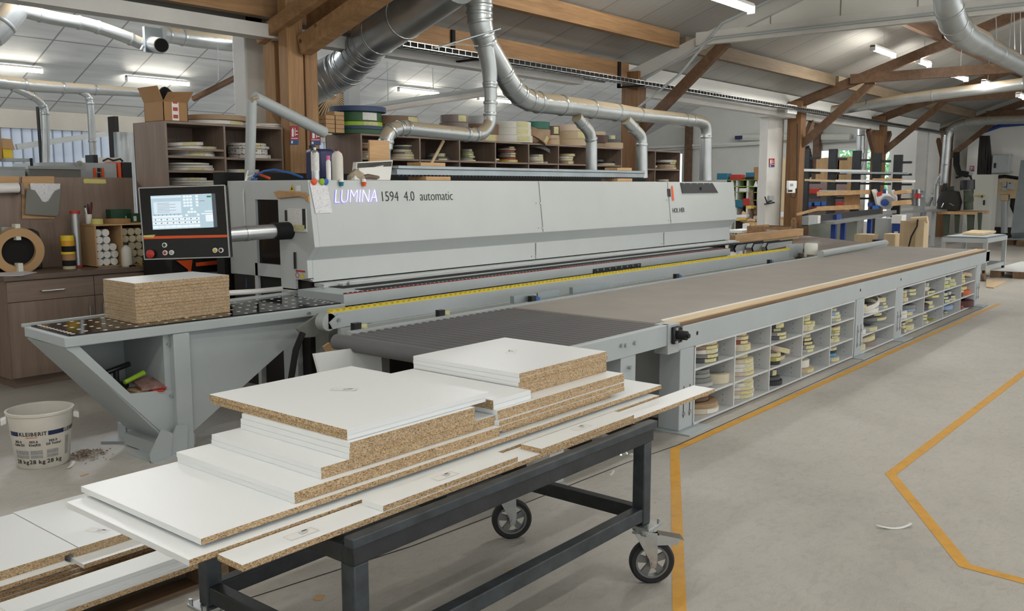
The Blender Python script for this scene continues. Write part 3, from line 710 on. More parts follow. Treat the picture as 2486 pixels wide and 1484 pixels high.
for r_ in range(4):
    for c_ in range(3): sbtn(.53+.052*c_, .57+.052*c_, .03+.09*r_, .09+.09*r_)
    sbtn(.735, .775, .03+.09*r_, .09+.09*r_)
for r_ in range(3):
    for c_ in range(8): sbtn(.01+.097*c_, .1+.097*c_, .68+.105*r_, .755+.105*r_)
for q4 in ((.01, .5, .60, .66), (.81, 1, .57, .6), (.88, 1, .62, .82), (.87, 1, .50, .53)): sbtn(*q4)
for x_, y_ in ((.64, .40), (.59, .49), (.64, .49), (.69, .49), (.55, .58), (.74, .58)): sbtn(x_, x_+.04, y_, y_+.06)
def smark(x0, x1, y0, y1):
    mb = MB(); mb.prism([cp(*sp(x, y), .0068) for x, y in ((x0, y0), (x1, y0), (x1, y1), (x0, y1))][::-1], -nrm*.0008); mb.build('screen_mark', 'scr_dark', scr)
for r_ in range(7): smark(.10, .30+.1*(r_ % 2), .225+.044*r_, .232+.044*r_)
for r_ in range(2):
    for c_ in range(8): smark(.045+.097*c_, .065+.097*c_, .70+.105*r_, .73+.105*r_)
for c_ in range(7): smark(.04+.065*c_, .055+.065*c_, .57, .588)
smark(.79, .88, .2, .21)
mb = MB(); sq(.92, .99, .06, .11, 0, '', mb); mb.build('status_light', 'scr_green', scr)
panel([(346, 574), (555, 570), (555.5, 576), (346.5, 581)], .0045, 'orange_stripe', 'orange')
panel([(345, 572), (377, 570), (372, 577), (350, 576.5)], .0052, 'tape_piece', 'yellow_tape')
def button(u, v, rr_, mm, ring_='white_plastic', h=.012):
    p = cp(u, v, .001); o = MB().lathe(p, [(0, 0), (rr_, 0), (rr_, .01), (rr_*.68, .012), (0, .012)], 20, ax=nrm).build('push_button', ring_, cpl)
    MB().lathe(p, [(rr_*.66, .011), (rr_*.66, h), (rr_*.5, h+.004), (0, h+.004)], 20, ax=nrm).build('button_cap', mm, o)
button(400.5, 595.5, .019, 'green_dark'); button(402, 614, .019, 'red'); button(417.5, 613.5, .019, 'steel_grey_paint')
button(523, 608, .019, 'yellow'); button(537.5, 608, .019, 'black_plastic')
MB().lathe(cp(369, 617, .001), [(0, 0), (.02, 0), (.02, .015), (.032, .018), (.032, .03), (.02, .038), (0, .04)], 24, ax=nrm).build('emergency_stop', 'red', cpl)
# orange framed trolley-like unit behind the control panel
t = thing('waste_bin_stand', 'black bin stand with orange brackets beneath the control panel', 'bin stand', (5.1, 7.6, 0))
a, b2 = py(417, 632, 7.5), py(557, 700, 7.5)
MB().box(a.x, b2.x, 7.5, 8.0, 0, a.z).build('bin_body', 'black_matt', t)
def pp(us, y, nme, m_, th=.01): return MB().prism([py(u, v, y) for u, v in us], (0, -th, 0)).build(nme, m_, t)
pp([(475, 638), (548, 630), (548, 640), (475, 647)], 7.47, 'bracket', 'orange'); pp([(427, 633), (466, 631), (462, 662), (456, 662), (456, 655)], 7.47, 'bracket', 'orange')
pp([(470, 662), (535, 660), (525, 690), (490, 690)], 7.47, 'front_plate', 'steel_grey_paint')
# ================================================================ FEED RAILS
fr_ = thing('feed_conveyor', 'grey feed beam with a red chain strip along the hood', 'conveyor', (8, 5.5, 0))
X0, X1 = 4.47, 11.0
MB().box(X0, X1, 5.30, 5.86, .836, .925).build('beam', 'light_grey_paint', fr_, bev=.003)
MB().box(X0, X1, 5.303, 5.84, .74, .826).build('lower_beam', 'light_grey_paint', fr_, bev=.003)
MB().box(X0+.01, X1-.01, 5.33, 5.82, .82, .84).build('groove', 'black_matt', fr_)
mb = MB(); x = X0+.02
mb.box(X0+.01, X1-.05, 5.302, 5.325, .9255, .929)
rd = mb.build('red_strip', 'red', fr_)
mb = MB()
zz_ = []
while x < X1-.06: zz_ += [(x, .929), (x, .934), (x+.025, .934), (x+.025, .9295)]; x += .05
mb.prism([(p, 5.328, q) for p, q in zz_]+[(zz_[-1][0], 5.328, .9285), (zz_[0][0], 5.328, .9285)], (0, -.012, 0)); mb.build('chain_links', 'core_dark', fr_)
MB().box(4.75, X1, 5.4, 5.5, .926, .93).build('slide_strip', 'black_matt', fr_)
a, b2 = py(1441, 660, 5.29), py(1555, 646, 5.29)
j = MB().box(a.x, b2.x, 5.284, 5.298, a.z-.028, a.z+.028).build('joint_plate', 'dark_steel', fr_)
mb = MB()
for q_ in range(8): xx = a.x+.06+(b2.x-a.x-.12)*q_/7; mb.cyl((xx, 5.285, a.z+.012), (xx, 5.277, a.z+.012), .012, 8)
mb.build('plate_bolts', 'zinc', j)
for u_ in (980, 1343):
    p = pz(u_, 696 if u_ < 1000 else 652, .9265); MB().box(p.x-.09, p.x+.09, p.y-.02, p.y+.02, .9255, .9265).build('red_sticker', 'red', fr_)
for xx in (4.7, 7.5, 10.6): MB().box(xx, xx+.16, 5.4, 5.7, 0, .745).build('leg', 'light_grey_paint', fr_)
# yellow belted support rail
yr = thing('support_rail', 'grey support rail topped with a yellow ribbed belt', 'rail', (8, 4.95, 0))
MB().box(4.02, 12.5, 4.94, 5.0, .75, .862).build('beam', 'light_grey_paint', yr, bev=.002)
MB().box(4.1, 12.2, 4.9, 4.94, .60, .75).build('under_beam', 'steel_grey_paint', yr)
mb = MB(); x = 4.06; pts = []
while x < 12.1: mb.prism([(x, 4.945, .862), (x+.04, 4.945, .862), (x+.036, 4.945, .884), (x+.008, 4.945, .884)], (0, .045, 0)); x += .058
MB().box(4.04, 12.2, 4.943, 4.992, .862, .870).build('belt', 'yellow_belt', yr); mb.build('belt_ribs', 'yellow_belt', yr)
MB().cyl((4.03, 4.94, .80), (4.03, 5.02, .80), .062, 24).build('pulley', 'steel_grey_paint', yr)
MB().prism([(4.05, 4.935, .75), (4.30, 4.935, .76), (4.30, 4.935, .85), (4.1, 4.935, .85), (4.02, 4.935, .80)], (0, -.008, 0)).build('end_plate', 'light_grey_paint', yr)
MB().cyl((4.1, 4.93, .81), (4.1, 4.918, .81), .014, 8).build('bolt', 'zinc', yr)
MB().box(12.1, 12.55, 4.935, 5.0, .75, .93).build('end_block', 'light_grey_paint', yr)
MB().cyl((12.55, 4.96, .82), (12.75, 4.96, .82), .03, 12).build('shaft', 'rubber', yr)
for xx in (4.3, 8, 11.8): MB().box(xx, xx+.12, 4.93, 5.0, 0, .75).build('leg', 'steel_grey_paint', yr)
t = thing('guide_roller', 'fat cream roller at the far end of the support rail', 'roller', pz(1968, 622, .74))
p = pz(1968, 624, .76); MB().lathe(p, [(0, 0), (.085, 0), (.09, .02), (.09, .17), (.08, .19), (0, .192)], 24).build('roller_body', 'edge_white', t); MB().cyl(p+Vector((0, 0, -.16)), p, .03, 10).build('spindle', 'rubber', t)
# transfer belts at the machine exit
for k, (u, v, u2, v2) in enumerate(((1783, 602, 1825, 606), (1826, 600, 1860, 606), (1860, 598, 1898, 604))):
    p = pz(u, v, .86); t = thing('transfer_belt', ['small belt conveyor nearest the hood end', 'small belt conveyor in the middle of the three at the exit', 'small belt conveyor farthest along at the machine exit'][k], 'conveyor', (p.x, p.y, .78), 'transfer belts at the exit')
    L = .95
    MB().prism([(p.x+.05, p.y, .80), (p.x+L, p.y, .83), (p.x+L, p.y, .90), (p.x+.06, p.y, .90), (p.x, p.y, .85)], (0, .1, 0)).build('side_plate', 'light_grey_paint', t)
    MB().tube([(p.x+.02, p.y-.005, .80), (p.x-.015, p.y-.005, .85), (p.x+.05, p.y-.005, .908), (p.x+L, p.y-.005, .91)], .012, 6).build('belt', 'black_matt', t)
# outfeed platform with timber edge rail
t = thing('outfeed_table', 'brown scuffed outfeed table behind the belt conveyor', 'table', (14.5, 5.5, 0))
mb = MB(); q_ = [pz(1850, 600, .80), pz(1985, 622, .80), pz(2143, 594, .80), pz(1945, 571, .80)]
m_, nt, b = nm('scuffed_board')
nn = N(nt, 'ShaderNodeTexNoise', Scale=1., Detail=7., Roughness=.7); nt.links.new(coords(nt, (.8, 3, 1)), nn.inputs['Vector'])
rr = ramp(nt, nn.outputs['Fac'], [(.35, '#6b5f57'), (.55, '#857870'), (.7, '#a79b92')]); nt.links.new(rr.outputs['Color'], b.inputs['Base Color']); b.inputs['Roughness'].default_value = .3
mb.prism([(p.x, p.y, .80) for p in q_], (0, 0, -.05)).build('table_top', 'scuffed_board', t)
e0, e1 = pz(1985, 622, .80), pz(2143, 594, .80); MB().tube([e0+Vector((0, -.04, .03)), e1+Vector((0, -.04, .03))], .05, 12).build('edge_roller', 'steel_grey_paint', t)
cx_, cy_ = sum(p.x for p in q_)/4, sum(p.y for p in q_)/4
for p in q_: w = Vector((p.x+.06*(cx_-p.x), p.y+.06*(cy_-p.y), 0)); MB().box(w.x-.04, w.x+.04, w.y-.04, w.y+.04, 0, .75).build('leg', 'dark_steel', t)
a, b2 = pz(1778, 590, .86), pz(1944, 571, .86)
t2 = thing('fence_board', 'long yellowish timber fence rail beyond the machine exit', 'fence', a.lerp(b2, .5))
MB().beam(a+Vector((0, 0, .06)), b2+Vector((0, 0, .06)), .09, .12).build('rail', 'pine', t2); MB().beam(a+Vector((0, .05, -.06)), b2+Vector((0, .05, -.06)), .03, .12).build('backing', 'pine_pale', t2)
# ================================================================ INFEED TABLE
inf = thing('infeed_table', 'grey wedge shaped infeed table with black perforated top', 'table', (3.1, 5.6, 0))
TZ = .865
A, B_, Cc, D = (2.40, 5.36), (2.43, 5.975), (4.60, 6.035), (4.455, 5.27)
MB().prism([(x, y, TZ-.068) for x, y in (A, D, Cc, B_)], (0, 0, .062)).build('rim', 'light_grey_paint', inf, bev=.006)
ins = [(2.44, 5.385), (4.44, 5.30), (4.585, 6.0), (2.465, 5.955)]
top = MB().prism([(x, y, TZ-.006) for x, y in ins], (0, 0, .008)).build('table_top', 'black_glass', inf)
nz_ = []
for i in range(40):
    for k in range(11):
        if (i+2*k) % 4 and i not in (0, 39): continue
        u_ = (i+.7)/41; w_ = (k+.6)/11.4
        p = Vector((*ins[0], 0)).lerp(Vector((*ins[1], 0)), u_).lerp(Vector((*ins[3], 0)).lerp(Vector((*ins[2], 0)), u_), w_)
        nz_.append(p)
nz_.sort(key=lambda p: p.length); n0_ = None
for p in nz_[:100]:
    if n0_ is None: n0_ = o = MB().lathe((p.x, p.y, TZ+.0021), [(.0, .0012), (.013, .001), (.013, 0)], 10).build('air_nozzle', 'white_plastic', top)
    else: o = n0_.copy(); C.objects.link(o); o.location = n0_.location+(p-nz_[0])
mb = MB()
for p in nz_[100:]: mb.lathe((p.x, p.y, TZ+.0021), [(.0, .0012), (.013, .001), (.013, 0)], 10)
tag(mb.build('air_nozzles', 'white_plastic', top), kind='stuff')
# wedge body
yf = 5.40; zt_ = TZ-.07
MB().hexa([(3.05, 5.38, .06), (3.075, 5.38, .06), (3.075, 5.92, .06), (3.05, 5.92, .06), (2.42, 5.38, zt_), (2.45, 5.38, zt_), (2.45, 5.92, zt_), (2.42, 5.92, zt_)]).build('sloped_side', 'light_grey_paint', inf)
MB().prism([(x, 5.372, z) for x, z in ((2.405, zt_), (2.49, zt_), (2.79, .45), (3.03, .43), (3.075, .43), (3.075, .06), (2.45, .757))], (0, .02, 0)).build('front_frame', 'light_grey_paint', inf)
MB().box(2.83, 3.05, 5.40, 5.88, .40, .428).build('shelf', 'light_grey_paint', inf)
MB().prism([(2.44, 5.89, zt_), (3.06, 5.89, zt_), (3.06, 5.89, .08)], (0, .02, 0)).build('back_panel', 'steel_grey_paint', inf)
MB().box(3.03, 3.09, 5.38, 5.9, .06, zt_).build('inner_side', 'light_grey_paint', inf)
MB().box(3.075, 3.19, 5.33, 5.44, .02, zt_+.0).build('pillar', 'light_grey_paint', inf, bev=.005)
MB().prism([(3.19, 5.385, zt_), (3.19, 5.385, .10), (4.36, 5.385, zt_)], (0, .5, 0)).build('right_wedge', 'light_grey_paint', inf)
for k, zz in enumerate((.73, .39, .13)): MB().cyl((3.06, 5.375, zz), (3.06, 5.362, zz), .009, 8).build('bolt', 'zinc', inf)
mb = MB()
for xx, yy in ((4.12, 5.28), (4.33, 5.275)): mb.cyl((xx, yy+.01, TZ-.04), (xx, yy-.012, TZ-.04), .01, 8)
mb.build('rim_bolts', 'zinc', inf)
# foot bracket
ft = MB().prism([(2.86, 5.30, .0), (3.0, 5.30, .0), (3.02, 5.30, .16), (2.95, 5.30, .2), (2.86, 5.30, .06)], (0, .012, 0)).prism([(2.98, 5.312, .0), (3.12, 5.312, .0), (3.14, 5.312, .19), (3.06, 5.312, .2), (2.98, 5.312, .06)], (0, .012, 0)).box(2.86, 3.2, 5.26, 5.6, 0, .01)
ft.build('foot', 'light_grey_paint', inf)
MB().box(2.95, 3.25, 5.42, 5.8, .01, .09).build('base_block', 'steel_grey_paint', inf)
# back rail of the infeed
MB().beam((2.43, 6.0, TZ), (4.72, 6.06, .875), .03, .02).build('guide_rail', 'steel_grey_paint', inf)
# dark gap and cheek plate right of the wedge
t = thing('cheek_plate', 'dark grey cheek plate under the start of the support rail', 'plate', (4.2, 5.2, 0))
MB().prism([py(u, v, 5.1) for u, v in ((722, 800), (775, 762), (782, 768), (782, 800), (766, 818), (740, 820))], (0, .02, 0)).build('plate', 'machine_shadow_grey', t)
MB().box(4.15, 4.35, 5.1, 5.25, 0, .72).build('column', 'machine_shadow_grey', t)
tag(MB().tube([py(735, 808, 5.0), py(718, 850, 5.0), py(705, 930, 5.0), Vector((py(704, 960, 5.0).x, 5.0, .02))], .022, 8).build('black_hose', 'black_matt'), 'black hose dropping to the floor beside the infeed wedge', 'hose')
# things stored in the wedge
t = thing('suction_lifter', 'black hand tool with a lime green grip in the infeed recess', 'tool', (2.83, 5.6, .43))
MB().lathe((2.83, 5.62, .432), [(0, 0), (.07, 0), (.075, .03), (.04, .05), (0, .05)], 20).build('pad', 'black_plastic', t)
MB().tube([(2.83, 5.62, .48), (2.83, 5.62, .56)], .018, 10).build('stem', 'black_plastic', t)
MB().tube([(2.75, 5.60, .56), (2.93, 5.64, .585)], .018, 10).build('handle', 'black_plastic', t); MB().tube([(2.82, 5.50, .50), (2.97, 5.53, .535)], [.014, .018], 10).build('green_grip', 'green_lime', t)
tag(MB().box(2.86, 3.0, 5.42, 5.58, .43, .445).build('sanding_block', 'cardboard_light', bev=.003), 'tan worn pad lying under the stained tile', 'pad')
t3 = MB().hexa([(2.88, 5.40, .447), (3.03, 5.38, .447), (3.04, 5.55, .482), (2.90, 5.57, .482)]+[(2.88, 5.40, .464), (3.03, 5.38, .464), (3.04, 5.55, .499), (2.90, 5.57, .499)])
mat('stained_tile', '#8a6c66', .7, var=.5, vs=18)
tag(t3.build('sample_tile', 'stained_tile'), 'purplish stained sample block on the infeed shelf', 'sample')
t = thing('pliers', 'red handled pliers poking out under the sample block', 'pliers', (2.98, 5.36, .43))
MB().tube([(2.92, 5.45, .437), (3.0, 5.345, .437)], .008, 8).build('handle', 'red', t); MB().tube([(2.96, 5.46, .438), (3.025, 5.36, .45)], .008, 8).build('handle', 'red', t)
# ================================================================ RETURN CONVEYOR
con = thing('return_conveyor', 'long grey belt conveyor with rollers and a timber edge strip', 'conveyor', (10, 3.8, 0))
TY0, TY1, TT = 3.05, 4.50, .79
MB().box(5.50, 14.9, TY0+.15, TY1, TT-.05, TT).build('belt', 'belt_rubber', con, bev=.01)
MB().box(5.42, 15.06, TY0, TY0+.06, .60, .765).build('front_beam', 'light_grey_paint', con, bev=.004)
MB().box(3.95, 5.44, TY0, TY0+.05, .655, .80).build('roller_beam', 'light_grey_paint', con, bev=.004)
MB().box(3.85, 14.9, TY1, TY1+.05, .62, .80).build('back_beam', 'steel_grey_paint', con, bev=.003)
MB().box(5.58, 14.98, TY0+.045, TY0+.14, .765, .795).build('timber_strip', 'pine_pale', con, bev=.003); MB().box(5.58, 14.98, TY0+.012, TY0+.045, .765, .784).build('worn_edge', 'pallet_wood', con, bev=.003)
MB().box(5.58, 14.9, TY0+.14, TY0+.155, .765, .803).build('white_lip', 'white_plastic', con)
MB().box(14.85, 15.06, TY0, TY1+.05, .62, .78).build('end_beam', 'light_grey_paint', con)
NR = 25; xr0 = 3.72
for k in range(NR):
    xx = xr0+k*(5.44-xr0)/(NR-1)
    rl = MB().cyl((xx, TY0+.055, TT-.036), (xx, TY1-.005, TT-.036), .0355 if k else .05, 18).build('roller', 'roller_sleeve', con)
# bearing block
bk = MB().box(5.40, 5.56, TY0-.012, TY0+.1, .595, .80).build('bearing_bracket', 'steel_grey_paint', con, bev=.004)
MB().box(5.435, 5.555, TY0-.04, TY0-.012, .665, .785).build('bearing_flange', 'black_plastic', bk, bev=.01)
MB().cyl((5.50, TY0-.04, .725), (5.50, TY0-.10, .725), .032, 18).cyl((5.50, TY0-.10, .725), (5.50, TY0-.12, .725), .016, 12).build('bearing_housing', 'rubber', bk)
mb = MB()
for dx in (-.04, .04):
    for dz in (-.045, .045): mb.cyl((5.495+dx, TY0-.04, .725+dz), (5.495+dx, TY0-.052, .725+dz), .011, 8)
mb.build('flange_bolts', 'zinc', bk)
def leg(x0, x1, nme='leg'):
    l = MB().box(x0, x1, TY0, TY0+.17, .012, .6).build(nme, 'light_grey_paint', con, bev=.005)
    MB().box(x0-.04, x1+.10, TY0-.11, TY0+.17, 0, .012).build('foot_plate', 'light_grey_paint', l, bev=.002)
    MB().box(x0+.01, x1-.01, TY1-.15, TY1, 0, .62).build('rear_post', 'light_grey_paint', l)
    sl_ = MB()
    for xx in (x0+.3*(x1-x0), x0+.75*(x1-x0)): sl_.box(xx-.004, xx+.004, TY0-.002, TY0+.002, .10, .33)
    sl_.build('slots', 'core_dark', l)
    bb = MB()
    for xx in (x0+.3*(x1-x0), x0+.75*(x1-x0)):
        for zz in (.13, .27): bb.cyl((xx, TY0, zz), (xx, TY0-.014, zz), .013, 8)
    bb.build('leg_bolts', 'zinc', l)
leg(5.60, 5.80); leg(9.23, 9.45); leg(10.56, 10.78); leg(14.3, 14.55)
# roller section leg
l = MB().box(4.84, 5.02, TY0+.01, TY0+.15, .05, .66).build('leg', 'light_grey_paint', con, bev=.004)
MB().lathe((4.93, TY0+.08, 0), [(0, 0), (.07, 0), (.06, .015), (.02, .025), (.015, .06), (0, .06)], 20).build('adjustable_foot', 'chrome', l)
mb = MB()
for xx, zz in ((4.82, .74), (4.87, .735), (4.98, .735), (4.93, .58)): mb.cyl((xx, TY0, zz), (xx, TY0-.016, zz), .013, 8)
mb.build('leg_bolts', 'zinc', l)
MB().box(4.1, 4.24, TY0+.02, TY0+.14, 0, .65).build('leg', 'light_grey_paint', con); MB().box(3.95, 4.07, TY1-.12, TY1, 0, .65).build('leg', 'machine_shadow_grey', con)
MB().box(4.8, 4.92, TY1-.12, TY1, 0, .65).build('leg', 'machine_shadow_grey', con)
MB().tube([(4.0, 3.9, .60), (4.9, 3.9, .60)], .03, 10).tube([(4.0, 3.9, .53), (4.9, 3.9, .53)], .03, 10).build('cross_tubes', 'dark_steel', con)
MB().prism([(3.72, TY1-.02, .70), (3.78, TY1-.02, .64), (3.9, TY1-.02, .64), (3.9, TY1-.02, .78), (3.72, TY1-.02, .78)], (0, .05, 0)).build('roller_end_bracket', 'steel_grey_paint', con)
mb = MB()
for xx in (5.84, 9.32, 10.68): mb.cyl((xx, TY0+.001, .69), (xx, TY0-.001, .69), .016, 12)
mb.build('cable_holes', 'core_dark', con)
# dark back sheet of the bay under the rollers and white sheet leaning under the conveyor
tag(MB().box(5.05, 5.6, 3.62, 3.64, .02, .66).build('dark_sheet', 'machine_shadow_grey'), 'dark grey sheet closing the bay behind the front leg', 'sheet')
tag(MB().prism([py(u, v, 4.3) for u, v in ((763, 860), (870, 845), (925, 855), (930, 940), (790, 960))], (0, .02, 0)).build('metal_sheet', 'white_melamine'), 'white sheet metal cover below the end of the rollers', 'cover')
tag(MB().prism([py(u, v, 4.6) for u, v in ((785, 842), (800, 832), (812, 852), (796, 858))], (0, .012, 0)).build('offcut', 'cardboard_light'), 'small brown offcut leaning under the roller end', 'offcut')
for k, (u, v) in enumerate(((870, 795), (1080, 763), (1300, 727), (1635, 670), (1895, 636))):
    p = pz(u, v+4, .80); t = thing('limit_sensor', ['black sensor with a yellow tag under the support rail', 'black sensor near the middle rollers with loose wires', 'black sensor where the belt begins', 'black sensor halfway along the belt', 'black sensor near the cream roller'][k], 'sensor', (p.x, 4.57, .8), 'sensors along the conveyor back')
    MB().box(p.x-.03, p.x+.03, 4.56, 4.60, .79, .84).build('sensor_body', 'black_plastic', t); MB().box(p.x+.03, p.x+.08, 4.56, 4.59, .79, .825).build('connector', 'yellow_note' if k < 2 else 'cable_blue', t)
for k, (u, v, w_) in enumerate(((1260, 733, .30), (1300, 722, .3), (1400, 710, .6))):
    p = pz(u, v+3, .80); MB().box(p.x, p.x+w_, 4.62, 4.66, .79, .85).build('guide_profile', 'zinc_sheet', con)
tag(MB().prism([(6.07, 4.93, .66), (6.2, 4.93, .66), (6.17, 4.93, .72), (6.10, 4.93, .72)], (0, -.002, 0)).build('warning_plate', 'yellow', org=(6.13, 4.93, .66)), 'small yellow warning plate below the yellow belt', 'sign')

tag(MB().tube([py(548, 712, 6.25), py(620, 708, 6.25), py(690, 701, 6.25)], .022, 10).build('white_tube', 'white_plastic'), 'white tube running from the table back rail into the dark machine opening', 'tube')
# ================================================================ TAPE ROLLS
COLS = {'cream': '#cfc5ac', 'white': '#dcdad2', 'beige': '#bda98a', 'pale pink': '#cdb9a8', 'grey': '#7c7d7c', 'light grey': '#a6a9a8', 'dark grey': '#4b4d51', 'black': '#26262a', 'brown': '#7a5f49', 'dark brown': '#4a332b',
        'tan': '#a58a6c', 'blue': '#4c93b8', 'navy': '#33476b', 'light blue': '#8aa3c4', 'teal': '#256f86', 'lime': '#a3c83a', 'orange': '#c9622f', 'red brown': '#8a4436', 'dark red': '#4e2223', 'yellow': '#cdb24e', 'green': '#2f5a35', 'dark green': '#1d6150', 'sage': '#8b9188', 'olive': '#a6a24c', 'patterned white': '#d5d3cc', 'mauve': '#8a7d78'}
for k_, h_ in COLS.items(): mat('roll_'+k_, h_, .5, var=.05, vs=30)
m, nt, b = nm('roll_patterned white')
vo = N(nt, 'ShaderNodeTexVoronoi', Scale=30., distance='EUCLIDEAN'); vo.inputs['Randomness'].default_value = 0.2; nt.links.new(coords(nt), vo.inputs['Vector'])
rr = ramp(nt, vo.outputs['Distance'], [(.28, '#77777a'), (.34, '#d8d6cf')]); nt.links.new(rr.outputs['Color'], b.inputs['Base Color'])
NR_ = [0]
def roll(c, R_, h, col, label, group, note=None, ang=-102, wall=.35, tilt=(0, 0), n=28, name='edging_roll'):
    c = Vector(c)
    t = thing(name, label, 'edging roll', c, group)
    r0 = R_*(1-wall)
    MB().lathe(c, [(r0, 0), (R_-.004, 0), (R_, .003), (R_, h-.003), (R_-.004, h), (r0, h)], n, True).build('coil', 'roll_'+col, t, sharp=50)
    if note:
        mb = MB(); k = 6; w_ = R(40); a0 = R(ang)-w_/2
        for i in range(k):
            q0, q1 = a0+w_*i/k, a0+w_*(i+1)/k; rr_ = R_+.0015
            mb.quad(*[c+Vector((rr_*math.cos(q), rr_*math.sin(q), z)) for q, z in ((q0, h*.12), (q1, h*.12), (q1, h*.9), (q0, h*.9))])
        mb.build('sticker', note, t)
    if tilt[0] or tilt[1]: t.rotation_euler = (R(tilt[0]), R(tilt[1]), 0)
    return t
def stack(x, y, z, items, where, group, note='yellow_note', ang=-102):
    """items bottom to top: (radius, height, colour[, note])"""
    n = len(items); zz = z
    if y < 4: y = 3.068+max(it[0] for it in items)
    for i, it in enumerate(items):
        nt_ = it[3] if len(it) > 3 else note
        jx, jy = random.uniform(-.006, .006), random.uniform(-.006, .006)
        roll((x+jx, y+jy, zz+.0006), it[0], it[1], it[2], '%s edging roll %s, %s' % (it[2], pos(i, n), where), group, nt_, ang+random.uniform(-8, 8))
        zz += it[1]+.0012
# ================================================================ SHELVES UNDER THE CONVEYOR
def cubby(x0, x1, cols, rows, lab, zt_=.60, yb=3.62, z0=.012):
    t = thing('storage_shelf', lab, 'shelf', ((x0+x1)/2, 3.3, 0), 'white cubby shelves under the conveyor')
    yf = 3.055; w_ = .016
    MB().box(x0, x1, yf, yb, zt_-.016, zt_).build('top_panel', 'cubby_white', t); MB().box(x0, x1, yf, yb, z0, z0+.016).build('bottom_panel', 'cubby_white', t)
    MB().box(x0, x1, yb, yb+.008, z0, zt_).build('back_panel', 'plaster_grey', t)
    xs = [x0]+cols+[x1]
    for i, x in enumerate(xs): 
        d = MB().box(x-w_/2, x+w_/2, yf, yb, z0+.016, zt_-.016).build('side_panel' if i in (0, len(xs)-1) else 'divider', 'cubby_white', t)
        mb = MB()
        for yy in (yf+.09,):
            for q in range(12): zz = z0+.05+q*.045; mb.cyl((x-w_/2-.0005, yy, zz), (x-w_/2+.001, yy, zz), .004, 6)
        if i: mb.build('peg_holes', 'core_dark', d)
    for i in range(len(xs)-1):
        for r_ in rows: MB().box(xs[i]+w_/2, xs[i+1]-w_/2, yf+.005, yb, r_-.016, r_).build('shelf_board', 'cubby_white', t)
    return [z0+.016]+sorted(rows)
G1 = 'edging rolls under the conveyor, wide shelf'
c1 = [6.485, 7.152, 7.85, 8.548]
zb = cubby(5.83, 9.2, c1, [.215, .425], 'wide white cubby shelf with five columns between conveyor legs')
LV = ['bottom', 'middle', 'top']
def cell(x, y, lev, items, colname, g=G1, zs=zb, **k):
    stack(x, y, zs[lev], items, '%s cubby, %s column' % (LV[lev], colname), g, **k)
CN = ['leftmost', 'second left', 'middle', 'fourth', 'fifth']
xl = [5.84, 6.493, 7.16, 7.858, 8.556]
W = 'white'; Bg = 'beige'; Cm = 'cream'
f = .03
cell(xl[0]+0.340, 3.25, 2, [(.17, .034, 'dark grey'), (.17, .03, 'grey'), (.165, .032, 'white'), (.165, .03, 'tan'), (.165, .028, 'pale pink')], CN[0])
cell(xl[0]+0.270, 3.23, 1, [(.14, .03, 'grey'), (.135, .03, 'light grey'), (.12, .035, 'grey'), (.12, .03, 'sage'), (.115, .03, 'grey')], CN[0], note=None)
roll((xl[0]+0.600, 3.22, zb[1]), .135, .075, 'cream', 'thick cream edging roll alone beside grey pile, leftmost column', G1, None)
cell(xl[0]+0.370, 3.27, 0, [(.20, .04, 'cream', 'white_note'), (.19, .035, 'tan', None), (.12, .03, 'brown', None), (.12, .035, 'tan', None)], CN[0])
cell(xl[1]+0.280, 3.22, 2, [(.13, .055, 'cream'), (.115, .03, 'red brown'), (.11, .03, 'pale pink'), (.085, .045, 'cream')], CN[1])
roll((xl[1]+0.320, 3.34, zb[2]+.15), .1, .05, 'olive', 'tilted yellowish edging roll on top of the pile, second left column', G1, 'yellow_note', tilt=(8, 14))
cell(xl[1]+0.340, 3.26, 1, [(.18, .033, 'pale pink'), (.18, .033, 'white'), (.175, .03, 'white'), (.17, .036, 'cream'), (.13, .03, 'cream'), (.12, .03, 'beige')], CN[1])
cell(xl[1]+0.350, 3.27, 0, [(.19, .035, 'white'), (.19, .03, 'pale pink'), (.19, .03, 'white'), (.185, .032, 'white'), (.18, .04, 'beige')], CN[1])
cell(xl[2]+0.320, 3.25, 2, [(.17, .034, 'dark grey'), (.17, .03, 'grey'), (.13, .03, 'dark grey'), (.15, .05, 'black')], CN[2])
cell(xl[2]+0.240, 3.20, 1, [(.085, .03, 'black', None), (.09, .035, 'olive'), (.09, .03, 'cream')], CN[2])
roll((xl[2]+0.250, 3.36, zb[1]+.1), .1, .05, 'pale pink', 'pale pink edging roll behind the cream pile, middle column', G1, None)
roll((xl[2]+0.480, 3.3, zb[1]+.075), .2, .045, 'pale pink', 'wide pale pink edging roll tilted across the middle cubby, middle column', G1, 'yellow_note', ang=-106, tilt=(6, 14))
roll((xl[2]+0.480, 3.33, zb[1]), .19, .035, 'cream', 'cream edging roll lying flat under the tilted pink one', G1, None)
cell(xl[2]+0.280, 3.2, 0, [(.13, .04, 'black', None), (.115, .03, 'dark grey', None), (.08, .06, 'dark grey')], CN[2])
cell(xl[3]+0.240, 3.21, 2, [(.13, .06, 'cream'), (.11, .025, 'olive'), (.1, .028, 'white'), (.1, .025, 'cream')], CN[3])
roll((xl[3]+0.480, 3.25, zb[2]), .11, .05, 'cream', 'small cream edging roll right of the pile, fourth column', G1, 'yellow_note')
cell(xl[3]+0.290, 3.25, 1, [(.16, .035, 'light grey'), (.175, .035, 'grey'), (.16, .03, 'dark brown'), (.15, .03, 'grey'), (.13, .03, 'cream'), (.12, .03, 'beige')], CN[3])
cell(xl[3]+0.280, 3.22, 0, [(.18, .04, 'beige'), (.14, .07, 'white', None), (.1, .035, 'cream'), (.1, .03, 'cream')], CN[3])
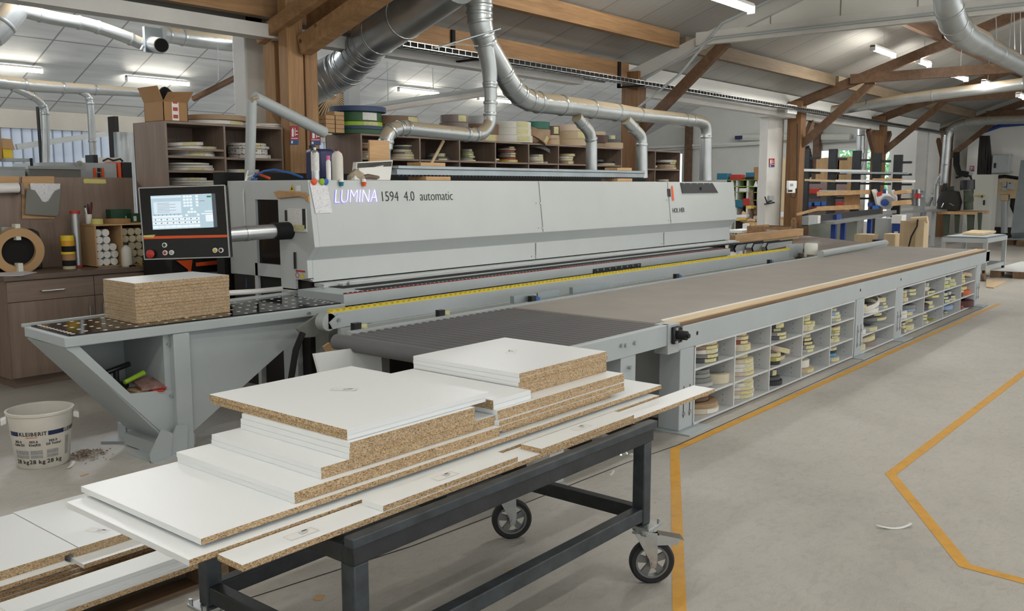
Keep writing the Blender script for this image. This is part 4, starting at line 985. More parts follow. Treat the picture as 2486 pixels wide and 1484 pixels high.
cell(xl[4]+0.260, 3.22, 2, [(.14, .03, 'light grey'), (.14, .03, 'white'), (.13, .032, 'light blue'), (.1, .03, 'cream')], CN[4])
roll((xl[4]+0.370, 3.3, zb[2]+.135), .13, .03, 'olive', 'flat olive edging roll on top of the fifth column pile', G1, 'yellow_note', tilt=(0, -4))
cell(xl[4]+0.270, 3.22, 1, [(.14, .045, 'cream'), (.13, .02, 'dark brown'), (.14, .03, 'light grey'), (.14, .02, 'olive'), (.15, .035, 'beige')], CN[4])
cell(xl[4]+0.270, 3.22, 0, [(.16, .045, 'light grey'), (.13, .03, 'blue', None), (.13, .025, 'black', None), (.125, .03, 'white'), (.11, .03, 'black', None)], CN[4])
G2 = 'edging rolls under the conveyor, single bay'
zc = cubby(9.47, 10.55, [], [.20, .40], 'single white cubby bay holding big loose rolls', .60)
roll((9.87, 3.27, zc[2]), .23, .05, 'white', 'big loose white roll lying on the top shelf of the single bay', G2, None, wall=.08)
roll((9.87, 3.29, zc[2]+.055), .26, .05, 'white', 'large open white hoop standing above the loose white roll', G2, None, wall=.05, tilt=(-4, -14))
roll((9.62, 3.16, zc[2]+.06), .08, .045, 'cream', 'small cream roll with yellow tape at the left of the single bay', G2, 'yellow_note')
stack(10.27, 3.35, zc[2], [(.14, .035, 'light grey'), (.13, .03, 'grey'), (.12, .05, 'cream')], 'back right of the single bay top shelf', G2)
roll((10.1, 3.26, zc[1]+.10), .24, .035, 'grey', 'wide grey roll sticking out of the single bay middle shelf', G2, 'yellow_note', ang=-106, tilt=(0, -3))
roll((10.1, 3.27, zc[1]+.14), .2, .035, 'dark brown', 'dark brown roll on the wide grey roll, single bay', G2, 'yellow_note', ang=-106)
roll((10.02, 3.27, zc[1]+.178), .16, .05, 'light grey', 'light grey roll topmost on the single bay middle pile', G2, None)
roll((9.87, 3.23, zc[1]), .19, .05, 'light grey', 'light grey roll with taped note at the foot of the middle shelf', G2, 'yellow_note', ang=-106)
roll((9.6, 3.18, zc[1]), .11, .05, 'white', 'white roll at the left of the single bay middle shelf', G2, None)
roll((9.58, 3.17, zc[1]+.052), .085, .045, 'light blue', 'pale blue roll on the white one, single bay', G2, None)
roll((9.58, 3.19, zc[1]+.1), .07, .04, 'pale pink', 'pale pink roll topmost of the little left pile, single bay', G2, None)
roll((9.95, 3.27, zc[0]), .21, .06, 'mauve', 'large mauve roll on the floor of the single bay', G2, None)
roll((9.88, 3.25, zc[0]+.064), .19, .05, 'cream', 'cream roll leaning on the mauve roll, single bay', G2, 'yellow_note', ang=-106, tilt=(-3, -7))
roll((9.6, 3.16, zc[0]), .095, .06, 'cream', 'squat cream roll at the bottom left, single bay', G2, 'yellow_note')
roll((9.57, 3.17, zc[0]+.062), .07, .045, 'white', 'white roll on the squat cream one, single bay', G2, None)
G3 = 'edging rolls under the conveyor, far shelf'
zd = cubby(10.80, 14.28, [11.70, 12.61, 13.50], [.20, .395], 'far white cubby shelf with four columns of coloured rolls', .595)
FN = ['first far', 'second far', 'third far', 'fourth far']
xq = [10.82, 11.71, 12.62, 13.51]
def fcell(x, lev, items, k, **kw): stack(x, 3.22, zd[lev], items, '%s cubby, %s column' % (LV[lev], FN[k]), G3, **kw)
fcell(xq[0]+0.220, 2, [(.07, .05, 'cream'), (.06, .05, 'beige'), (.06, .03, 'cream')], 0); fcell(xq[0]+0.520, 2, [(.18, .05, 'grey', None), (.2, .04, 'grey'), (.2, .035, 'sage')], 0, ang=-112)
fcell(xq[0]+0.240, 1, [(.1, .05, 'white', None), (.09, .035, 'white', None)], 0); fcell(xq[0]+0.540, 1, [(.18, .05, 'light grey'), (.19, .03, 'light blue', None), (.2, .045, 'grey', None)], 0, ang=-112)
fcell(xq[0]+0.220, 0, [(.09, .05, 'grey'), (.08, .04, 'beige'), (.08, .03, 'mauve')], 0); fcell(xq[0]+0.540, 0, [(.2, .06, 'cream'), (.13, .03, 'cream', None), (.18, .045, 'sage')], 0, ang=-112)
fcell(xq[1]+0.190, 2, [(.05, .05, 'mauve'), (.05, .05, 'white'), (.05, .05, 'light grey')], 1); fcell(xq[1]+0.480, 2, [(.18, .035, 'dark grey'), (.12, .035, 'grey'), (.11, .02, 'dark grey', None)], 1, ang=-112)
fcell(xq[1]+0.240, 1, [(.12, .045, 'dark grey', None), (.12, .03, 'dark brown', None)], 1); fcell(xq[1]+0.500, 1, [(.16, .04, 'light grey'), (.14, .05, 'light grey')], 1, ang=-112)
roll((xq[1]+0.620, 3.24, zd[1]+.125), .19, .035, 'olive', 'flat yellow green roll tucked under the shelf, second far column', G3, 'yellow_note', ang=-112)
fcell(xq[1]+0.250, 0, [(.12, .04, 'light grey'), (.11, .04, 'grey'), (.11, .035, 'grey'), (.1, .03, 'mauve')], 1); fcell(xq[1]+0.570, 0, [(.06, .02, 'olive', None)], 1)
fcell(xq[2]+0.320, 2, [(.2, .045, 'lime'), (.18, .055, 'teal'), (.2, .04, 'light blue')], 2, ang=-112); fcell(xq[2]+0.620, 2, [(.12, .05, 'cream'), (.1, .04, 'cream')], 2)
fcell(xq[2]+0.310, 1, [(.18, .045, 'teal'), (.18, .035, 'navy'), (.15, .05, 'dark grey')], 2, ang=-112); fcell(xq[2]+0.620, 1, [(.15, .03, 'cream'), (.15, .035, 'navy'), (.1, .05, 'light blue')], 2)
fcell(xq[2]+0.220, 0, [(.12, .03, 'sage', None), (.08, .03, 'black', None)], 2); fcell(xq[2]+0.500, 0, [(.16, .025, 'light grey'), (.14, .03, 'dark grey', None), (.22, .055, 'light blue', None)], 2)
fcell(xq[3]+0.240, 2, [(.11, .045, 'yellow'), (.1, .03, 'yellow'), (.09, .05, 'beige')], 3); roll((xq[3]+0.500, 3.25, zd[2]+.06), .2, .05, 'beige', 'tilted beige roll at the top of the fourth far column', G3, None, tilt=(0, 10))
fcell(xq[3]+0.250, 1, [(.1, .05, 'dark red', None), (.1, .04, 'red brown'), (.12, .045, 'yellow')], 3, ang=-112); fcell(xq[3]+0.540, 1, [(.16, .065, 'orange', None), (.11, .045, 'pale pink')], 3)
roll((xq[3]+0.540, 3.23, zd[0]), .22, .09, 'dark red', 'fat dark red roll at the bottom of the fourth far column', G3, None, wall=.5); roll((xq[3]+0.220, 3.13, zd[0]), .06, .05, 'red brown', 'tiny red brown roll left of the fat dark red roll', G3, None)
# ================================================================ TROLLEY
tr = thing('platform_trolley', 'dark steel trolley with swivel castors carrying white boards', 'trolley', (2.5, 2.36, 0))
tx0, tx1, ty0, ty1, tz = 1.655, 3.36, 1.95, 2.80, .735
q = .055
def bar(x0, x1, y0, y1, z0, z1, nme, m_='dark_steel'): return MB().box(x0, x1, y0, y1, z0, z1).build(nme, m_, tr, bev=.004)
bar(tx0, tx1, ty0, ty0+.05, tz-.09, tz-.03, 'top_rail'); bar(tx0, tx1, ty1-.05, ty1, tz-.09, tz-.03, 'top_rail')
bar(tx0, tx0+.05, ty0+.05, ty1-.05, tz-.09, tz-.03, 'top_rail'); bar(tx1-.05, tx1, ty0+.05, ty1-.05, tz-.09, tz-.03, 'top_rail')
bar(tx0-.01, tx1+.01, ty0-.012, ty0+.03, tz-.032, tz, 'edge_angle', 'bluish_steel'); bar(tx0-.01, tx1+.01, ty1-.03, ty1+.01, tz-.032, tz, 'edge_angle', 'bluish_steel')
for k in range(1, 4): xx = tx0+(tx1-tx0)*k/4; bar(xx-.025, xx+.025, ty0+.05, ty1-.05, tz-.05, tz-.002, 'cross_bar')
for xx in (tx0+.005, tx1-.065):
    for yy in (ty0+.005, ty1-.065): MB().box(xx, xx+.06, yy, yy+.06, .275, tz-.09).build('leg', 'bluish_steel', tr, bev=.006)
bar(tx0+.06, tx1-.06, ty0+.01, ty0+.06, .29, .35, 'lower_rail', 'bluish_steel'); bar(tx0+.06, tx1-.06, ty1-.06, ty1-.01, .29, .35, 'lower_rail')
bar(tx0+.01, tx0+.06, ty0+.06, ty1-.06, .29, .35, 'lower_rail'); bar(tx1-.06, tx1-.01, ty0+.06, ty1-.06, .29, .35, 'lower_rail')
def castor(x, y, off, rotz, brake):
    """swivel castor: plate, fork, wheel with spoked aluminium hub"""
    c = Vector((x, y, 0)); d = Vector((math.cos(rotz), math.sin(rotz), 0)); sd = Vector((-d.y, d.x, 0)); w = c+d*off; r_ = .1
    cs = MB().box(x-.055, x+.055, y-.055, y+.055, .262, .275); cs.cyl((x, y, .235), (x, y, .262), .04, 16)
    pt = cs.build('castor_plate', 'zinc', tr, bev=.002)
    mb = MB()
    for sx in (-.045, .045):
        for sy in (-.045, .045): MB().cyl((x+sx, y+sy, .275), (x+sx, y+sy, .292), .007, 8).build('bolt', 'zinc', pt)
    mb = MB(); z0, z1 = .1, .24
    for s_ in (-1, 1):
        o = sd*(s_*.032)
        pr = [c-d*.055, c+d*.055, None, None]
        A = [Vector((*(c+d*(-.05)).xy, z1))+o, Vector((*(c+d*.05).xy, z1))+o, Vector((*(w+d*.018).xy, z0+.02))+o, Vector((*(w+d*.012).xy, z0-.02))+o, Vector((*(w-d*.012).xy, z0-.02))+o, Vector((*(w-d*.02).xy, z0+.02))+o]
        mb.prism(A, sd*(s_*.005))
    mb.box(x-.045, x+.045, y-.037, y+.037, .232, .24)
    mb.build('fork', 'zinc', pt, bev=.001)
    wc = Vector((w.x, w.y, r_))
    wh = MB().lathe(wc-sd*.02, [(.075, 0), (.092, 0), (.1, .008), (.1, .032), (.092, .04), (.075, .04)], 40, True, ax=sd).build('wheel', 'rubber', pt)
    hb = MB().lathe(wc-sd*.017, [(.066, 0), (.077, 0), (.077, .034), (.066, .034)], 36, True, ax=sd)
    hb.lathe(wc-sd*.022, [(0, 0), (.022, 0), (.022, .044), (0, .044)], 16, ax=sd)
    for k in range(5):
        a = 2*math.pi*k/5+.4; e = d*math.cos(a)+Vector((0, 0, 1))*math.sin(a); pe = d*-math.sin(a)+Vector((0, 0, 1))*math.cos(a)
        hb.prism([wc+e*.018+pe*.012-sd*.006, wc+e*.07+pe*.018-sd*.006, wc+e*.07-pe*.018-sd*.006, wc+e*.018-pe*.012-sd*.006], sd*.012)
    hb.build('hub', 'hub_grey', pt)
    MB().cyl(wc-sd*.045, wc+sd*.045, .011, 10).build('axle', 'zinc', pt)
    if brake:
        b0 = Vector((*(c+d*.06).xy, .20)); mb = MB()
        for s_ in (-1, 1): mb.prism([b0+sd*(s_*.026)+d*-.02+Vector((0, 0, .03)), b0+sd*(s_*.026)+d*.09+Vector((0, 0, .005)), b0+sd*(s_*.026)+d*.09+Vector((0, 0, -.02)), b0+sd*(s_*.026)+d*-.02+Vector((0, 0, -.02))], sd*.003)
        mb.hexa([b0+d*.0-sd*.028+Vector((0, 0, .024)), b0+d*.11-sd*.034+Vector((0, 0, .0)), b0+d*.11+sd*.034+Vector((0, 0, .0)), b0+d*.0+sd*.028+Vector((0, 0, .024)), b0+d*.0-sd*.028+Vector((0, 0, .03)), b0+d*.11-sd*.034+Vector((0, 0, .006)), b0+d*.11+sd*.034+Vector((0, 0, .006)), b0+d*.0+sd*.028+Vector((0, 0, .03))])
        mb.build('brake_pedal', 'chrome', pt)
castor(tx1-.03, ty0+.02, .035, R(-46), True); castor(tx1-.03, ty1-.03, .035, R(-40), False)
castor(tx0+.03, ty1-.03, .04, R(200), False); castor(tx0+.03, ty0+.03, .04, R(190), False)
# ================================================================ WHITE BOARDS
T = .019
def board(x0, x1, y0, y1, zt_, label, group, edges='LR', sticker=None, name='melamine_board', T=T):
    """edges: which sides are edge banded white (L -x, R +x, F -y, B +y); others raw chipboard"""
    fc = [0, 0]+[0 if e in edges else 1 for e in 'FRBL']
    mb = MB().box(x0, x1, y0, y1, zt_-T+.0006, zt_, faces=fc)
    o = tag(mb.build(name, ['white_melamine', 'chipboard'], bev=.0006), label, 'board', group)
    if sticker:
        sx, sy, a = sticker; c = Vector((sx, sy, zt_)); d = Vector((math.cos(a), math.sin(a), 0)); e = Vector((-d.y, d.x, 0))
        def sq_(mb_, a0, a1, b0, b1, z): return mb_.quad(*[c+d*p+e*q_+Vector((0, 0, z)) for p, q_ in ((a0, b0), (a1, b0), (a1, b1), (a0, b1))])
        s_ = sq_(MB(), -.05, .05, -.02, .02, .0006).build('sticker', 'white_plastic', o)
        mb_ = MB()
        for q_ in (-.0195, .019): sq_(mb_, -.05, .05, q_, q_+.0008, .0009)
        for q_ in (-.05, .044, .049): sq_(mb_, q_, q_+.0008, -.02, .02, .0009)
        for k in range(4): sq_(mb_, -.005, .035-.006*k, .010-.006*k, .0125-.006*k, .0009)
        mb_.build('sticker_print', 'grey_print', s_); sq_(MB(), .012, .03, .012, .0175, .0009).build('sticker_logo', 'ink', s_)
    return o
GB = 'white boards on the steel trolley'
j = lambda: random.uniform(-.003, .003)
# front strips
board(1.315, 4.02, 1.995, 2.112, .754, 'long narrow white strip along the trolley front edge, overhanging both ends', GB, '', (1.55, 2.05, 0))
board(1.82, 2.478, 1.999, 2.096, .773, 'left of two short white strips lying on the long front strip', GB, 'L', (2.15, 2.05, 0))
board(2.61, 3.262, 1.992, 2.092, .773, 'right of two short white strips lying on the long front strip', GB, '', (2.95, 2.05, 0))
board(1.235, 3.69, 2.118, 2.82, .762, 'lowest large white panel on the trolley, jutting out to the left', GB, 'LR')
for k, (x0, x1) in enumerate(((1.62, 2.0), (2.12, 2.42), (2.52, 3.02), (3.15, 3.32))):
    board(x0, x1, 2.23, 2.75, .773, ['first', 'second', 'third', 'fourth'][k]+' white spacer strip from the left between the two big trolley panels', GB, 'FLRB', T=.0108)
board(1.295, 3.775, 2.155, 2.845, .792, 'upper large white panel carrying both piles on the trolley', GB, 'L')
# left pile
def pile(x0, x1, y0, y1, zs, nme, edges):
    n = len(zs)
    for i, z in enumerate(zs): board(x0+j(), x1+j(), y0+j(), y1+j(), z, nme % pos(i, n), GB, edges)
pile(1.625, 2.593, 2.178, 2.835, [.811, .830], 'white board %s of the lowest step, left trolley pile', 'LR')
pile(1.752, 2.598, 2.21, 2.818, [.849, .868], 'white board %s of the second step, left trolley pile', 'LR')
pile(1.866, 2.474, 2.205, 2.80, [.887, .906, .925], 'white board %s of the third step, left trolley pile', 'LR')
board(1.878, 2.565, 2.228, 3.01, .944, 'white board directly under the topmost panel, left trolley pile', GB, 'FR')
board(1.873, 2.575, 2.222, 3.015, .963, 'topmost square white panel with a label, left trolley pile', GB, 'FR', (2.25, 2.68, -1.0))
# right pile
board(2.64, 3.40, 2.20, 2.85, .811, 'white board under the right trolley pile, set back as a spacer', GB, 'L')
pile(2.595, 3.482, 2.182, 2.86, [.830, .849], 'white board %s of the lowest step, right trolley pile', 'L')
pile(2.604, 3.506, 2.20, 2.86, [.868, .887], 'white board %s of the second step, right trolley pile', 'LR')
pile(2.562, 2.742, 2.21, 2.795, [.906, .925], 'small white board %s, tucked between the two trolley piles', 'FR') if False else pile(2.60, 2.832, 2.22, 2.90, [.906, .925], 'small white board %s, tucked between the two trolley piles', 'F')
n = 5
for i, z in enumerate((.906, .925, .944, .963, .982)):
    board(2.84+j(), 3.492+j(), 2.285+j(), 2.90+j(), z, 'white board %s of the square stack, right trolley pile' % pos(i, n), GB, 'LR', (3.2, 2.62, .5) if i == 4 else None)
# ================================================================ PALLET WITH BOARDS, LEFT FOREGROUND
GP = 'white boards on the low pallet'
pa = thing('board_pallet', 'low chipboard pallet under the left foreground boards', 'pallet', (1.4, 3.7, 0))
MB().box(-.6, 2.35, 3.40, 4.35, .112, .131).build('deck', ['chipboard'], pa); MB().box(-.6, 2.3, 3.45, 3.55, 0, .018).build('runner', 'pallet_wood', pa)
for xx in (.2, 1.32, 2.05):
    for yy in (3.43, 4.2): MB().box(xx, xx+.14, yy, yy+.12, .018, .112).build('block', 'pallet_wood', pa)
z = .131
board(-.6, 2.2, 3.405, 3.50, z+T, 'lowest long white strip on the front edge of the pallet', GP, 'F')
board(-.6, 2.18, 3.41, 3.505, z+2*T, 'second long white strip up on the front edge of the pallet', GP, 'F')
board(-.6, 2.16, 3.41, 3.545, z+3*T, 'labelled long white strip on top of the front pallet strips', GP, 'F', (1.22, 3.478, 0))
for k in range(3): board(-.6, 2.2, 3.66+.01*k, 4.3, z+T*(k+1), 'wide board %s of the flat pile at the pallet back' % pos(k, 5), GP, '')
board(.2, 1.60, 3.645, 4.3, z+4*T, 'shorter wide board ending left of the pallet gap', GP, '', (1.25, 3.70, 0)); board(1.63, 2.3, 3.60, 4.3, z+4*T, 'wide white board right of the gap, half covered', GP, 'L')
for k in (4, 5):
    n_ = 'lower' if k == 4 else 'upper'
    board(-.3, 1.655 if k == 5 else 1.60, 3.70, 4.33, z+T*(k+1)+ (0 if k == 4 else .0), n_+' left white panel of the pair with a seam on the pallet', GP, '')
    board(1.66 if k == 5 else 1.64, 2.62, 3.70, 4.345, z+T*(k+1), n_+' right white panel of the pair with a seam on the pallet', GP, 'L', (1.80, 3.82, -1.2) if k == 5 else None)
# ================================================================ CHIPBOARD STACK ON THE INFEED TABLE
GS = 'raw chipboard pieces on the infeed table'
n = 12; h = .0218; z = TZ+.0025
for i in range(n):
    a0, a1, b0, b1 = Vector((2.915, 5.485, 0)), Vector((3.62, 5.51, 0)), Vector((3.60, 5.94, 0)), Vector((2.93, 5.925, 0))
    jj = Vector((j(), j(), 0)); m_ = MB(); q0 = [p+jj+Vector((0, 0, z+i*h+.0005)) for p in (a0, a1, b0, b1)]
    m_.hexa(q0+[p+Vector((0, 0, h-.0022)) for p in q0], faces=[0, 0, 1, 1, 1, 1])
    o = tag(m_.build('chipboard_piece', ['white_melamine', 'chipboard'], bev=.0008), 'raw edged chipboard piece %s of the stack on black infeed table' % pos(i, n), 'board', GS)
# ================================================================ BUCKET
bc = pz(104, 1130, 0)+Vector((.0, .16, 0)); bc = Vector((2.43, 5.83, 0))
bu = thing('glue_bucket', 'white open glue bucket with dark blue band and black lettering', 'bucket', bc)
rb_, rt_, bh = .152, .187, .355
MB().lathe(bc, [(0, .002), (rb_-.01, 0), (rb_, .012), (rt_, bh-.02), (rt_+.008, bh-.015), (rt_+.01, bh), (rt_-.003, bh+.002), (rt_-.006, bh-.03), (rb_-.004, .02), (0, .018)], 48).build('body', 'bucket_white', bu)
def br_(z): return rb_+(rt_-rb_)*(z-.012)/(bh-.032)
def bpatch(a0, a1, z0, z1, nme, m_, off=.001, par=bu):
    mb = MB(); k = max(2, int(abs(a1-a0)/5))
    for i in range(k):
        q0, q1 = R(a0+(a1-a0)*i/k), R(a0+(a1-a0)*(i+1)/k)
        mb.quad(*[bc+Vector(((br_(z)+off)*math.cos(q), (br_(z)+off)*math.sin(q), z)) for q, z in ((q0, z0), (q1, z0), (q1, z1), (q0, z1))])
    return mb.build(nme, m_, par)
fa = math.degrees(math.atan2(-bc.y, -bc.x))     # angle that faces the camera
bpatch(fa-70, fa-46, .218, .246, 'blue_band', 'navy'); bpatch(fa+12, fa+44, .218, .246, 'blue_band', 'navy')
def btext(s_, ang, z, size, m_='ink'):
    """letters set round the bucket side, one mesh per word"""
    wd = [.30 if c in "Iil.j/' " else .44 if c in 'tfr' else .64 if c in 'KDBR' else .55 for c in s_]; tot = sum(wd); acc = 0; mb = MB(); rr_ = br_(z)+.0014
    for ch, w_ in zip(s_, wd):
        a = R(ang)+(acc-tot/2)*size*1.02/rr_; acc += w_
        if ch == ' ': continue
        a += w_/2*size/rr_; n_ = Vector((math.cos(a), math.sin(a), 0)); tg = Vector((-n_.y, n_.x, 0))
        text(ch, size, m_, bc+n_*rr_+Vector((0, 0, z)), tg, n_*.11+Vector((0, 0, 1)), bu, off=0, ext=.0002, mb=mb, align='CENTER', offset=.0006)
    return mb.build('lettering', m_, bu)
btext('KLEIBERIT', fa-17, .221, .034); btext('KLEIBERIT', fa+66, .221, .034)
for da, w1_, w2_ in ((-47, '303.0', 'Colle D3'), (-14, '303.0', 'Klej/D3'), (23, '303.0', 'D3 Tutkal')):
    btext(w1_, fa+da-2, .176, .020); btext(w2_, fa+da, .156, .020)
for da in (-46, -12, 24): btext('28 kg', fa+da, .04, .036)
for da in (-58, -42, -14, 18): bpatch(fa+da-(10 if da > -50 else 3), fa+da+(14 if da > -50 else 4), .10, .125, 'small_print', 'grey_print'); bpatch(fa+da-(10 if da > -50 else 3), fa+da+(14 if da > -50 else 4), .075, .095, 'small_print', 'grey_print')
bpatch(fa+50, fa+60, .07, .19, 'small_print', 'grey_print'); bpatch(fa-30, fa-8, .208, .212, 'orange_line', 'orange')
for da in (-12, 165):
    pass
for a_ in (fa-88, fa+88):
    n_ = Vector((math.cos(R(a_)), math.sin(R(a_)), 0)); tg = Vector((-n_.y, n_.x, 0)); p = bc+n_*(rt_-.002)+Vector((0, 0, bh-.07))
    MB().prism([p-tg*.028, p+tg*.028, p+tg*.03+n_*.035+Vector((0, 0, -.012)), p-tg*.03+n_*.035+Vector((0, 0, -.012))], (0, 0, .04)).build('handle_lug', 'white_plastic', bu, bev=.006)
# litter on the floor
m_, nt, b = nm('shavings'); rr = N(nt, 'ShaderNodeTexNoise', Scale=40.); r2_ = ramp(nt, rr.outputs['Fac'], [(.3, '#7d6f60'), (.7, '#b5a692')]); nt.links.new(r2_.outputs['Color'], b.inputs['Base Color'])
mb = MB(); rnd = random.Random(5); c = pz(205, 1108, 0)
for i in range(420):
    r_ = abs(rnd.gauss(0, .07)); a = rnd.uniform(0, 6.28); p = c+Vector((r_*math.cos(a)*1.3, r_*math.sin(a), .002+rnd.random()*max(0, .045-.35*r_)))
    e1 = Vector((rnd.uniform(-1, 1), rnd.uniform(-1, 1), rnd.uniform(-.5, .5)))*.014; e2 = Vector((rnd.uniform(-1, 1), rnd.uniform(-1, 1), rnd.uniform(0, 1)))*.005
    mb.quad(p-e1, p+e2, p+e1, p-e2)
tag(mb.build('shavings', 'shavings'), 'heap of trimmed shavings beside the glue bucket', 'shavings', kind='stuff')
def litter(u, v, l, w_, a, m__, lab, curl=0.):
    c = pz(u, v, 0); d = Vector((math.cos(a), math.sin(a), 0)); e = Vector((-d.y, d.x, 0)); mb = MB(); k = 8
    for i in range(k):
        s0, s1 = l*(i/k-.5), l*((i+1)/k-.5)
        z0, z1 = curl*(s0/l*2)**2, curl*(s1/l*2)**2; b0, b1 = curl*1.5*(s0/l*2)**2, curl*1.5*(s1/l*2)**2
        P_ = [c+d*s0+e*(b0-w_/2), c+d*s1+e*(b1-w_/2), c+d*s1+e*(b1+w_/2), c+d*s0+e*(b0+w_/2)]
        for p, zz in zip(P_, (z0, z1, z1, z0)): p.z = .003+zz
        mb.hexa([p-Vector((0, 0, .0025)) for p in P_]+P_)
    return tag(mb.build('floor_scrap', m__), lab, 'scrap', 'scraps on the floor')
litter(2176, 1284, .19, .018, -.75, 'white_melamine', 'curled white offcut strip on the floor inside the yellow marking', .014)
litter(1487, 1150, .1, .012, .35, 'edge_white', 'pale splinter strip on the floor behind the trolley', .002)
litter(1535, 1104, .04, .03, .2, 'white_melamine', 'small white chip beside the chrome conveyor foot', 0)
litter(1235, 1276, .05, .04, .3, 'cardboard_light', 'brown chip on the floor left of the rear castor', 0)
litter(775, 1452, .05, .035, .5, 'pine', 'brown wooden chip on the floor under the trolley', 0)
litter(1234, 1383, .04, .008, -.4, 'pine', 'thin wood sliver on the floor by the lower rail', 0)
litter(175, 1130, .14, .02, .9, 'edge_white', 'pale strip of edging sticking out of the shavings', .004)
litter(205, 1154, .05, .02, .3, 'pine', 'small wood sliver on the floor in front of the shavings', 0)
litter(430, 1106, .07, .05, .4, 'white_melamine', 'white folded scrap next to the infeed foot', .01)
MBp = MB().prism([pz(u, v, 0) for u, v in ((245, 1078), (325, 1045), (375, 1055), (355, 1076))], (0, 0, .016))
tag(MBp.build('floor_plate', 'light_grey_paint'), 'dusty grey metal plate lying on the floor behind the infeed foot', 'plate')
MBp = MB().box(0, .1, 0, .02, 0, .11)
p = pz(312, 1072, 0); tag(MB().box(p.x, p.x+.012, p.y+.03, p.y+.14, .016, .11).build('angle_bracket', 'light_grey_paint'), 'upright grey bracket with a hole on the floor plate', 'bracket')
p = pz(2480, 1470, 0)
# ================================================================ WORKBENCH CABINET, LEFT
YD = 8.1
dk = thing('workbench_cabinet', 'brown wood decor cabinet with worktop left of the infeed table', 'cabinet', (3.9, 8.4, 0))
MB().box(3.17, 4.66, YD+.02, 8.68, .1, .945).build('carcass', 'decor_wood', dk); MB().box(3.23, 4.66, YD+.1, 8.68, 0, .1).build('plinth', 'decor_wood_x', dk)
MB().box(3.15, 4.69, YD-.03, 8.70, .945, .988).build('worktop', 'worktop_wood', dk, bev=.003)
def handle(p0, p1, par): 
    a, b2 = Vector(p0), Vector(p1); o = Vector((0, -.03, 0))
    return MB().tube([a, a+o, b2+o, b2], .006, 8).build('handle', 'alu', par)
xm_ = py(229, 700, YD).x; xs_ = 3.18
zs_ = py(229, 717, YD).z
for k, (a, b2) in enumerate(((xs_, xm_-.003), (xm_+.003, 4.65))):
    d = MB().box(a, b2, YD, YD+.02, zs_+.004, .935).build('drawer', 'decor_wood_x', dk, bev=.001); xc = (a+b2)/2; handle((xc-.1, YD, .84), (xc+.1, YD, .84), d)
    d = MB().box(a, b2, YD, YD+.02, .105, zs_-.002).build('door', 'decor_wood', dk, bev=.001); hx = b2-.06 if k == 0 else a+.06; handle((hx, YD, zs_-.08), (hx, YD, zs_-.27), d)
bb = tag(MB().box(2.4, 4.66, 8.70, 8.72, .0, 1.82).build('back_board', 'decor_wood'), 'brown decor back board behind the workbench', 'board')
# wall things on the back board (y 8.69)
def bq(us, y, nme, m_, par=None, th=.006): return MB().prism([py(u, v, y) for u, v in us], (0, -th, 0)).build(nme, m_, par)
tag(bq([(53, 428), (131, 428), (131, 531), (53, 531)], 8.694, 'plywood_plate', 'pine'), 'thin plywood plate behind the grey paper holder', 'plate')
tag(bq([(-30, 428), (46, 428), (46, 446), (-30, 446)], 8.694, 'plywood_plate', 'pine'), 'plywood plate above the white paper roll', 'plate')
t = thing('paper_holder', 'grey plastic wall holder with printed sheets', 'holder', py(100, 525, 8.68))
bq([(64, 458), (60, 520), (136, 525), (142, 520), (147, 458), (134, 463), (118, 488), (110, 491), (102, 489), (84, 462)], 8.655, 'front_pocket', 'steel_grey_paint' if False else 'machine_shadow_grey', t)
bq([(67, 458), (142, 458), (138, 524), (62, 520)], 8.688, 'back_plate', 'machine_shadow_grey', t)
t2 = tag(bq([(73, 445), (146, 446), (142, 500), (75, 500)], 8.672, 'printed_sheets', 'print_lines', th=.004), 'printed sheets standing in the grey wall holder', 'paper')
a, b2 = py(-30, 458, 8.62), py(44, 456, 8.62)
t = thing('paper_roll', 'white paper roll on a dowel at the left edge', 'paper roll', a.lerp(b2, .6))
MB().cyl(a, b2, .045, 20).build('roll', 'white_plastic', t); MB().cyl(b2, b2+Vector((.08, 0, 0)), .01, 8).build('dowel', 'pine', t); MB().box(b2.x+.01, b2.x+.035, 8.58, 8.70, b2.z-.06, b2.z+.04).build('bracket', 'decor_wood', t)
tag(bq([(202, 437), (206, 434), (256, 436), (258, 445), (252, 446), (204, 445)], 8.697, 'tape_strip', 'olive_tape' if 'olive_tape' in M else 'yellow_tape', th=.001), 'strip of yellow masking tape on the back board', 'tape')
# things on the worktop
def onw(u, y): p = py(u, 650, y); return Vector((p.x, y, .989))
t = thing('edging_coil', 'upright tan edging coil leaning on the back board', 'edging roll', onw(45, 8.45))
c = py(46, 611, 8.40); rr_ = (py(97, 611, 8.4).x-c.x)*1.16
MB().ring(c+Vector((0, .0, 0)), rr_, rr_*.66, .06, 40, 0, (.18, .98, .15)).build('coil', 'cardboard_light', t); MB().lathe(c+Vector((.01, .055, 0)), [(0, 0), (rr_*.66, 0)], 32, ax=(-.18, -.98, -.15)).build('dark_core', 'black_matt', t)
for k in (-1, 1): MB().box(c.x-.02, c.x+.02, c.y-.016, c.y+.06, c.z+k*rr_*.83-.07, c.z+k*rr_*.83+.07).build('tape_band', 'edge_white', t)
t = thing('black_case', 'black plastic tool case behind the upright edging coil', 'case', onw(30, 8.55))
MB().prism([py(u, v, 8.62) for u, v in ((-30, 560), (-10, 553), (70, 555), (85, 562), (92, 585), (94, 650), (-30, 658))], (0, -.08, 0)).build('body', 'black_plastic', t, bev=.01)
MB().box(py(5, 560, 8.5).x, py(30, 560, 8.5).x, 8.5, 8.6, py(5, 570, 8.5).z, py(5, 552, 8.5).z).build('latch', 'steel_grey_paint', t)
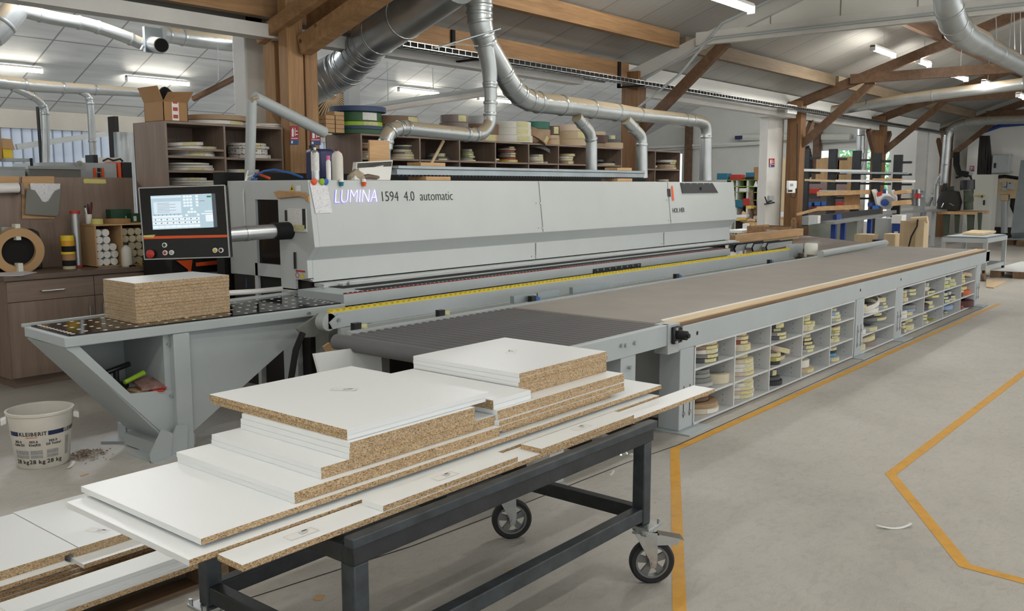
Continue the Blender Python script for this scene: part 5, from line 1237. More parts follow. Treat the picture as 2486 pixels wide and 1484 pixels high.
tag(MB().prism([py(u, v, 8.25) for u, v in ((0, 662), (50, 658), (92, 662), (50, 671), (0, 671))], (0, 0, .004)).build('paper_pad', 'paper') if False else MB().prism([pz(u, v, .989) for u, v in ((-10, 664), (52, 659), (90, 662), (52, 670), (-10, 671))], (0, 0, .004)).build('paper_sheet', 'paper'), 'white sheets lying on the worktop in front of the coil', 'paper')
x = onw(170, 8.35).x; z = .9895
for k, (mm, w_, h_, lab) in enumerate((('edging_cream', .052, .027, 'cream tape reel at the foot of the little tape tower'), ('black_matt', .055, .05, 'lower black tape reel in the tape tower'), ('cardboard', .053, .055, 'brown tape reel in the middle of the tape tower'), ('yellow', .056, .022, 'thin yellow tape reel in the tape tower'), ('black_matt', .055, .05, 'upper black tape reel in the tape tower'), ('mustard', .054, .047, 'mustard tape reel near the top of the tape tower'), ('yellow', .054, .047, 'pale yellow tape reel topmost on the tape tower'))):
    if mm not in M: mat(mm, {'edging_cream': '#c9bfa0', 'mustard': '#d39a22'}[mm], .5)
    tag(MB().ring((x+random.uniform(-.006, .006), 8.36, z), w_*1.05, .03, h_, 28).build('tape_reel', mm), lab, 'tape', 'tape tower on the worktop'); z += h_+.001
c = onw(190, 8.45); t = thing('clear_tube', 'clear plastic tube with red caps on the worktop', 'tube', c); hh = py(190, 512, 8.45).z-c.z
MB().cyl(c+Vector((0, 0, .02)), c+Vector((0, 0, hh-.02)), .036, 24).build('tube_body', 'alu', t); MB().cyl(c, c+Vector((0, 0, .022)), .04, 24).build('bottom_cap', 'red', t); MB().cyl(c+Vector((0, 0, hh-.025)), c+Vector((0, 0, hh)), .045, 24).build('top_cap', 'red', t)
# wooden box with rods
a, b2 = py(207, 560, 8.35), py(352, 650, 8.35); zt_ = py(230, 545, 8.35).z; x0 = py(232, 600, 8.3).x; x1 = b2.x+.06
bx = thing('wooden_box', 'open pine box holding two batches of adhesive rods', 'box', ((x0+x1)/2, 8.5, .989))
for xx in (x0, py(296, 600, 8.3).x, x1): MB().box(xx, xx+.014, 8.3, 8.66, .989, zt_-.014).build('side', 'cardboard_light', bx)
MB().box(x0-.01, x1+.02, 8.29, 8.66, zt_-.014, zt_).build('top', 'cardboard_light', bx); MB().box(x0, x1, 8.64, 8.66, .989, zt_-.014).build('back', 'dark_inside', bx); MB().box(x0, x1, 8.3, 8.66, .989, .996).build('bottom', 'cardboard_light', bx)
rr_ = .034
for k, (u, m__, gg, lab) in enumerate(((0, 'white_plastic', 'white adhesive rods in the left compartment', 'white'), (1, 'cream_rod', 'cream adhesive rods in the right compartment', 'cream'))):
    if m__ not in M: mat(m__, '#b7ad92', .5)
    xb = [x0, py(296, 600, 8.3).x][u]+.014
    rows_ = (3, 3, 3, 2, 2) if u == 0 else (3, 3, 3, 3, 3)
    for r_, n_ in enumerate(rows_):
        for c_ in range(n_):
            cx2 = xb+rr_+.002+c_*(2*rr_+.002)+(.012 if r_ % 2 else 0); cz2 = .997+rr_+r_*(2*rr_+.0005)
            if cz2+rr_ > zt_-.015: continue
            tag(MB().cyl((cx2, 8.33+.02*random.random(), cz2), (cx2, 8.62, cz2), rr_, 20).build('adhesive_rod', m__), '%s rod, row %s from the bottom, %s from left in its compartment' % (lab, ORD[r_+1], ORD[c_+1]), 'rod', gg)
c = onw(309, 8.2); t = thing('spray_bottle', 'translucent white bottle with black cap before the rod box', 'bottle', c)
MB().lathe(c, [(0, 0), (.045, 0), (.048, .01), (.046, .15), (.035, .18), (.02, .19), (.018, .20)], 24).build('body', 'bucket_white', t); MB().cyl(c+Vector((0, 0, .2)), c+Vector((0, 0, .225)), .022, 16).build('cap', 'black_plastic', t)
tag(MB().tube([c+Vector((-.03, -.1, .008)), c+Vector((.0, -.1, .014)), c+Vector((.03, -.09, .008))], .009, 6).build('black_clip', 'black_matt'), 'little black clip in front of the translucent bottle', 'clip')
c = onw(345, 8.25); t = thing('utility_knife', 'yellow utility knife lying beside the rod box', 'knife', c); MB().box(c.x-.02, c.x+.04, 8.22, 8.26, .989, 1.01).build('body', 'yellow', t); MB().box(c.x-.015, c.x+.02, 8.215, 8.265, .993, 1.006).build('grip', 'black_plastic', t)
tag(MB().prism([pz(u, v, .990) for u, v in ((355, 637), (375, 632), (400, 632), (402, 640), (375, 643))], (0, 0, .02)).build('crumpled_rag', 'cloth', bev=.006), 'crumpled grey rag near the right end of the worktop', 'rag')
zt2 = zt_+.001
c = Vector((py(236, 540, 8.36).x, 8.36, zt2)); tag(MB().ring(c, .052, .034, .048).build('tape_reel', 'yellow_tape'), 'pale yellow tape reel on the left end of the wooden box', 'tape')
c = Vector((py(285, 540, 8.5).x, 8.5, zt2)); tag(MB().ring(c, .12, .09, .04).build('edging_coil', 'cardboard'), 'low brown coil lying on the wooden box', 'coil')
for k, (u0, u1, v0, v1, yy, lab) in enumerate(((270, 318, 508, 531, 8.6, 'green carton with a white label on top of the box'), (320, 345, 518, 541, 8.5, 'green carton half hidden behind the control panel'))):
    a, b2 = py(u0, v1, yy), py(u1, v0, yy); t = thing('small_carton', lab, 'carton', (a.x, yy, zt2), 'green cartons'); MB().box(a.x, b2.x, yy, yy+.1, zt2, b2.z).build('box', 'green_dark', t)
    MB().box(b2.x-.06 if k == 0 else a.x+.02, b2.x-.005 if k == 0 else a.x+.05, yy-.002, yy, zt2+.01, zt2+.06).build('label', 'white_note', t)
c = Vector((py(216, 540, 8.5).x, 8.5, zt2)); t = thing('pen_pot', 'white pot of pens on the rod box', 'pot', c); MB().lathe(c, [(0, 0), (.026, 0), (.03, .09), (.026, .09), (.024, .01)], 20).build('pot', 'white_plastic', t)
for k, (dx, m_, lab) in enumerate(((-.015, 'white_plastic', 'white pen standing in the pot'), (.0, 'black_plastic', 'black pen standing in the pot'), (.018, 'dark_red_pen', 'thick dark red marker standing in the pot'))):
    if m_ not in M: mat(m_, '#6a1f28', .4)
    t2 = thing('pen', lab, 'pen', c+Vector((dx, 0, .03)), 'pens in the pot'); MB().cyl(c+Vector((dx*.4, .005*k, .02)), c+Vector((dx*1.8, 0, .15+.015*k)), .008 if k < 2 else .013, 8).build('barrel', m_, t2); MB().cyl(c+Vector((dx*1.8, 0, .15+.015*k)), c+Vector((dx*2.0, 0, .17+.015*k)), .008, 8).build('cap', 'black_plastic', t2)
# ================================================================ TALL SHELF 1
def shelfunit(nme, lab, x0, x1, y0, y1, z1, divs, levels, z0=0.):
    t = thing('brown_shelf', lab, 'shelf', ((x0+x1)/2, (y0+y1)/2, 0), 'brown shelf units'); w_ = .022
    MB().box(x0, x1, y0, y1, z1-.022, z1).build('top_panel', 'decor_wood_x', t)
    xs = [x0+w_/2]+divs+[x1-w_/2]
    for i, x in enumerate(xs): MB().box(x-w_/2, x+w_/2, y0, y1, z0, z1-.022).build('side_panel' if i in (0, len(xs)-1) else 'divider', 'decor_wood', t)
    MB().box(x0, x1, y1-.01, y1, z0, z1-.022).build('back_panel', 'decor_wood', t)
    for i in range(len(xs)-1):
        for z in levels[i]: MB().box(xs[i]+w_/2, xs[i+1]-w_/2, y0+.005, y1-.01, z-.022, z).build('shelf_board', 'decor_wood_x', t)
    return t
dv = py(548, 400, YD).x
L1 = [py(480, v, YD).z for v in (361, 379, 414, 450)]; L2 = [py(620, v, YD).z for v in (384, 441, 472, 542)]
shelfunit('s', 'tall brown shelf unit with white edging rolls behind the control panel', 4.69, 6.05, YD, 8.68, 2.355, [dv], [L1+[1.2], L2+[1.15]])
GA = 'white edging rolls in the tall brown shelf'
def wr(u, v, R_, h, col, lab, note='yellow_note', y=None, ang=-105, z=None):
    p = py(u, v, YD+.05+R_ if y is None else y); zz = z if z is not None else p.z
    return roll((p.x, p.y, zz+.001), R_, h, col, lab, GA, note, ang, wall=.3)
z = L1[0]; wr(447, 361, .19, .028, 'white', 'white roll at the left of the first left shelf', None, z=z); wr(495, 361, .17, .03, 'white', 'low white roll at the right of the first left shelf', z=z, y=8.4); roll((py(443, 355, 8.34).x, 8.34, z+.03), .2, .035, 'white', 'tilted white roll topmost on the first left shelf', GA, 'yellow_note', -100, tilt=(0, -3))
z = L1[1]; wr(462, 379, .24, .03, 'white', 'lower white roll in the narrow second left space', z=z); roll((py(458, 379, 8.4).x, 8.4, z+.032), .25, .025, 'white', 'upper white roll in the narrow second left space', GA, 'yellow_note', -100)
z = L1[2]; wr(460, 414, .24, .028, 'white', 'bottom white roll of three on the third left shelf', z=z); roll((py(458, 414, 8.39).x, 8.39, z+.03), .235, .025, 'white', 'middle white roll of three on the third left shelf', GA, None); roll((py(453, 414, 8.36).x, 8.36, z+.057), .22, .02, 'white', 'top white roll of three on the third left shelf', GA, None)
z = L1[3]; wr(468, 450, .26, .022, 'white', 'bottom white roll of three on the fourth left shelf', 'white_note', z=z); roll((py(466, 450, 8.4).x, 8.4, z+.024), .255, .024, 'white', 'middle white roll of three on the fourth left shelf', GA, 'white_note', -95); roll((py(455, 450, 8.38).x, 8.38, z+.05), .19, .026, 'white', 'top white roll of three on the fourth left shelf', GA, 'yellow_note', -100)
z = L2[0]; p = py(602, 384, 8.36)
for k, (R_, h, lab) in enumerate(((.22, .04, 'lowest patterned roll'), (.205, .055, 'second patterned roll up'), (.215, .028, 'third patterned roll up'), (.2, .03, 'topmost patterned roll'))):
    roll((p.x+[.02, 0, .01, -.01][k], p.y, z+[0, .042, .099, .129][k]), R_, h, 'patterned white', lab+' in the top right compartment', GA, 'yellow_note' if k > 1 else None, -105)
z = L2[1]; p = py(585, 441, 8.34)
for k in range(3): roll((p.x, p.y, z+.043*k), .19, .041, 'white', 'white roll %s, second right compartment' % pos(k, 3), GA, 'yellow_note' if k else None, -105)
z = L2[2]; p = py(580, 472, 8.34); roll((p.x, p.y, z), .18, .03, 'white', 'white roll at the bottom of the third right compartment', GA, None); roll((p.x+.02, p.y, z+.032), .16, .025, 'white', 'white roll on top in the third right compartment', GA, None)
z = L2[3]; p = py(580, 542, 8.34)
for k in range(4): roll((p.x, p.y, z+.043*k), .19, .041, 'white', 'white roll %s, fourth right compartment' % pos(k, 4), GA, 'yellow_note' if k == 3 else None, -105)
# on top of shelf 1
zt_ = 2.356
a, b2 = py(383, 290, 8.15), py(457, 290, 8.15); cb = thing('cardboard_box', 'open cardboard box with red and white tape on the tall shelf', 'box', ((a.x+b2.x)/2, 8.3, zt_))
cx0, cx1, cy0, cy1, cz1 = py(398, 290, 8.15).x, b2.x, 8.15, 8.5, py(420, 248, 8.15).z
MB().box(cx0, cx1, cy0, cy0+.006, zt_, cz1).box(cx0, cx1, cy1-.006, cy1, zt_, cz1).box(cx0, cx0+.006, cy0, cy1, zt_, cz1).box(cx1-.006, cx1, cy0, cy1, zt_, cz1).box(cx0, cx1, cy0, cy1, zt_, zt_+.006).build('box_walls', 'cardboard', cb)
MB().hexa([(cx0, cy0, cz1), (cx1, cy0, cz1), (cx1, cy0+.006, cz1), (cx0, cy0+.006, cz1), (cx0+.01, cy0-.08, cz1+.08), (cx1+.02, cy0-.08, cz1+.10), (cx1+.02, cy0-.075, cz1+.105), (cx0+.01, cy0-.075, cz1+.085)]).build('flap', 'cardboard', cb)
MB().hexa([(cx0, cy0, cz1), (cx0+.006, cy0, cz1), (cx0+.006, cy1, cz1), (cx0, cy1, cz1), (cx0-.06, cy0, cz1+.14), (cx0-.05, cy0, cz1+.145), (cx0-.05, cy1, cz1+.145), (cx0-.06, cy1, cz1+.14)]).build('flap', 'cardboard', cb)
MB().box((cx0+cx1)/2-.04, (cx0+cx1)/2+.03, cy0-.002, cy0, zt_+.01, cz1).build('tape', 'white_plastic', cb)
mb = MB(); 
for zz in (zt_+.03, zt_+.1, zt_+.17): mb.box((cx0+cx1)/2-.03, (cx0+cx1)/2+.02, cy0-.0035, cy0-.002, zz, zz+.035)
mb.build('red_print', 'red', cb)
bg = MB(); bc_ = Vector(((cx0+cx1)/2, cy0+.18, cz1+.03)); bg.lathe(bc_, [(0, -.12), (.1, -.1), (.11, 0), (.08, .07), (.03, .12), (0, .13)], 9); tag(bg.build('black_bag', 'black_matt'), 'black bag sticking out of the cardboard box', 'bag')
bg = MB(); bc_ = Vector((cx1-.05, cy0+.16, cz1+.02)); bg.lathe(bc_, [(0, -.1), (.07, -.08), (.08, .04), (.05, .08), (0, .09)], 9); tag(bg.build('paper_bundle', 'cardboard_light'), 'crumpled brown bundle beside the black bag', 'bundle')
GT = 'rolls on top of the tall brown shelf'
def topr(u, R_, h, col, lab, y=8.4, z=zt_, note=None, grp=GT, ang=-100, wall=.3): return roll((py(u, 290, y).x, y, z+.0005), R_, h, col, lab, grp, note, ang, wall=wall, n=40)
topr(517, .3, .04, 'white', 'wide white roll under the brown one beside the cardboard box', note='yellow_note', ang=-70); topr(522, .33, .05, 'tan', 'wide tan roll lying on the white roll beside the cardboard box', z=zt_+.042)
topr(603, .13, .03, 'white', 'small white roll at the grey pole, shelf top'); topr(650, .2, .02, 'white', 'lower white roll near the big post, shelf top', note='white_note'); topr(652, .2, .022, 'white', 'upper white roll near the big post, shelf top', z=zt_+.022)
# ================================================================ LOW SHELF 2 and 3
Y2 = 8.0; X20, X21 = 7.047, 12.585
dvs = [py(u, 390, Y2).x for u in (1020, 1116, 1203, 1283.5, 1356, 1430)]
LZ = 2.06
shelfunit('s', 'long brown shelf unit behind the machine topped with big rolls', X20, X21, Y2, 8.62, 2.335, dvs, [[LZ, 1.75]]*7)
shelfunit('s', 'short brown shelf unit at the far end behind the ducts', py(1566, 366, Y2).x, py(1652, 368, Y2).x, Y2, 8.5, 2.335, [py(1591, 390, Y2).x], [[2.02, 1.78]]*2)
GBk = 'rolls in the long brown shelf'
def bcell(u, items, nm_, z=LZ, y=8.25, note='yellow_note'):
    n = len(items); zz = z+.001; x = py(u, 400, y).x
    for i, (R_, h, col) in enumerate(items):
        roll((x+random.uniform(-.015, .015), y+random.uniform(-.01, .01), zz), R_, h, col, '%s roll %s, %s' % (col, pos(i, n), nm_), GBk, note if (i % 3 != 1) else None, -100+random.uniform(-10, 10), n=20); zz += h+.001
bcell(890, [(.16, .04, 'tan'), (.15, .02, 'light grey'), (.14, .03, 'tan'), (.16, .02, 'dark brown'), (.15, .04, 'tan'), (.14, .025, 'tan')], 'first bay left of the plywood board')
bcell(980, [(.17, .035, 'cream'), (.16, .03, 'cream'), (.14, .02, 'grey'), (.12, .035, 'cream'), (.13, .03, 'dark grey'), (.13, .02, 'light grey')], 'first bay right of the duct')
bcell(1060, [(.18, .025, 'dark grey'), (.15, .02, 'dark grey'), (.12, .02, 'sage'), (.11, .022, 'sage')], 'second bay')
bcell(1133, [(.12, .02, 'cream'), (.1, .022, 'sage'), (.1, .03, 'sage'), (.09, .03, 'olive'), (.09, .025, 'sage'), (.08, .03, 'sage')], 'third bay left pile'); bcell(1187, [(.14, .02, 'dark brown'), (.14, .025, 'cream')], 'third bay right pile')
bcell(1230, [(.15, .04, 'yellow'), (.12, .03, 'red brown'), (.13, .035, 'mauve'), (.12, .03, 'sage'), (.12, .03, 'red brown'), (.13, .025, 'light grey'), (.12, .025, 'dark red')], 'fourth bay')
bcell(1298, [(.13, .03, 'white'), (.13, .035, 'cream'), (.12, .03, 'white'), (.13, .03, 'sage')], 'fifth bay'); roll((py(1308, 380, 8.35).x, 8.35, LZ+.16), .2, .05, 'light grey', 'grey hoop draped over the fifth bay pile', GBk, None, wall=.08, tilt=(0, 24)); bcell(1325, [(.07, .03, 'white')], 'fifth bay right side')
bcell(1372, [(.13, .05, 'tan'), (.12, .035, 'cream'), (.13, .03, 'white'), (.14, .04, 'beige')], 'sixth bay'); bcell(1470, [(.16, .035, 'cream'), (.15, .025, 'black')], 'seventh bay right pile'); bcell(1450, [(.1, .05, 'cream'), (.1, .045, 'sage')], 'seventh bay left pile', y=8.4)
GB3 = 'rolls in the short far shelf'; GBk = GB3
bcell(1616, [(.2, .04, 'beige'), (.19, .05, 'beige'), (.19, .03, 'dark brown'), (.2, .045, 'white')], 'short shelf upper bay', z=2.02); bcell(1608, [(.13, .03, 'dark grey'), (.12, .035, 'cream')], 'short shelf lower bay', z=1.78); bcell(1582, [(.08, .03, 'dark brown'), (.09, .03, 'cream')], 'short shelf narrow left bay', z=2.02, note=None)
# big rolls on top
zt2 = 2.336; GU = 'big rolls on top of the long brown shelf'
def pileup(u0, u1, y, items, where):
    a, b2 = py(u0, 330, y), py(u1, 330, y); R0 = (b2.x-a.x)/2*.96; zz = zt2+.001; n = len(items)
    for i, (k, h, col, note) in enumerate(items):
        roll(((a.x+b2.x)/2+random.uniform(-.01, .01), y, zz), R0*k, h, col, '%s big roll %s, %s' % (col, pos(i, n), where), GU, note, -100, n=40); zz += h+.001
pileup(820, 920, 8.3, [(1., .05, 'green', None), (1., .04, 'navy', None), (.9, .05, 'lime', 'yellow_note'), (.9, .11, 'green', 'white_note'), (1.08, .06, 'navy', None)], 'green and blue pile by the post')
tag(MB().box(py(912, 330, 8.5).x, py(985, 330, 8.5).x, 8.45, 8.6, zt2, zt2+.13).build('dark_crate', 'dark_inside'), 'dark box under the wide brown roll', 'box')
a, b2 = py(910, 330, 8.3), py(1005, 330, 8.3); roll(((a.x+b2.x)/2, 8.35, zt2+.132), (b2.x-a.x)/2*.97, .11, 'brown', 'wide brown big roll resting on the dark box', GU, 'yellow_note', -75, n=40)
pileup(1006, 1068, 8.35, [(1., .06, 'cream', None), (1., .1, 'brown', 'yellow_note')], 'half hidden by the dusty duct')
pileup(1074, 1130, 8.3, [(1., .12, 'cream', 'yellow_note'), (.9, .1, 'mauve', None), (.86, .1, 'mauve', 'yellow_note')], 'tall mauve pile above the duct')
pileup(1133, 1196, 8.45, [(1., .1, 'beige', 'yellow_note'), (1., .14, 'brown', None), (.8, .11, 'light grey', None)], 'pile behind the vertical duct')
pileup(1196, 1272, 8.3, [(1., .10, 'white', 'yellow_note'), (.95, .095, 'white', 'yellow_note'), (.93, .09, 'white', 'yellow_note')], 'tall white pile with yellow tapes')
pileup(1270, 1322, 8.4, [(.9, .08, 'orange', None), (1., .14, 'tan', None), (.95, .11, 'dark green', None)], 'pile with the dark green roll')
pileup(1322, 1350, 8.3, [(1., .09, 'beige', None), (.95, .06, 'beige', None), (1., .13, 'dark brown', 'yellow_note')], 'narrow pile topped dark brown')
pileup(1350, 1413, 8.3, [(1., .1, 'beige', None), (.94, .12, 'beige', 'yellow_note'), (.86, .1, 'pale pink', None)], 'pale beige pile by the branch duct')
pileup(1414, 1462, 8.45, [(.9, .08, 'tan', None), (1., .12, 'dark brown', None), (.8, .06, 'beige', None)], 'pile behind the branch duct')
pileup(1452, 1496, 8.3, [(1., .09, 'beige', None), (.6, .05, 'dark grey', None), (.55, .07, 'sage', 'yellow_note')], 'small pile at the right end')
p = py(1300, 345, 8.1); t = roll((p.x, 8.12, zt2+.05), .18, .12, 'tan', 'tan roll slipping off the shelf edge at an angle', GU, 'yellow_note', -70, tilt=(12, 28), n=36)
for k, u in enumerate((797, 818)):
    a = py(u, 330, 8.2)
    for q in range(4 if k == 0 else 5): tag(MB().box(a.x-.07, a.x+.07, 8.15, 8.3, zt2+.048*q+.001, zt2+.048*q+.046).build('small_carton', 'cardboard_light', bev=.002), 'small labelled carton %s of the %s column by the post' % (pos(q, 4 if k == 0 else 5), ['left', 'right'][k]), 'carton', 'small cartons by the post')
# ================================================================ THINGS ON THE MACHINE
ZM = 1.79
def onm(u, y): return Vector((py(u, 430, y).x, y, ZM))
def bottle(u, y, v_top, prof, m_, lab, nme='bottle', cap=None):
    c = onm(u, y); H_ = py(u, v_top, y).z-ZM; t = thing(nme, lab, 'bottle', c)
    MB().lathe(c, [(0, 0)]+[(r_, h*H_) for r_, h in prof], 24).build('body', m_, t)
    if cap: MB().lathe(c+Vector((0, 0, H_*cap[0])), [(cap[1], 0), (cap[1], H_*(1-cap[0])*.9), (cap[1]*.8, H_*(1-cap[0])), (0, H_*(1-cap[0]))], 16).build('cap', cap[2], t)
    return t, c, H_
t, c, H_ = bottle(766, 6.0, 358, [(.033, 0), (.033, .82), (.026, .88), (.012, .92), (.012, .93)], 'zinc', 'tall grey aerosol can with white cap on the machine', 'spray_can', (.92, .011, 'white_plastic')); MB().lathe(c, [(.0335, H_*.28), (.0335, H_*.82)], 24).build('label', 'white_note', t)
bottle(798, 6.0, 378, [(.020, 0), (.02, .75), (.012, .83), (.012, .84)], 'white_plastic', 'slim white spray bottle with a pink cap', 'spray_bottle', (.83, .016, 'pink_cap') if mat('pink_cap', '#d8679c', .4) else None)
bottle(820, 6.05, 362, [(.047, 0), (.048, .02), (.048, .72), (.04, .85), (.02, .92), (.018, .93)], 'bucket_white', 'translucent white jug bottle with a dark cap', 'jug', (.92, .017, 'dark_red_pen'))
c = onm(787, 6.35); t = thing('canister', 'dark blue canister behind the bottles on the machine', 'canister', c); zc_ = py(787, 362, 6.35).z
MB().box(c.x-.09, c.x+.1, 6.3, 6.5, ZM, zc_).build('body', 'navy', t, bev=.03); MB().cyl((c.x-.08, 6.4, zc_), (c.x-.08, 6.4, zc_+.03), .03, 12).build('cap', 'black_plastic', t)
# gloves / rags
c = onm(866, 6.05); mb = MB(); rnd = random.Random(9)
mb.lathe(c, [(.0, .0), (.075, 0), (.08, .03), (.05, .06), (.02, .09), (0, .095)], 11)
g1 = mb.build('work_glove', 'cloth'); 
for vtx in g1.data.vertices: vtx.co += Vector((rnd.uniform(-.015, .015), rnd.uniform(-.012, .012), rnd.uniform(-.006, .01)))
tag(g1, 'crumpled beige work glove beside the white heater on the machine', 'glove')
c = onm(893, 6.0); mb = MB().tube([c+Vector((-.08, 0, .02)), c+Vector((0, 0, .028)), c+Vector((.08, .0, .02)), c+Vector((.13, .01, .022))], [.02, .028, .025, .018], 10)
tag(mb.build('rolled_cloth', 'cloth_brown' if 'cloth_brown' in M else 'worktop_wood'), 'rolled dark brown cloth in front of the white heater', 'cloth')
# convector heater lying tilted
hq = [py(863, 392, 6.0), py(951, 388, 6.0), py(951, 432, 6.0), py(862, 432, 6.0)]
t = thing('heater_panel', 'white convector heater with a dark grille leaning on the machine', 'heater', (hq[0].x, 6.1, ZM))
q_ = [py(866, 394, 6.1), py(954, 389, 6.1), py(948, 433, 5.98), py(861, 433, 5.98)]; q_[2].z = q_[3].z = ZM+.002
MB().prism(q_[::-1], (0, .05, 0)).build('housing', 'white_plastic', t, bev=.003)
def hq_(fx, fy): return q_[0].lerp(q_[1], fx).lerp(q_[3].lerp(q_[2], fx), fy)+Vector((0, -.003, 0))
MB().quad(hq_(.02, .33), hq_(.97, .31), hq_(.97, .06), hq_(.02, .06)).build('grille', 'core_dark', t)
mb = MB()
for k in range(30):
    f_ = .03+.93*k/29; mb.quad(hq_(f_, .3)-Vector((0, .001, 0)), hq_(f_+.01, .3)-Vector((0, .001, 0)), hq_(f_+.01, .09)-Vector((0, .001, 0)), hq_(f_, .09)-Vector((0, .001, 0)))
mb.build('grille_bars', 'machine_shadow_grey', t)
p = py(920, 389, 6.35); a, b2 = py(898, 390, 6.4), py(945, 342, 6.4)
tag(MB().box(a.x, b2.x, 6.4, 6.42, ZM, b2.z).build('plywood_offcut', 'pine'), 'square plywood offcut standing behind the white heater', 'offcut')
# galvanised box beam on wooden blocks
ya_, yb__ = 5.98, 6.2; xa, xb = py(968, 420, ya_).x, py(1566, 425, ya_).x
z0_, z1_ = py(968, 424, ya_).z, py(968, 402, ya_).z
t = thing('galvanised_beam', 'long galvanised sheet beam lying on blocks on the hood', 'beam', ((xa+xb)/2, 6.1, ZM))
MB().box(xa, xb, ya_, yb__, z0_+.055, z1_).build('upper_section', 'zinc_sheet', t); MB().box(xa, xb, ya_+.02, yb__, z0_, z0_+.05).build('lower_section', 'zinc_sheet', t)
MB().box(xa, xb, ya_+.012, yb__, z0_+.05, z0_+.055).build('shadow_gap', 'black_matt', t)
mb = MB(); x = xa
while x < xb: mb.box(x, x+.03, ya_+.01, ya_+.03, z0_-.014, z0_); x += .05
mb.build('toothed_edge', 'rubber', t)
for k, (u, dz, lab) in enumerate(((1060, 0, 'pine block under the left of the galvanised beam'), (1513, 0, 'pine block under the right of the galvanised beam'), (1057, 1, 'flat pine block on top of the galvanised beam, left'), (1520, 1, 'flat pine block on top of the galvanised beam, right'))):
    x = py(u, 430, ya_).x; za, zb_ = (ZM+.001, z0_-.015) if not dz else (z1_+.001, z1_+.035)
    tag(MB().box(x-.17, x+.16, ya_-.03 if not dz else ya_+.02, yb__-.02, za, max(zb_, za+.02)).build('pine_block', 'pine', bev=.002), lab, 'block', 'pine blocks with the galvanised beam')
tag(MB().box(xb+.002, xb+.02, ya_+.02, yb__-.02, z0_+.02, z1_-.02).build('wood_plug', 'pine'), 'orange wooden plug in the end of the galvanised beam', 'plug')
tag(MB().tube([Vector((py(1025, 405, 6.9).x, 6.9, ZM+.01)), py(1077, 342, 6.9)], .016, 6).build('pale_lath', 'pine_pale'), 'thin pale lath leaning up to the dusty duct', 'lath')
# ================================================================ EXTRACTION DUCTS
def smooth_path(P, n=5):
    P = [Vector(p) for p in P]; out = []
    for i in range(len(P)-1):
        p0 = P[max(i-1, 0)]; p1 = P[i]; p2 = P[i+1]; p3 = P[min(i+2, len(P)-1)]
        for k in range(n):
            t = k/n; out.append(.5*((2*p1)+(p2-p0)*t+(2*p0-5*p1+4*p2-p3)*t*t+(3*p1-p0-3*p2+p3)*t**3))
    out.append(P[-1]); return out
def duct(lab, runs, cat='duct', group='extraction ducts', m_='duct_metal'):
    """runs: list of (points, radius or radii, collar fractions)"""
    p0 = Vector(runs[0][0][0]); t = thing('extraction_duct', lab, cat, p0, group)
    for pts, r_, cols in runs:
        P = smooth_path(pts, 4); k = len(P)
        rs = r_ if not isinstance(r_, (list, tuple)) else [r_[0]+(r_[1]-r_[0])*i/(k-1) for i in range(k)]
        MB().tube(P, rs, 24).build('pipe', m_, t, sharp=50)
        for c_ in cols:
            i = min(k-2, int(c_*(k-1))); d = (P[i+1]-P[i]).normalized(); rr_ = (rs if not isinstance(rs, list) else rs[i])
            MB().lathe(P[i], [(rr_-.002, -.02), (rr_+.006, -.018), (rr_+.011, 0), (rr_+.006, .018), (rr_-.002, .02)], 24, ax=d).build('collar', 'duct_clean', t)
    return t
def yy(pts, y): return [py(u, v, y) for u, v in pts]
duct('huge dark ribbed duct rising behind the orange post', [([py(735, 222, 9.0), py(790, 190, 8.8), py(840, 165, 8.55), py(878, 125, 8.2), py(905, 95, 7.95), py(980, 45, 7.3), py(1110, -45, 6.3)], .225, (.08, .14, .2, .28, .34, .40, .46, .52, .58, .64, .72, .84))], m_='duct_clean')
D = 6.72
duct('main overhead duct curving down and running above the hood, three drops', [
    (yy([(1168, -30), (1164, 15), (1165, 50), (1172, 85), (1180, 108)], D), [.145, .125], (.25, .4, .55, .8, .97)),
    (yy([(1180, 106), (1200, 140), (1228, 188)], D), [.125, .122], (.05, .95)),
    (yy([(1228, 188), (1250, 220), (1275, 240), (1312, 250)], D), [.122, .122], (.25, .5, .75, .98)),
    (yy([(1312, 250), (1375, 257)], D), .12, (.9,)), (yy([(1375, 257), (1436, 265), (1508, 274)], D), [.118, .112], (.5, .95)), (yy([(1508, 274), (1560, 280)], D), [.11, .095], (.95,)),
    (yy([(1560, 280), (1620, 286), (1690, 293)], D), [.094, .09], (.75, .98)),
    (yy([(1690, 293), (1708, 300), (1714, 318), (1714, 336)], D), .088, (.98,)), (yy([(1714, 336), (1713, 438)], D), [.088, .098], ()),
    (yy([(1400, 285), (1416, 303)], D-.03), .07, (.9,)), (yy([(1416, 303), (1430, 320), (1436, 342)], D-.03), .072, (.98,)), (yy([(1436, 342), (1436, 430)], D-.03), .074, ()),
    (yy([(1518, 290), (1543, 316)], D-.03), .074, (.92,)), (yy([(1543, 316), (1556, 332), (1558, 356)], D-.03), .076, (.98,)), (yy([(1558, 356), (1559, 432)], D-.03), .078, ())])
duct('dusty branch duct dropping and running left to the machine', [
    (yy([(1178, 112), (1188, 170), (1190, 210)], D-.02), [.10, .075], (.95,)), (yy([(1190, 210), (1191, 240), (1190, 275)], D-.02), [.073, .07], (.1, .65)),
    (yy([(1190, 272), (1188, 300), (1172, 322), (1150, 328)], D-.02), .07, (.1, .98)), (yy([(1150, 328), (1050, 318), (975, 310)], D-.02), .072, (.18, .9)),
    (yy([(975, 310), (950, 318), (938, 338), (936, 362)], D-.02), .072, (.1, .4, .8)), (yy([(936, 362), (937, 425)], D-.02), .05, (.1,))])
t = thing('damper_lever', 'long grey blade of the slide damper on the main duct', 'damper', py(1150, 95, D-.1))
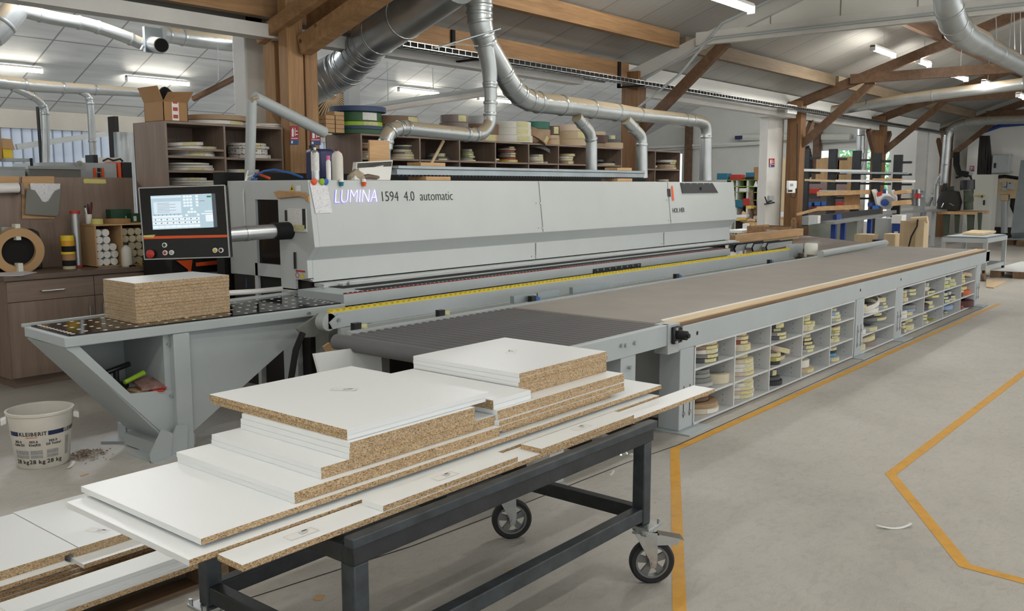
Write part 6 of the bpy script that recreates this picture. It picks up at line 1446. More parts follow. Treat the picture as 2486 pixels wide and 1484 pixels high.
MB().beam(py(1053, 118, D-.12), py(1212, 70, D-.12), .05, .012).build('blade', 'zinc_sheet', t); MB().tube([py(1053, 115, D-.13), py(1110, 108, D-.13), py(1160, 112, D-.13)], .008, 6).build('pull_cord', 'cloth', t)
# upper right
Y3 = 3.05
duct('big duct bending out of the roof at the upper right', [(yy([(2298, -60), (2302, 10), (2315, 55), (2342, 85), (2380, 105)], Y3), [.16, .165], (.1, .35, .5, .65)), ([py(2365, 98, Y3), py(2420, 128, Y3), py(2600, 218, Y3)], .135, (.04, .25, .55))])
XD = 23.
duct('long thin duct crossing the hall under the brown truss', [([px(1968, 274, XD), px(2040, 266, XD), px(2200, 240, XD), px(2486, 203, XD), px(2600, 188, XD)], [.115, .14], (.1, .4, .6, .8)),
    ([px(1968, 274, XD), px(1958, 280, XD+.3), px(1975, 284, XD+1), px(2075, 291, 27.5), px(2088, 302, 28), px(2090, 330, 28)], .12, (.2, .6)), ([px(2090, 330, 28), px(2089, 372, 28)], .125, (.95,)), ([px(2089, 372, 28), px(2090, 395, 28), px(2082, 425, 28)], [.09, .06], (.1,))])
XF = 31.5
duct('far duct bending down beside the last post', [([px(2560, 288, XF), px(2400, 293, XF), px(2345, 298, XF), px(2310, 312, XF), px(2300, 332, XF)], .13, (.3, .55, .75)), ([px(2300, 332, XF), px(2295, 400, XF), px(2290, 450, XF)], .125, (.6, .98)),
    ([px(2290, 420, XF), px(2275, 448, XF), px(2272, 500, XF)], .09, (.3, .5)), ([px(2273, 455, XF), px(2258, 485, XF), px(2252, 500, XF)], .07, (.4,))])
# left bay ducts
YA = 12.6
duct('duct under the left bay roof ending in an open grey spigot', [(yy([(-20, 88), (0, 70), (38, 22)], YA), .15, (.7,)), (yy([(38, 22), (120, 42), (215, 60), (300, 88), (356, 112)], YA), [.09, .085], (.2, .45, .6, .85)), ([py(356, 106, YA), py(392, 110, YA-.9)], .1, (.7,))])
t = thing('slide_damper', 'square grey slide damper at the open spigot', 'damper', py(372, 100, YA-.35))
a, b2 = py(352, 126, YA-.4), py(392, 70, YA-.4); MB().box(a.x, b2.x, YA-.42, YA-.36, a.z, b2.z).build('plate', 'zinc_sheet', t); MB().tube([py(348, 112, YA-.45), py(342, 122, YA-.45)], .02, 8).build('handle', 'alu', t)
dd_ = (py(392, 110, YA-.9)-py(356, 106, YA)).normalized(); MB().cyl(py(392, 110, YA-.9), py(392, 110, YA-.9)+dd_*.012, .09, 24).build('dark_end_disc', 'black_matt', t)  # black disc gives the open pipe end its inner darkness
YB = 13.4
duct('thick duct running right from the left bay damper to the column', [(yy([(395, 84), (425, 88), (470, 95), (570, 106), (640, 116)], YB), [.12, .14], (.15, .4, .9)), (yy([(590, 95), (608, 125), (622, 160)], YB-.3), .07, (.2,))])
YG = 14.
duct('thin horizontal duct with two drops in the left bay', [(yy([(-30, 196), (60, 206), (130, 212), (230, 218), (360, 227), (372, 240), (375, 290)], YG), [.1, .055], (.2, .4, .5, .75, .85)),
    (yy([(30, 212), (80, 235), (105, 258), (110, 290), (112, 400)], YG), .055, (.3, .5, .7)), (yy([(195, 222), (212, 232), (219, 252), (222, 300), (226, 380)], YG), .052, (.4, .55, .9))])
# ================================================================ STRIP LIGHTS
TE = M['tube_light'].node_tree.nodes['Principled BSDF']; TE.inputs['Emission Color'].default_value = (1, .97, .9, 1); TE.inputs['Emission Strength'].default_value = 52.
TB = M['tube_light_fill'].node_tree.nodes['Principled BSDF']; TB.inputs['Emission Color'].default_value = (.97, .98, 1, 1); TB.inputs['Emission Strength'].default_value = 75.  # stronger emission for the added bay row
def striplight(a, b2, lab, group, m_='tube_light'):
    a, b2 = Vector(a), Vector(b2); t = thing('strip_light', lab, 'light', a.lerp(b2, .5), group)
    MB().beam(a+Vector((0, 0, .05)), b2+Vector((0, 0, .05)), .09, .04).build('housing', 'white_plastic', t)
    d = (b2-a).normalized(); MB().tube([a+d*.02, b2-d*.02], .045, 8).build('diffuser', m_, t)
    for e in (a, b2): MB().beam(e-d*.0, e+d*.02, .1, .1).build('end_cap', 'white_plastic', t)
    return t
GM, GL = 'strip lights of the main hall', 'strip lights of the left bay'
def mainlight(u0, v0, u1, v1, z, lab, drop=True):
    a, b2 = pz(u0, v0, z), pz(u1, v1, z); y = (a.y+b2.y)/2; a.y = b2.y = y
    L = b2.x-a.x; c = (a.x+b2.x)/2; L = max(.8, min(1.6, abs(L))); a.x, b2.x = c-L/2, c+L/2
    t = striplight(a, b2, lab, GM); tz_ = roofz(max(y, YR)) if y >= YR else roofz(YR)-RS*(YR-y)
    MB().tube([a.lerp(b2, .5)+Vector((0, 0, .07)), Vector(((a.x+b2.x)/2, y, tz_-.01))], .006, 6).build('suspension', 'steel_grey_paint', t); return t
mainlight(1700, -22, 1818, 24, 3.98, 'nearest strip light at the top centre by the white truss')
mainlight(2107, 118, 2180, 134, 4.3, 'strip light fixed to the reddish purlin')
mainlight(2230, 148, 2254, 158, 4.3, 'small distant strip light right of the purlin light')
mainlight(2304, 183, 2356, 192, 4.05, 'strip light below the brown tie beam')
mainlight(2408, 128, 2484, 163, 3.9, 'large strip light hanging under the big right duct')
mainlight(2391, 202, 2404, 206, 4.0, 'tiny far strip light above the thin duct')
mainlight(2471, 232, 2488, 236, 3.8, 'far strip light at the right picture edge')
def baylight(u0, v0, u1, v1, lab):
    a, b2 = lb(u0, v0, .12), lb(u1, v1, .12); y = (a.y+b2.y)/2; z = lbz(y)-.12; a.y = b2.y = y; a.z = b2.z = z; return striplight(a, b2, lab, GL, 'tube_light_dim')
baylight(305, 191, 458, 203, 'strip light under the panelled roof above the cardboard box'); baylight(-70, 158, 103, 171, 'strip light at the left picture edge under the panelled roof')
baylight(966, 218, 1064, 227, 'strip light seen behind the main duct'); baylight(1160, 239, 1240, 247, 'strip light partly behind the dusty branch duct'); baylight(2, 0, 0, 0, '') if False else None
p0_, p1_ = lb(585, 285, .1), lb(610, 288, .1)
baylight(588, 286, 640, 291, 'strip light just above the white rolls by the grey pole')
# unseen strip lights, added to brighten the hall and left bay
for k, (x, y) in enumerate(((-1.5, 4.2), (6.5, 3.2), (0.5, 2.2), (3.5, -.8), (8.5, -.8))):
    striplight((x-.75, y, 4.1), (x+.75, y, 4.1), ['unseen strip light behind the viewer on the left', 'unseen strip light over the rollers', 'unseen strip light above the near trolley side', 'unseen strip light over the front aisle', 'unseen strip light over the far aisle'][k], GM)
for k, x in enumerate((2., 6., 10., 14., 18., 22., 26., 30.)): striplight((x-.75, 12.2, 4.35), (x+.75, 12.2, 4.35), '%s added unseen strip light of the inner left bay row' % ORD[k+1], GL, 'tube_light_fill')  # hidden row added to throw light on the bay's far roof slope
for k, x in enumerate((12.5, 17., 22., 27.)): striplight((x-.75, -1.2, 4.1), (x+.75, -1.2, 4.1), '%s added unseen strip light of the right hand aisle row' % ORD[k+1], GM)  # unseen row added for more light along the aisle
# suspension wires and rods
def rod(u, v0, v1, y, lab): tag(MB().tube([py(u, v0, y), py(u+2, v1, y)], .006, 6).build('hanging_rod', 'steel_grey_paint'), lab, 'rod', 'thin hanging rods')
rod(940, 150, 245, 9.4, 'thin hanger wire left of the middle strip light'); rod(1050, 165, 215, 9.4, 'thin hanger wire above the middle strip light')
rod(528, 110, 195, 12.9, 'hanger wire under the thick left bay duct')
for k, (u, v0, v1) in enumerate(((2418, 42, 108), (2462, 32, 120), (2477, 30, 150))): rod(u, v0, v1, 3.4, ['left', 'middle', 'right'][k]+' hanger of the large right strip light')
# sloping pipes under the left bay roof
tag(MB().tube([lb(470, 240, .15), lb(640, 155, .3)], .07, 10).build('roof_pipe', 'timber_dark'), 'brown sloping beam edge under the left bay roof', 'beam')
tag(MB().tube([py(875, 262, 9.3), py(1010, 240, 9.3), py(1180, 215, 9.3)], .03, 10).build('conduit_pipe', 'steel_grey_paint'), 'grey conduit pipe behind the big rolls', 'pipe')
tag(MB().tube([py(875, 270, 9.35), py(1180, 225, 9.35)], .06, 10).build('wall_rail', 'beam_white'), 'pale rail below the grey conduit behind the big rolls', 'rail')
tag(MB().box(py(846, 200, 9.1).x, py(874, 200, 9.1).x, 9.1, 9.2, 0, py(860, 195, 9.1).z).build('steel_stanchion', 'steel_grey_paint'), 'grey steel stanchion beside the round fan grille', 'stanchion')
# fan grille
c = py(803, 226, 9.6); t = thing('fan_grille', 'round ribbed fan grille behind the big post', 'grille', c); rr_ = .40
mb = MB()
for k in range(48):
    a = 2*math.pi*k/48; e = Vector((math.cos(a), 0, math.sin(a))); mb.beam(c+e*.08, c+e*rr_, .014, .03, (0, 1, 0))
mb.build('grille_bars', 'pine_pale', t); MB().lathe(c+Vector((0, .05, 0)), [(0, 0), (rr_+.02, 0), (rr_+.02, .06)], 40, ax=(0, 1, 0)).build('backing', 'core_dark', t); MB().lathe(c, [(0, -.01), (.1, -.01), (.1, .02)], 24, ax=(0, 1, 0)).build('hub_disc', 'pine', t)
# red fire signs
def firesign(f, u0, u1, v0, v1, lab, dep, thk=(0, -.004, 0)):
    P = [f(u0, v1, dep), f(u1, v1, dep), f(u1, v0, dep), f(u0, v0, dep)]; n_ = Vector(thk)
    t = thing('fire_sign', lab, 'sign', P[0].lerp(P[1], .5), 'red fire extinguisher signs')
    def q(a, b2, c_, d, o): 
        L = lambda x, y: P[0].lerp(P[1], x).lerp(P[3].lerp(P[2], x), y)+n_*o
        return [L(a, c_), L(b2, c_), L(b2, d), L(a, d)]
    MB().prism(q(0, 1, .25, 1, .2), n_).build('red_plate', 'sign_red', t); MB().prism(q(0, 1, 0, .25, .2), n_).build('blue_plate', 'sign_blue', t)
    mb = MB(); mb.quad(*q(.18, .42, .42, .82, 1.25)); mb.quad(*q(.25, .35, .82, .9, 1.25)); mb.quad(*q(.55, .62, .45, .9, 1.25)); mb.quad(*q(.66, .9, .7, .75, 1.25)); mb.quad(*q(.66, .9, .52, .57, 1.25)); mb.quad(*q(.1, .9, .31, .35, 1.25)); mb.quad(*q(.12, .3, .06, .2, 1.25))
    mb.build('pictogram', 'white_plastic', t)
mat('sign_red', '#9c2230', .5); mat('sign_blue', '#2c4a80', .5)
firesign(py, 704, 724, 306, 351, 'red fire extinguisher sign on the main post member', 7.995); firesign(py, 753, 778, 314, 352, 'red fire extinguisher sign on the right post member', 8.045)
firesign(py, 1867, 1880, 385, 406, 'red fire extinguisher sign on the pale column', 8.545); 
# ================================================================ LEFT BACKGROUND MACHINES
def yprism(us, y, depth, nme, m_, par=None, bev=0): return MB().prism([py(u, v, y) for u, v in us], (0, depth, 0)).build(nme, m_, par, bev=bev)
def xprism(us, x, depth, nme, m_, par=None, bev=0): return MB().prism([px(u, v, x) for u, v in us], (depth, 0, 0)).build(nme, m_, par, bev=bev)
t = thing('panel_saw_cabinet', 'pale grey machine with an orange and black letter mark behind the back board', 'machine', py(240, 420, 10.6).xy.to_3d())
f0 = [py(u, v, 10.5) for u, v in ((132, 398), (285, 392), (285, 430), (132, 430))]
a, b2 = py(132, 398, 10.5), py(284, 430, 10.5)
MB().box(a.x, b2.x, 10.5, 11.6, 0, a.z+.02).build('body', 'light_grey_paint', t)
a, b2 = py(284, 394, 10.5), py(293, 430, 10.5); MB().box(a.x, b2.x, 10.48, 11.6, 0, a.z).build('orange_edge', 'orange', t)
a, b2 = py(293, 394, 10.5), py(319, 430, 10.5); MB().box(a.x, b2.x, 10.48, 11.6, 0, a.z).build('dark_door', 'black_plastic', t)
for u0, u1, v0, v1, m_ in ((227, 234, 408, 432, 'orange'), (246, 253, 408, 432, 'orange'), (237, 244, 408, 417, 'ink'), (237, 244, 420, 432, 'ink')):
    a, b2 = py(u0, v0, 10.49), py(u1, v1, 10.49); MB().box(a.x, b2.x, 10.485, 10.5, b2.z, a.z).build('letter_mark', m_, t)
a, b2 = py(237, 382, 10.8), py(295, 394, 10.8); MB().box(a.x, b2.x, 10.8, 11.2, b2.z-.02, a.z).build('top_box', 'white_plastic', t)
a, b2 = py(226, 376, 10.8), py(238, 392, 10.8); MB().box(a.x, b2.x, 10.8, 11., b2.z-.02, a.z).build('motor', 'black_plastic', t)
MB().tube([py(250, 391, 10.7), py(262, 385, 10.7), py(275, 390, 10.7), py(292, 386, 10.7), py(298, 392, 10.7)], .012, 6).build('wires', 'core_dark', t)
MB().ring(py(192, 400, 10.45), .045, .02, .02, 20, 0, (0, -1, 0)).build('lifting_eye', 'zinc', t)
t = thing('machine_hood', 'long grey guarded hood at the far left behind the back board', 'machine', py(100, 420, 10.).xy.to_3d())
a, b2 = py(70, 410, 10.), py(197, 432, 10.); MB().box(a.x, b2.x, 10., 10.4, 0, a.z).build('front_box', 'machine_shadow_grey', t); MB().box(a.x-.02, b2.x+.04, 9.97, 10.03, a.z, a.z+.03).build('edge_strip', 'steel_grey_paint', t)
a, b2 = py(-60, 412, 10.), py(67, 432, 10.); MB().box(a.x, b2.x, 10.05, 11, 0, a.z).build('side_box', 'light_grey_paint', t)
a, b2 = py(15, 384, 10.6), py(78, 410, 10.6); MB().box(a.x-.5, b2.x, 10.6, 11, 0, b2.z+.02).box(a.x, b2.x, 10.6, 10.8, (a.z+b2.z)/2+.02, a.z).build('rail_profile', 'steel_grey_paint', t)
a, b2 = py(73, 384, 10.59), py(80, 408, 10.59); MB().box(a.x, b2.x, 10.58, 10.6, b2.z, a.z).build('profile_end', 'core_dark', t)
t = thing('storage_carton', 'brown carton with a yellow bin at the left edge above grey hood', 'carton', py(10, 385, 10.7)); a, b2 = py(-40, 300, 10.7), py(6, 386, 10.7); MB().box(a.x, b2.x, 10.7, 11.1, b2.z, a.z).build('carton', 'cardboard', t)
a, b2 = py(7, 360, 10.7), py(32, 386, 10.7); MB().box(a.x, b2.x, 10.7, 11.1, b2.z, a.z).build('yellow_bin', 'yellow', t); yprism([(6, 336), (28, 338), (37, 364), (6, 360)], 10.68, .02, 'flap', 'cardboard_light', t)
tag(MB().cyl(py(300, 395, 15).xy.to_3d(), py(300, 322, 15), .16, 16).build('silo_pipe', 'duct_metal'), 'grey vertical pipe beside the tall shelf in the left bay', 'pipe')
tag(MB().beam(py(40, 357, 20.9), py(275, 322, 20.9), .1, .12).build('diagonal_tie', 'steel_grey_paint'), 'sloping grey tie across the corrugated wall', 'tie')
tag(MB().box(py(95, 300, 19).x, py(98, 300, 19).x, 19, 19.1, 0, 3.3).build('drop_pipe', 'core_dark'), 'thin dark drop pipe before the corrugated wall', 'pipe')
tag(MB().box(py(280, 320, 19).x, py(288, 300, 19).x, 19, 19.3, 0, 3.2).build('wall_post', 'core_dark'), 'dark wall post near the tall shelf', 'post')
# ================================================================ RIGHT BACKGROUND
def thx(nme, lab, cat, u, v, x, grp=None): return thing(nme, lab, cat, px(u, v, x).xy.to_3d(), grp)
def xbox(par, nme, m_, u0, u1, v0, v1, x, d=.3, z0=None, bev=0):
    a, b2 = px(u0, v0, x), px(u1, v1, x); return MB().box(x, x+d, b2.y, a.y, b2.z if z0 is None else z0, a.z).build(nme, m_, par, bev=bev)
# cantilever rack
XC = 24.5
t = thx('cantilever_rack', 'dark cantilever rack loaded with long white bars and timber', 'rack', 2060, 560, XC)
for k, u in enumerate((1952, 2017, 2075, 2124, 2175)):
    vt = (362, 362, 366, 372, 376)[k]; a = px(u-5, vt, XC); b2 = px(u+5, 560, XC)
    s_ = xbox(t, 'upright', 'dark_steel', u-5, u+5, vt, 560, XC, .1, 0.)
    for vv in ((384, 420, 444, 480)[0:4]):
        v_ = vv+(k*2.6 if vv < 400 else k*1); a = px(u, v_-2.5, XC); w = px(u+37, v_+2.5, XC); MB().box(XC+.02, XC+.08, w.y, a.y, w.z, a.z).build('arm', 'dark_steel', s_)
GR = 'bars and planks on the cantilever rack'
for k, (u0, v0, u1, v1, m_, th, lab) in enumerate(((1951, 413, 2105, 416, 'white_plastic', 5, 'white bar on the upper rack arms'), (2040, 419, 2205, 421, 'zinc_sheet', 3.5, 'thin grey bar beside the upper white bar'), (1955, 437, 2030, 440, 'beige', 4, 'short cream bar on the middle rack arms'), (2030, 439, 2221, 440, 'white_plastic', 4, 'long white bar on the middle rack arms'), (2120, 435, 2190, 436, 'pine', 3, 'short thin pine slat over the long white bar'), (1990, 463, 2075, 464, 'zinc_sheet', 2.5, 'grey sheet strip on the lower pine plank'))):
    a, b2 = px(u0, v0, XC-.15-.04*k), px(u1, v1, XC-.15-.04*k); h_ = th*a.x/1800.
    tag(MB().beam(a, b2, .1, h_).build('rack_bar', m_), lab, 'bar', GR)
for k, (u0, u1, v0, v1, lab) in enumerate(((1990, 2107, 466, 475, 'long pine plank on the lower rack arms'), (2175, 2207, 465, 472, 'short pine plank at the right of the lower arms'), (1990, 2085, 502, 511, 'pine plank at the foot of the rack'), (2170, 2207, 490, 499, 'pine plank stub behind the saw'))):
    tag(MB().beam(px(u0, (v0+v1)/2, XC-.5), px(u1, (v0+v1)/2-4, XC-.5), .4, (v1-v0)*XC/1900.).build('pine_plank', 'pine'), lab, 'plank', GR)
tag(xbox(None, 'veneer_sheet', 'oak_panel', 2050, 2085, 474, 507, XC-.3, .05), 'upright oak coloured panel between the two rack planks', 'panel')
# timber sheets standing by the window
XS = 29.5
for k, (u0, u1, v0, lab) in enumerate(((1982, 2034, 384, 'left oak veneered sheet below the end window'), (2034, 2066, 381, 'right oak veneered sheet below the end window'))): tag(xbox(None, 'veneer_sheet', 'oak_panel', u0, u1, v0, 470, XS, .03, 0), lab, 'sheet', 'oak sheets under the window')
for k, (u0, u1, v0, lab) in enumerate(((1850, 1857.5, 385, 'bright plywood edge left of the pale column'), (1893, 1912, 384, 'bright plywood sheet right of the pale column'), (1941, 1950, 382, 'narrow plywood sheet right of the meter post'))): tag(xbox(None, 'plywood_sheet', 'plywood_pale', u0, u1, v0, 540, 26.5, .03, 0), lab, 'sheet', 'pale plywood sheets standing')
# bins on the far wall
for k, (u, v, m_, lab) in enumerate(((1944, 467, 'blue', 'blue bin high at the meter post'), (1968, 463, 'red', 'left red bin on the upper bin rail'), (1981, 463, 'red', 'right red bin on the upper bin rail'), (1945, 497, 'blue', 'blue bin low at the meter post'), (1963, 497, 'blue', 'first blue bin in the lower row'), (1984, 495, 'blue', 'second blue bin in the lower row'), (2001, 495, 'blue', 'third blue bin in the lower row'), (2027, 496, 'red', 'left red bin in the lower row'), (2041, 496, 'red', 'right red bin in the lower row'))):
    a, b2 = px(u-7, v-5, 28), px(u+7, v+5, 28); tag(MB().prism([(28, a.y, b2.z), (28, b2.y, b2.z), (28, b2.y, a.z), (28, a.y, a.z)], (.25, 0, 0)).build('parts_bin', m_, bev=.01), lab, 'bin', 'coloured parts bins on the far wall')
t = thx('bin_wall', 'grey louvred panel with red bin rails behind the rack', 'panel', 1990, 500, 28.35); xbox(t, 'panel', 'roll_mauve', 1941, 2050, 440, 520, 28.3, .05, 0)
for v in (469, 503): xbox(t, 'bin_rail', 'red', 1941, 2048, v-1.5, v+1.5, 27.98, .3)
# green edged shelf by the far wall, seen past the hood end
XG = 30.
t = thx('tool_shelf', 'white shelf with yellow green edges behind the machine end', 'shelf', 1820, 540, XG)
for u in (1776, 1788, 1814, 1840, 1850): xbox(t, 'divider', 'white_plastic', u-1, u+1, 438, 510, XG, .5, .0)
for v in (437, 453, 467, 486): xbox(t, 'shelf_board', 'roll_lime', 1765, 1850, v-1, v+1, XG, .5)
xbox(t, 'back', 'dark_inside', 1765, 1850, 438, 515, XG+.5, .02, 0)
GTl = 'tool cases on the green edged shelf'
for k, (u0, u1, v0, v1, m_, lab) in enumerate(((1740, 1767, 421, 436, 'roll_teal', 'teal tool case at the left on the tool shelf'), (1810, 1830, 419, 430, 'roll_teal', 'small teal case right on the tool shelf'), (1772, 1800, 424, 436, 'red', 'red clamp case on the tool shelf'), (1808, 1830, 430, 436, 'dark_inside', 'dark flat case under the small teal case'), (1785, 1803, 486, 504, 'roll_teal', 'teal case on the lower bench'), (1803, 1822, 482, 500, 'red', 'faded red case on the lower bench'), (1794, 1811, 457, 466, 'white_plastic', 'white carton inside the tool shelf'))):
    tag(xbox(None, 'tool_case', m_, u0, u1, v0, v1, XG-.1, .3, bev=.02), lab, 'case', GTl)
tag(xbox(None, 'brown_sheet', 'cardboard', 1830, 1849, 406, 436, XG-.05, .02), 'brown board leaning above the tool shelf', 'board')
tag(MB().prism([px(u, v, XG-.1) for u, v in ((1829, 454), (1836, 454), (1834, 440))], (.1, 0, 0)).build('white_iron', 'white_plastic'), 'white iron standing in the tool shelf', 'iron')
# bench mess behind the hood end
t = thx('work_bench', 'cluttered pale work bench behind the machine end', 'bench', 1815, 545, 24.); a, b2 = px(1786, 529, 24), px(1852, 529, 24)
MB().box(23.5, 25.3, b2.y, a.y, a.z-.06, a.z).build('bench_top', 'pine_pale', t); MB().box(24, 24.1, b2.y, a.y, 0, a.z-.06).build('front', 'dark_inside', t)
for k, (u0, v0, u1, v1, w_, m_, lab) in enumerate(((1824, 533, 1825, 463, .10, 'timber_dark', 'upright brown lath on the cluttered bench'), (1836, 530, 1847, 465, .09, 'timber_dark', 'reddish lath leaning right on the bench'), (1846, 528, 1848, 468, .07, 'timber', 'second leaning lath beside the pale column'), (1852, 520, 1854, 478, .07, 'timber_dark', 'short dark lath touching the pale column'), (1834, 520, 1825, 490, .07, 'timber_dark', 'slanted lath crossing the upright one'), (1840, 549, 1803, 516, .09, 'pine', 'pale batten sloping down over the bench'), (1835, 548, 1790, 530, .09, 'pine', 'pale batten lying across the bench front'))):
    tag(MB().beam(px(u0, v0, 23.6-.03*k), px(u1, v1, 23.9-.03*k), w_, w_*.5, (1, 0, 0)).build('timber_lath', m_), lab, 'lath', 'laths at the cluttered bench')
for k, (u0, u1, v0, v1, m_, lab) in enumerate(((1788, 1812, 522, 529, 'paper', 'pile of white papers on the cluttered bench'), (1790, 1810, 528, 534, 'roll_yellow', 'yellowish block on the cluttered bench front'), (1811, 1823, 500, 507, 'roll_yellow', 'yellow box behind the laths'), (1830, 1850, 524, 531, 'cloth', 'heap of small offcuts on the bench'), (1893, 1911, 515, 526, 'paper', 'white and black bundle right of the pale column'))):
    tag(xbox(None, 'bench_clutter', m_, u0, u1, v0, v1, 23.4, .4), lab, 'clutter')
tag(xbox(None, 'side_shelf', 'pine', 1890, 1912, 527, 534, 23.6, .6), 'wooden shelf board between column and meter post', 'shelf')
# white router table, wooden crate
t = thx('small_table', 'small white table with a blue white top beside the brown crate', 'table', 1800, 580, 18.)
a, b2 = px(1778, 557, 18.), px(1820, 557, 18.); MB().box(17.6, 18.8, b2.y, a.y, a.z-.05, a.z).build('table_top', 'white_plastic', t)
for yy_ in (a.y-.04, b2.y+.04): MB().box(17.7, 17.78, yy_-.04, yy_+.04, 0, a.z-.05).build('leg', 'white_plastic', t)
MB().box(18., 18.4, b2.y+.02, a.y-.1, 0, a.z-.06).build('cabinet', 'white_plastic', t)
xbox(t, 'sewing_head', 'white_plastic', 1803, 1812, 543, 556, 17.9, .15)
t = thx('wooden_crate', 'brown plywood crate holding grey profiles beyond the hood end', 'crate', 1870, 590, 17.5)
a, b2 = px(1818, 549, 17.5), px(1916, 547, 17.5)
MB().box(17.5, 17.53, px(1850, 549, 17.5).y, a.y, 0, a.z).build('front_panel', 'timber', t); MB().box(17.52, 17.6, b2.y, a.y, a.z-.12, a.z).build('rail', 'timber', t); MB().box(17.5, 18.5, a.y, a.y+.04, 0, a.z).build('end_panel', 'timber', t); MB().box(18.5, 18.54, b2.y, a.y, 0, a.z-.02).build('rear_panel', 'timber_dark', t)
for k, v in enumerate((559, 563, 567)): tag(MB().beam(px(1862, v, 17.3-.1*k), px(1905, v+4, 17.3-.1*k), .06, .035).build('metal_profile', 'zinc'), ['upper', 'middle', 'lower'][k]+' grey metal profile lying at the crate', 'profile', 'grey profiles at the crate')
tag(MB().lathe(px(1926, 562, 17.1), [(0, -.06), (.05, -.04), (.06, .05), (.04, .14), (.05, .2), (.03, .26), (0, .27)], 12).build('turned_block', 'timber'), 'turned brown wooden piece on the crate corner', 'knob')
# meter box on the post, socket on column
t = thx('wall_meter', 'white meter box mounted on the timber post', 'meter', 1922, 440, 20.05)
for u0, u1, v0, v1 in ((1912, 1932, 439, 458), (1912.5, 1928, 457, 469)): a, b2 = py(u0, v1, 8.07), py(u1, v0, 8.07); MB().box(a.x, b2.x, 8.04, 8.1, a.z, b2.z).build('box', 'white_plastic', t, bev=.01)
a, b2 = py(1914, 466, 8.03), py(1924, 461, 8.03); MB().box(a.x, b2.x, 8.03, 8.04, a.z, b2.z).build('display', 'core_dark', t); a, b2 = py(1919, 452, 8.03), py(1926, 446, 8.03); MB().box(a.x, b2.x, 8.03, 8.04, a.z, b2.z).build('display', 'roll_light blue', t)
MB().tube([py(1920, 469, 8.05), py(1921, 479, 8.0), py(1930, 480, 8.0), py(1934, 470, 8.05), py(1936, 300, 8.08)], .012, 6).build('cable', 'core_dark', t)
tag(MB().box(py(1868, 480, 8.5).x, py(1879, 480, 8.5).x, 8.49, 8.55, py(1870, 487, 8.5).z, py(1870, 475, 8.5).z).build('wall_socket', 'steel_grey_paint', bev=.01), 'grey socket on the pale column', 'socket')
tag(MB().tube([py(1857, 478, 8.47), py(1862, 492, 8.45), py(1872, 488, 8.45), py(1880, 492, 8.45), py(1856, 496, 8.47)], .015, 6).build('black_cable', 'black_matt'), 'black cable looping from the column socket', 'cable')
tag(MB().box(py(1907, 262, 8.0).x, py(1930, 262, 8.0).x, 7.95, 8.0, py(1915, 276, 8.).z, py(1915, 254, 8.).z).build('junction_box', 'white_plastic'), 'white junction box at the top of the meter post', 'box')
# far wall services
for k, (u0, v0, u1, v1, m_, r_, lab) in enumerate(((1575, 358, 1860, 346, 'white_plastic', .06, 'white pipe along the far end wall'), (1575, 366, 1858, 349, 'wall_white', .03, 'thin lower pipe on the far end wall'), (1980, 346, 2100, 338, 'steel_grey_paint', .05, 'grey pipe above the end window'), (1800, 334, 2065, 333, 'edge_white', .14, 'broad pale beam crossing the end wall'))):
    tag(MB().tube([px(u0, v0, XE-.2), px(u1, v1, XE-.2)], r_, 8).build('wall_pipe', m_), lab, 'pipe', 'pipes on the end wall')
tag(xbox(None, 'projector', 'navy', 1784, 1800, 330, 338, XE-.4, .25), 'small dark blue box on the end wall beam', 'box')
for k, (u, v0, v1, lab) in enumerate(((1667, 306, 435, 'red brown wall post left of the right drop duct'), (1980, 295, 440, 'red brown wall post behind the rack'))): tag(xbox(None, 'wall_post', 'timber_dark', u-4, u+4, v0, v1, XE-.5, .3, 0), lab, 'post', 'red brown posts on the end wall')
t = thx('flex_hose', 'black ribbed flexible hose hanging behind the rack', 'hose', 1962, 420, 24.7); mb = []
P = smooth_path([px(1957, 356, 24.8), px(1963, 375, 24.8), px(1966, 400, 24.8), px(1962, 430, 24.8)], 6); MB().tube(P, [.09 if i % 2 else .075 for i in range(len(P))], 12).build('hose', 'rubber', t)
# mitre saw bench
t = thing('saw_bench', 'long aluminium bench with blue legs for the mitre saw', 'bench', pz(2120, 600, 0))
a, b2 = pz(2026, 545, .99), pz(2166, 524, .99); d = (b2-a).normalized(); nrm_ = Vector((-d.y, d.x, 0)); w = .45
def along(u0, v0, u1, v1, z): return pz(u0, v0, z), pz(u1, v1, z)
MB().hexa([a, b2, b2+nrm_*w, a+nrm_*w]+[p+Vector((0, 0, .05)) for p in (a, b2, b2+nrm_*w, a+nrm_*w)]).build('left_table', 'alu', t)
c, e = pz(2168, 520, .99), pz(2310, 512, .99); d2 = (e-c).normalized(); n2 = Vector((-d2.y, d2.x, 0))
MB().hexa([c, e, e+n2*w, c+n2*w]+[p+Vector((0, 0, .05)) for p in (c, e, e+n2*w, c+n2*w)]).build('right_table', 'alu', t)
c2, e2 = pz(2166, 510, 1.04), pz(2274, 502, 1.04); MB().hexa([c2+n2*.3, e2+n2*.3, e2+n2*.33, c2+n2*.33]+[p+Vector((0, 0, .16)) for p in (c2+n2*.3, e2+n2*.3, e2+n2*.33, c2+n2*.33)]).build('right_fence', 'white_plastic', t)
f0, f1 = a+nrm_*.3+Vector((0, 0, .05)), b2+nrm_*.3+Vector((0, 0, .05)); MB().beam(f0+Vector((0, 0, .06))-d*.6, f1+Vector((0, 0, .06)), .05, .13).build('left_fence', 'dark_steel', t)
g0 = f0+Vector((0, 0, .05))-d*1.0; MB().beam(g0, g0+d*.75, .12, .16).build('stop_unit', 'steel_grey_paint', t); MB().beam(g0+d*.6-nrm_*.07, g0+d*.8-nrm_*.07, .02, .15).build('white_label', 'white_plastic', t)
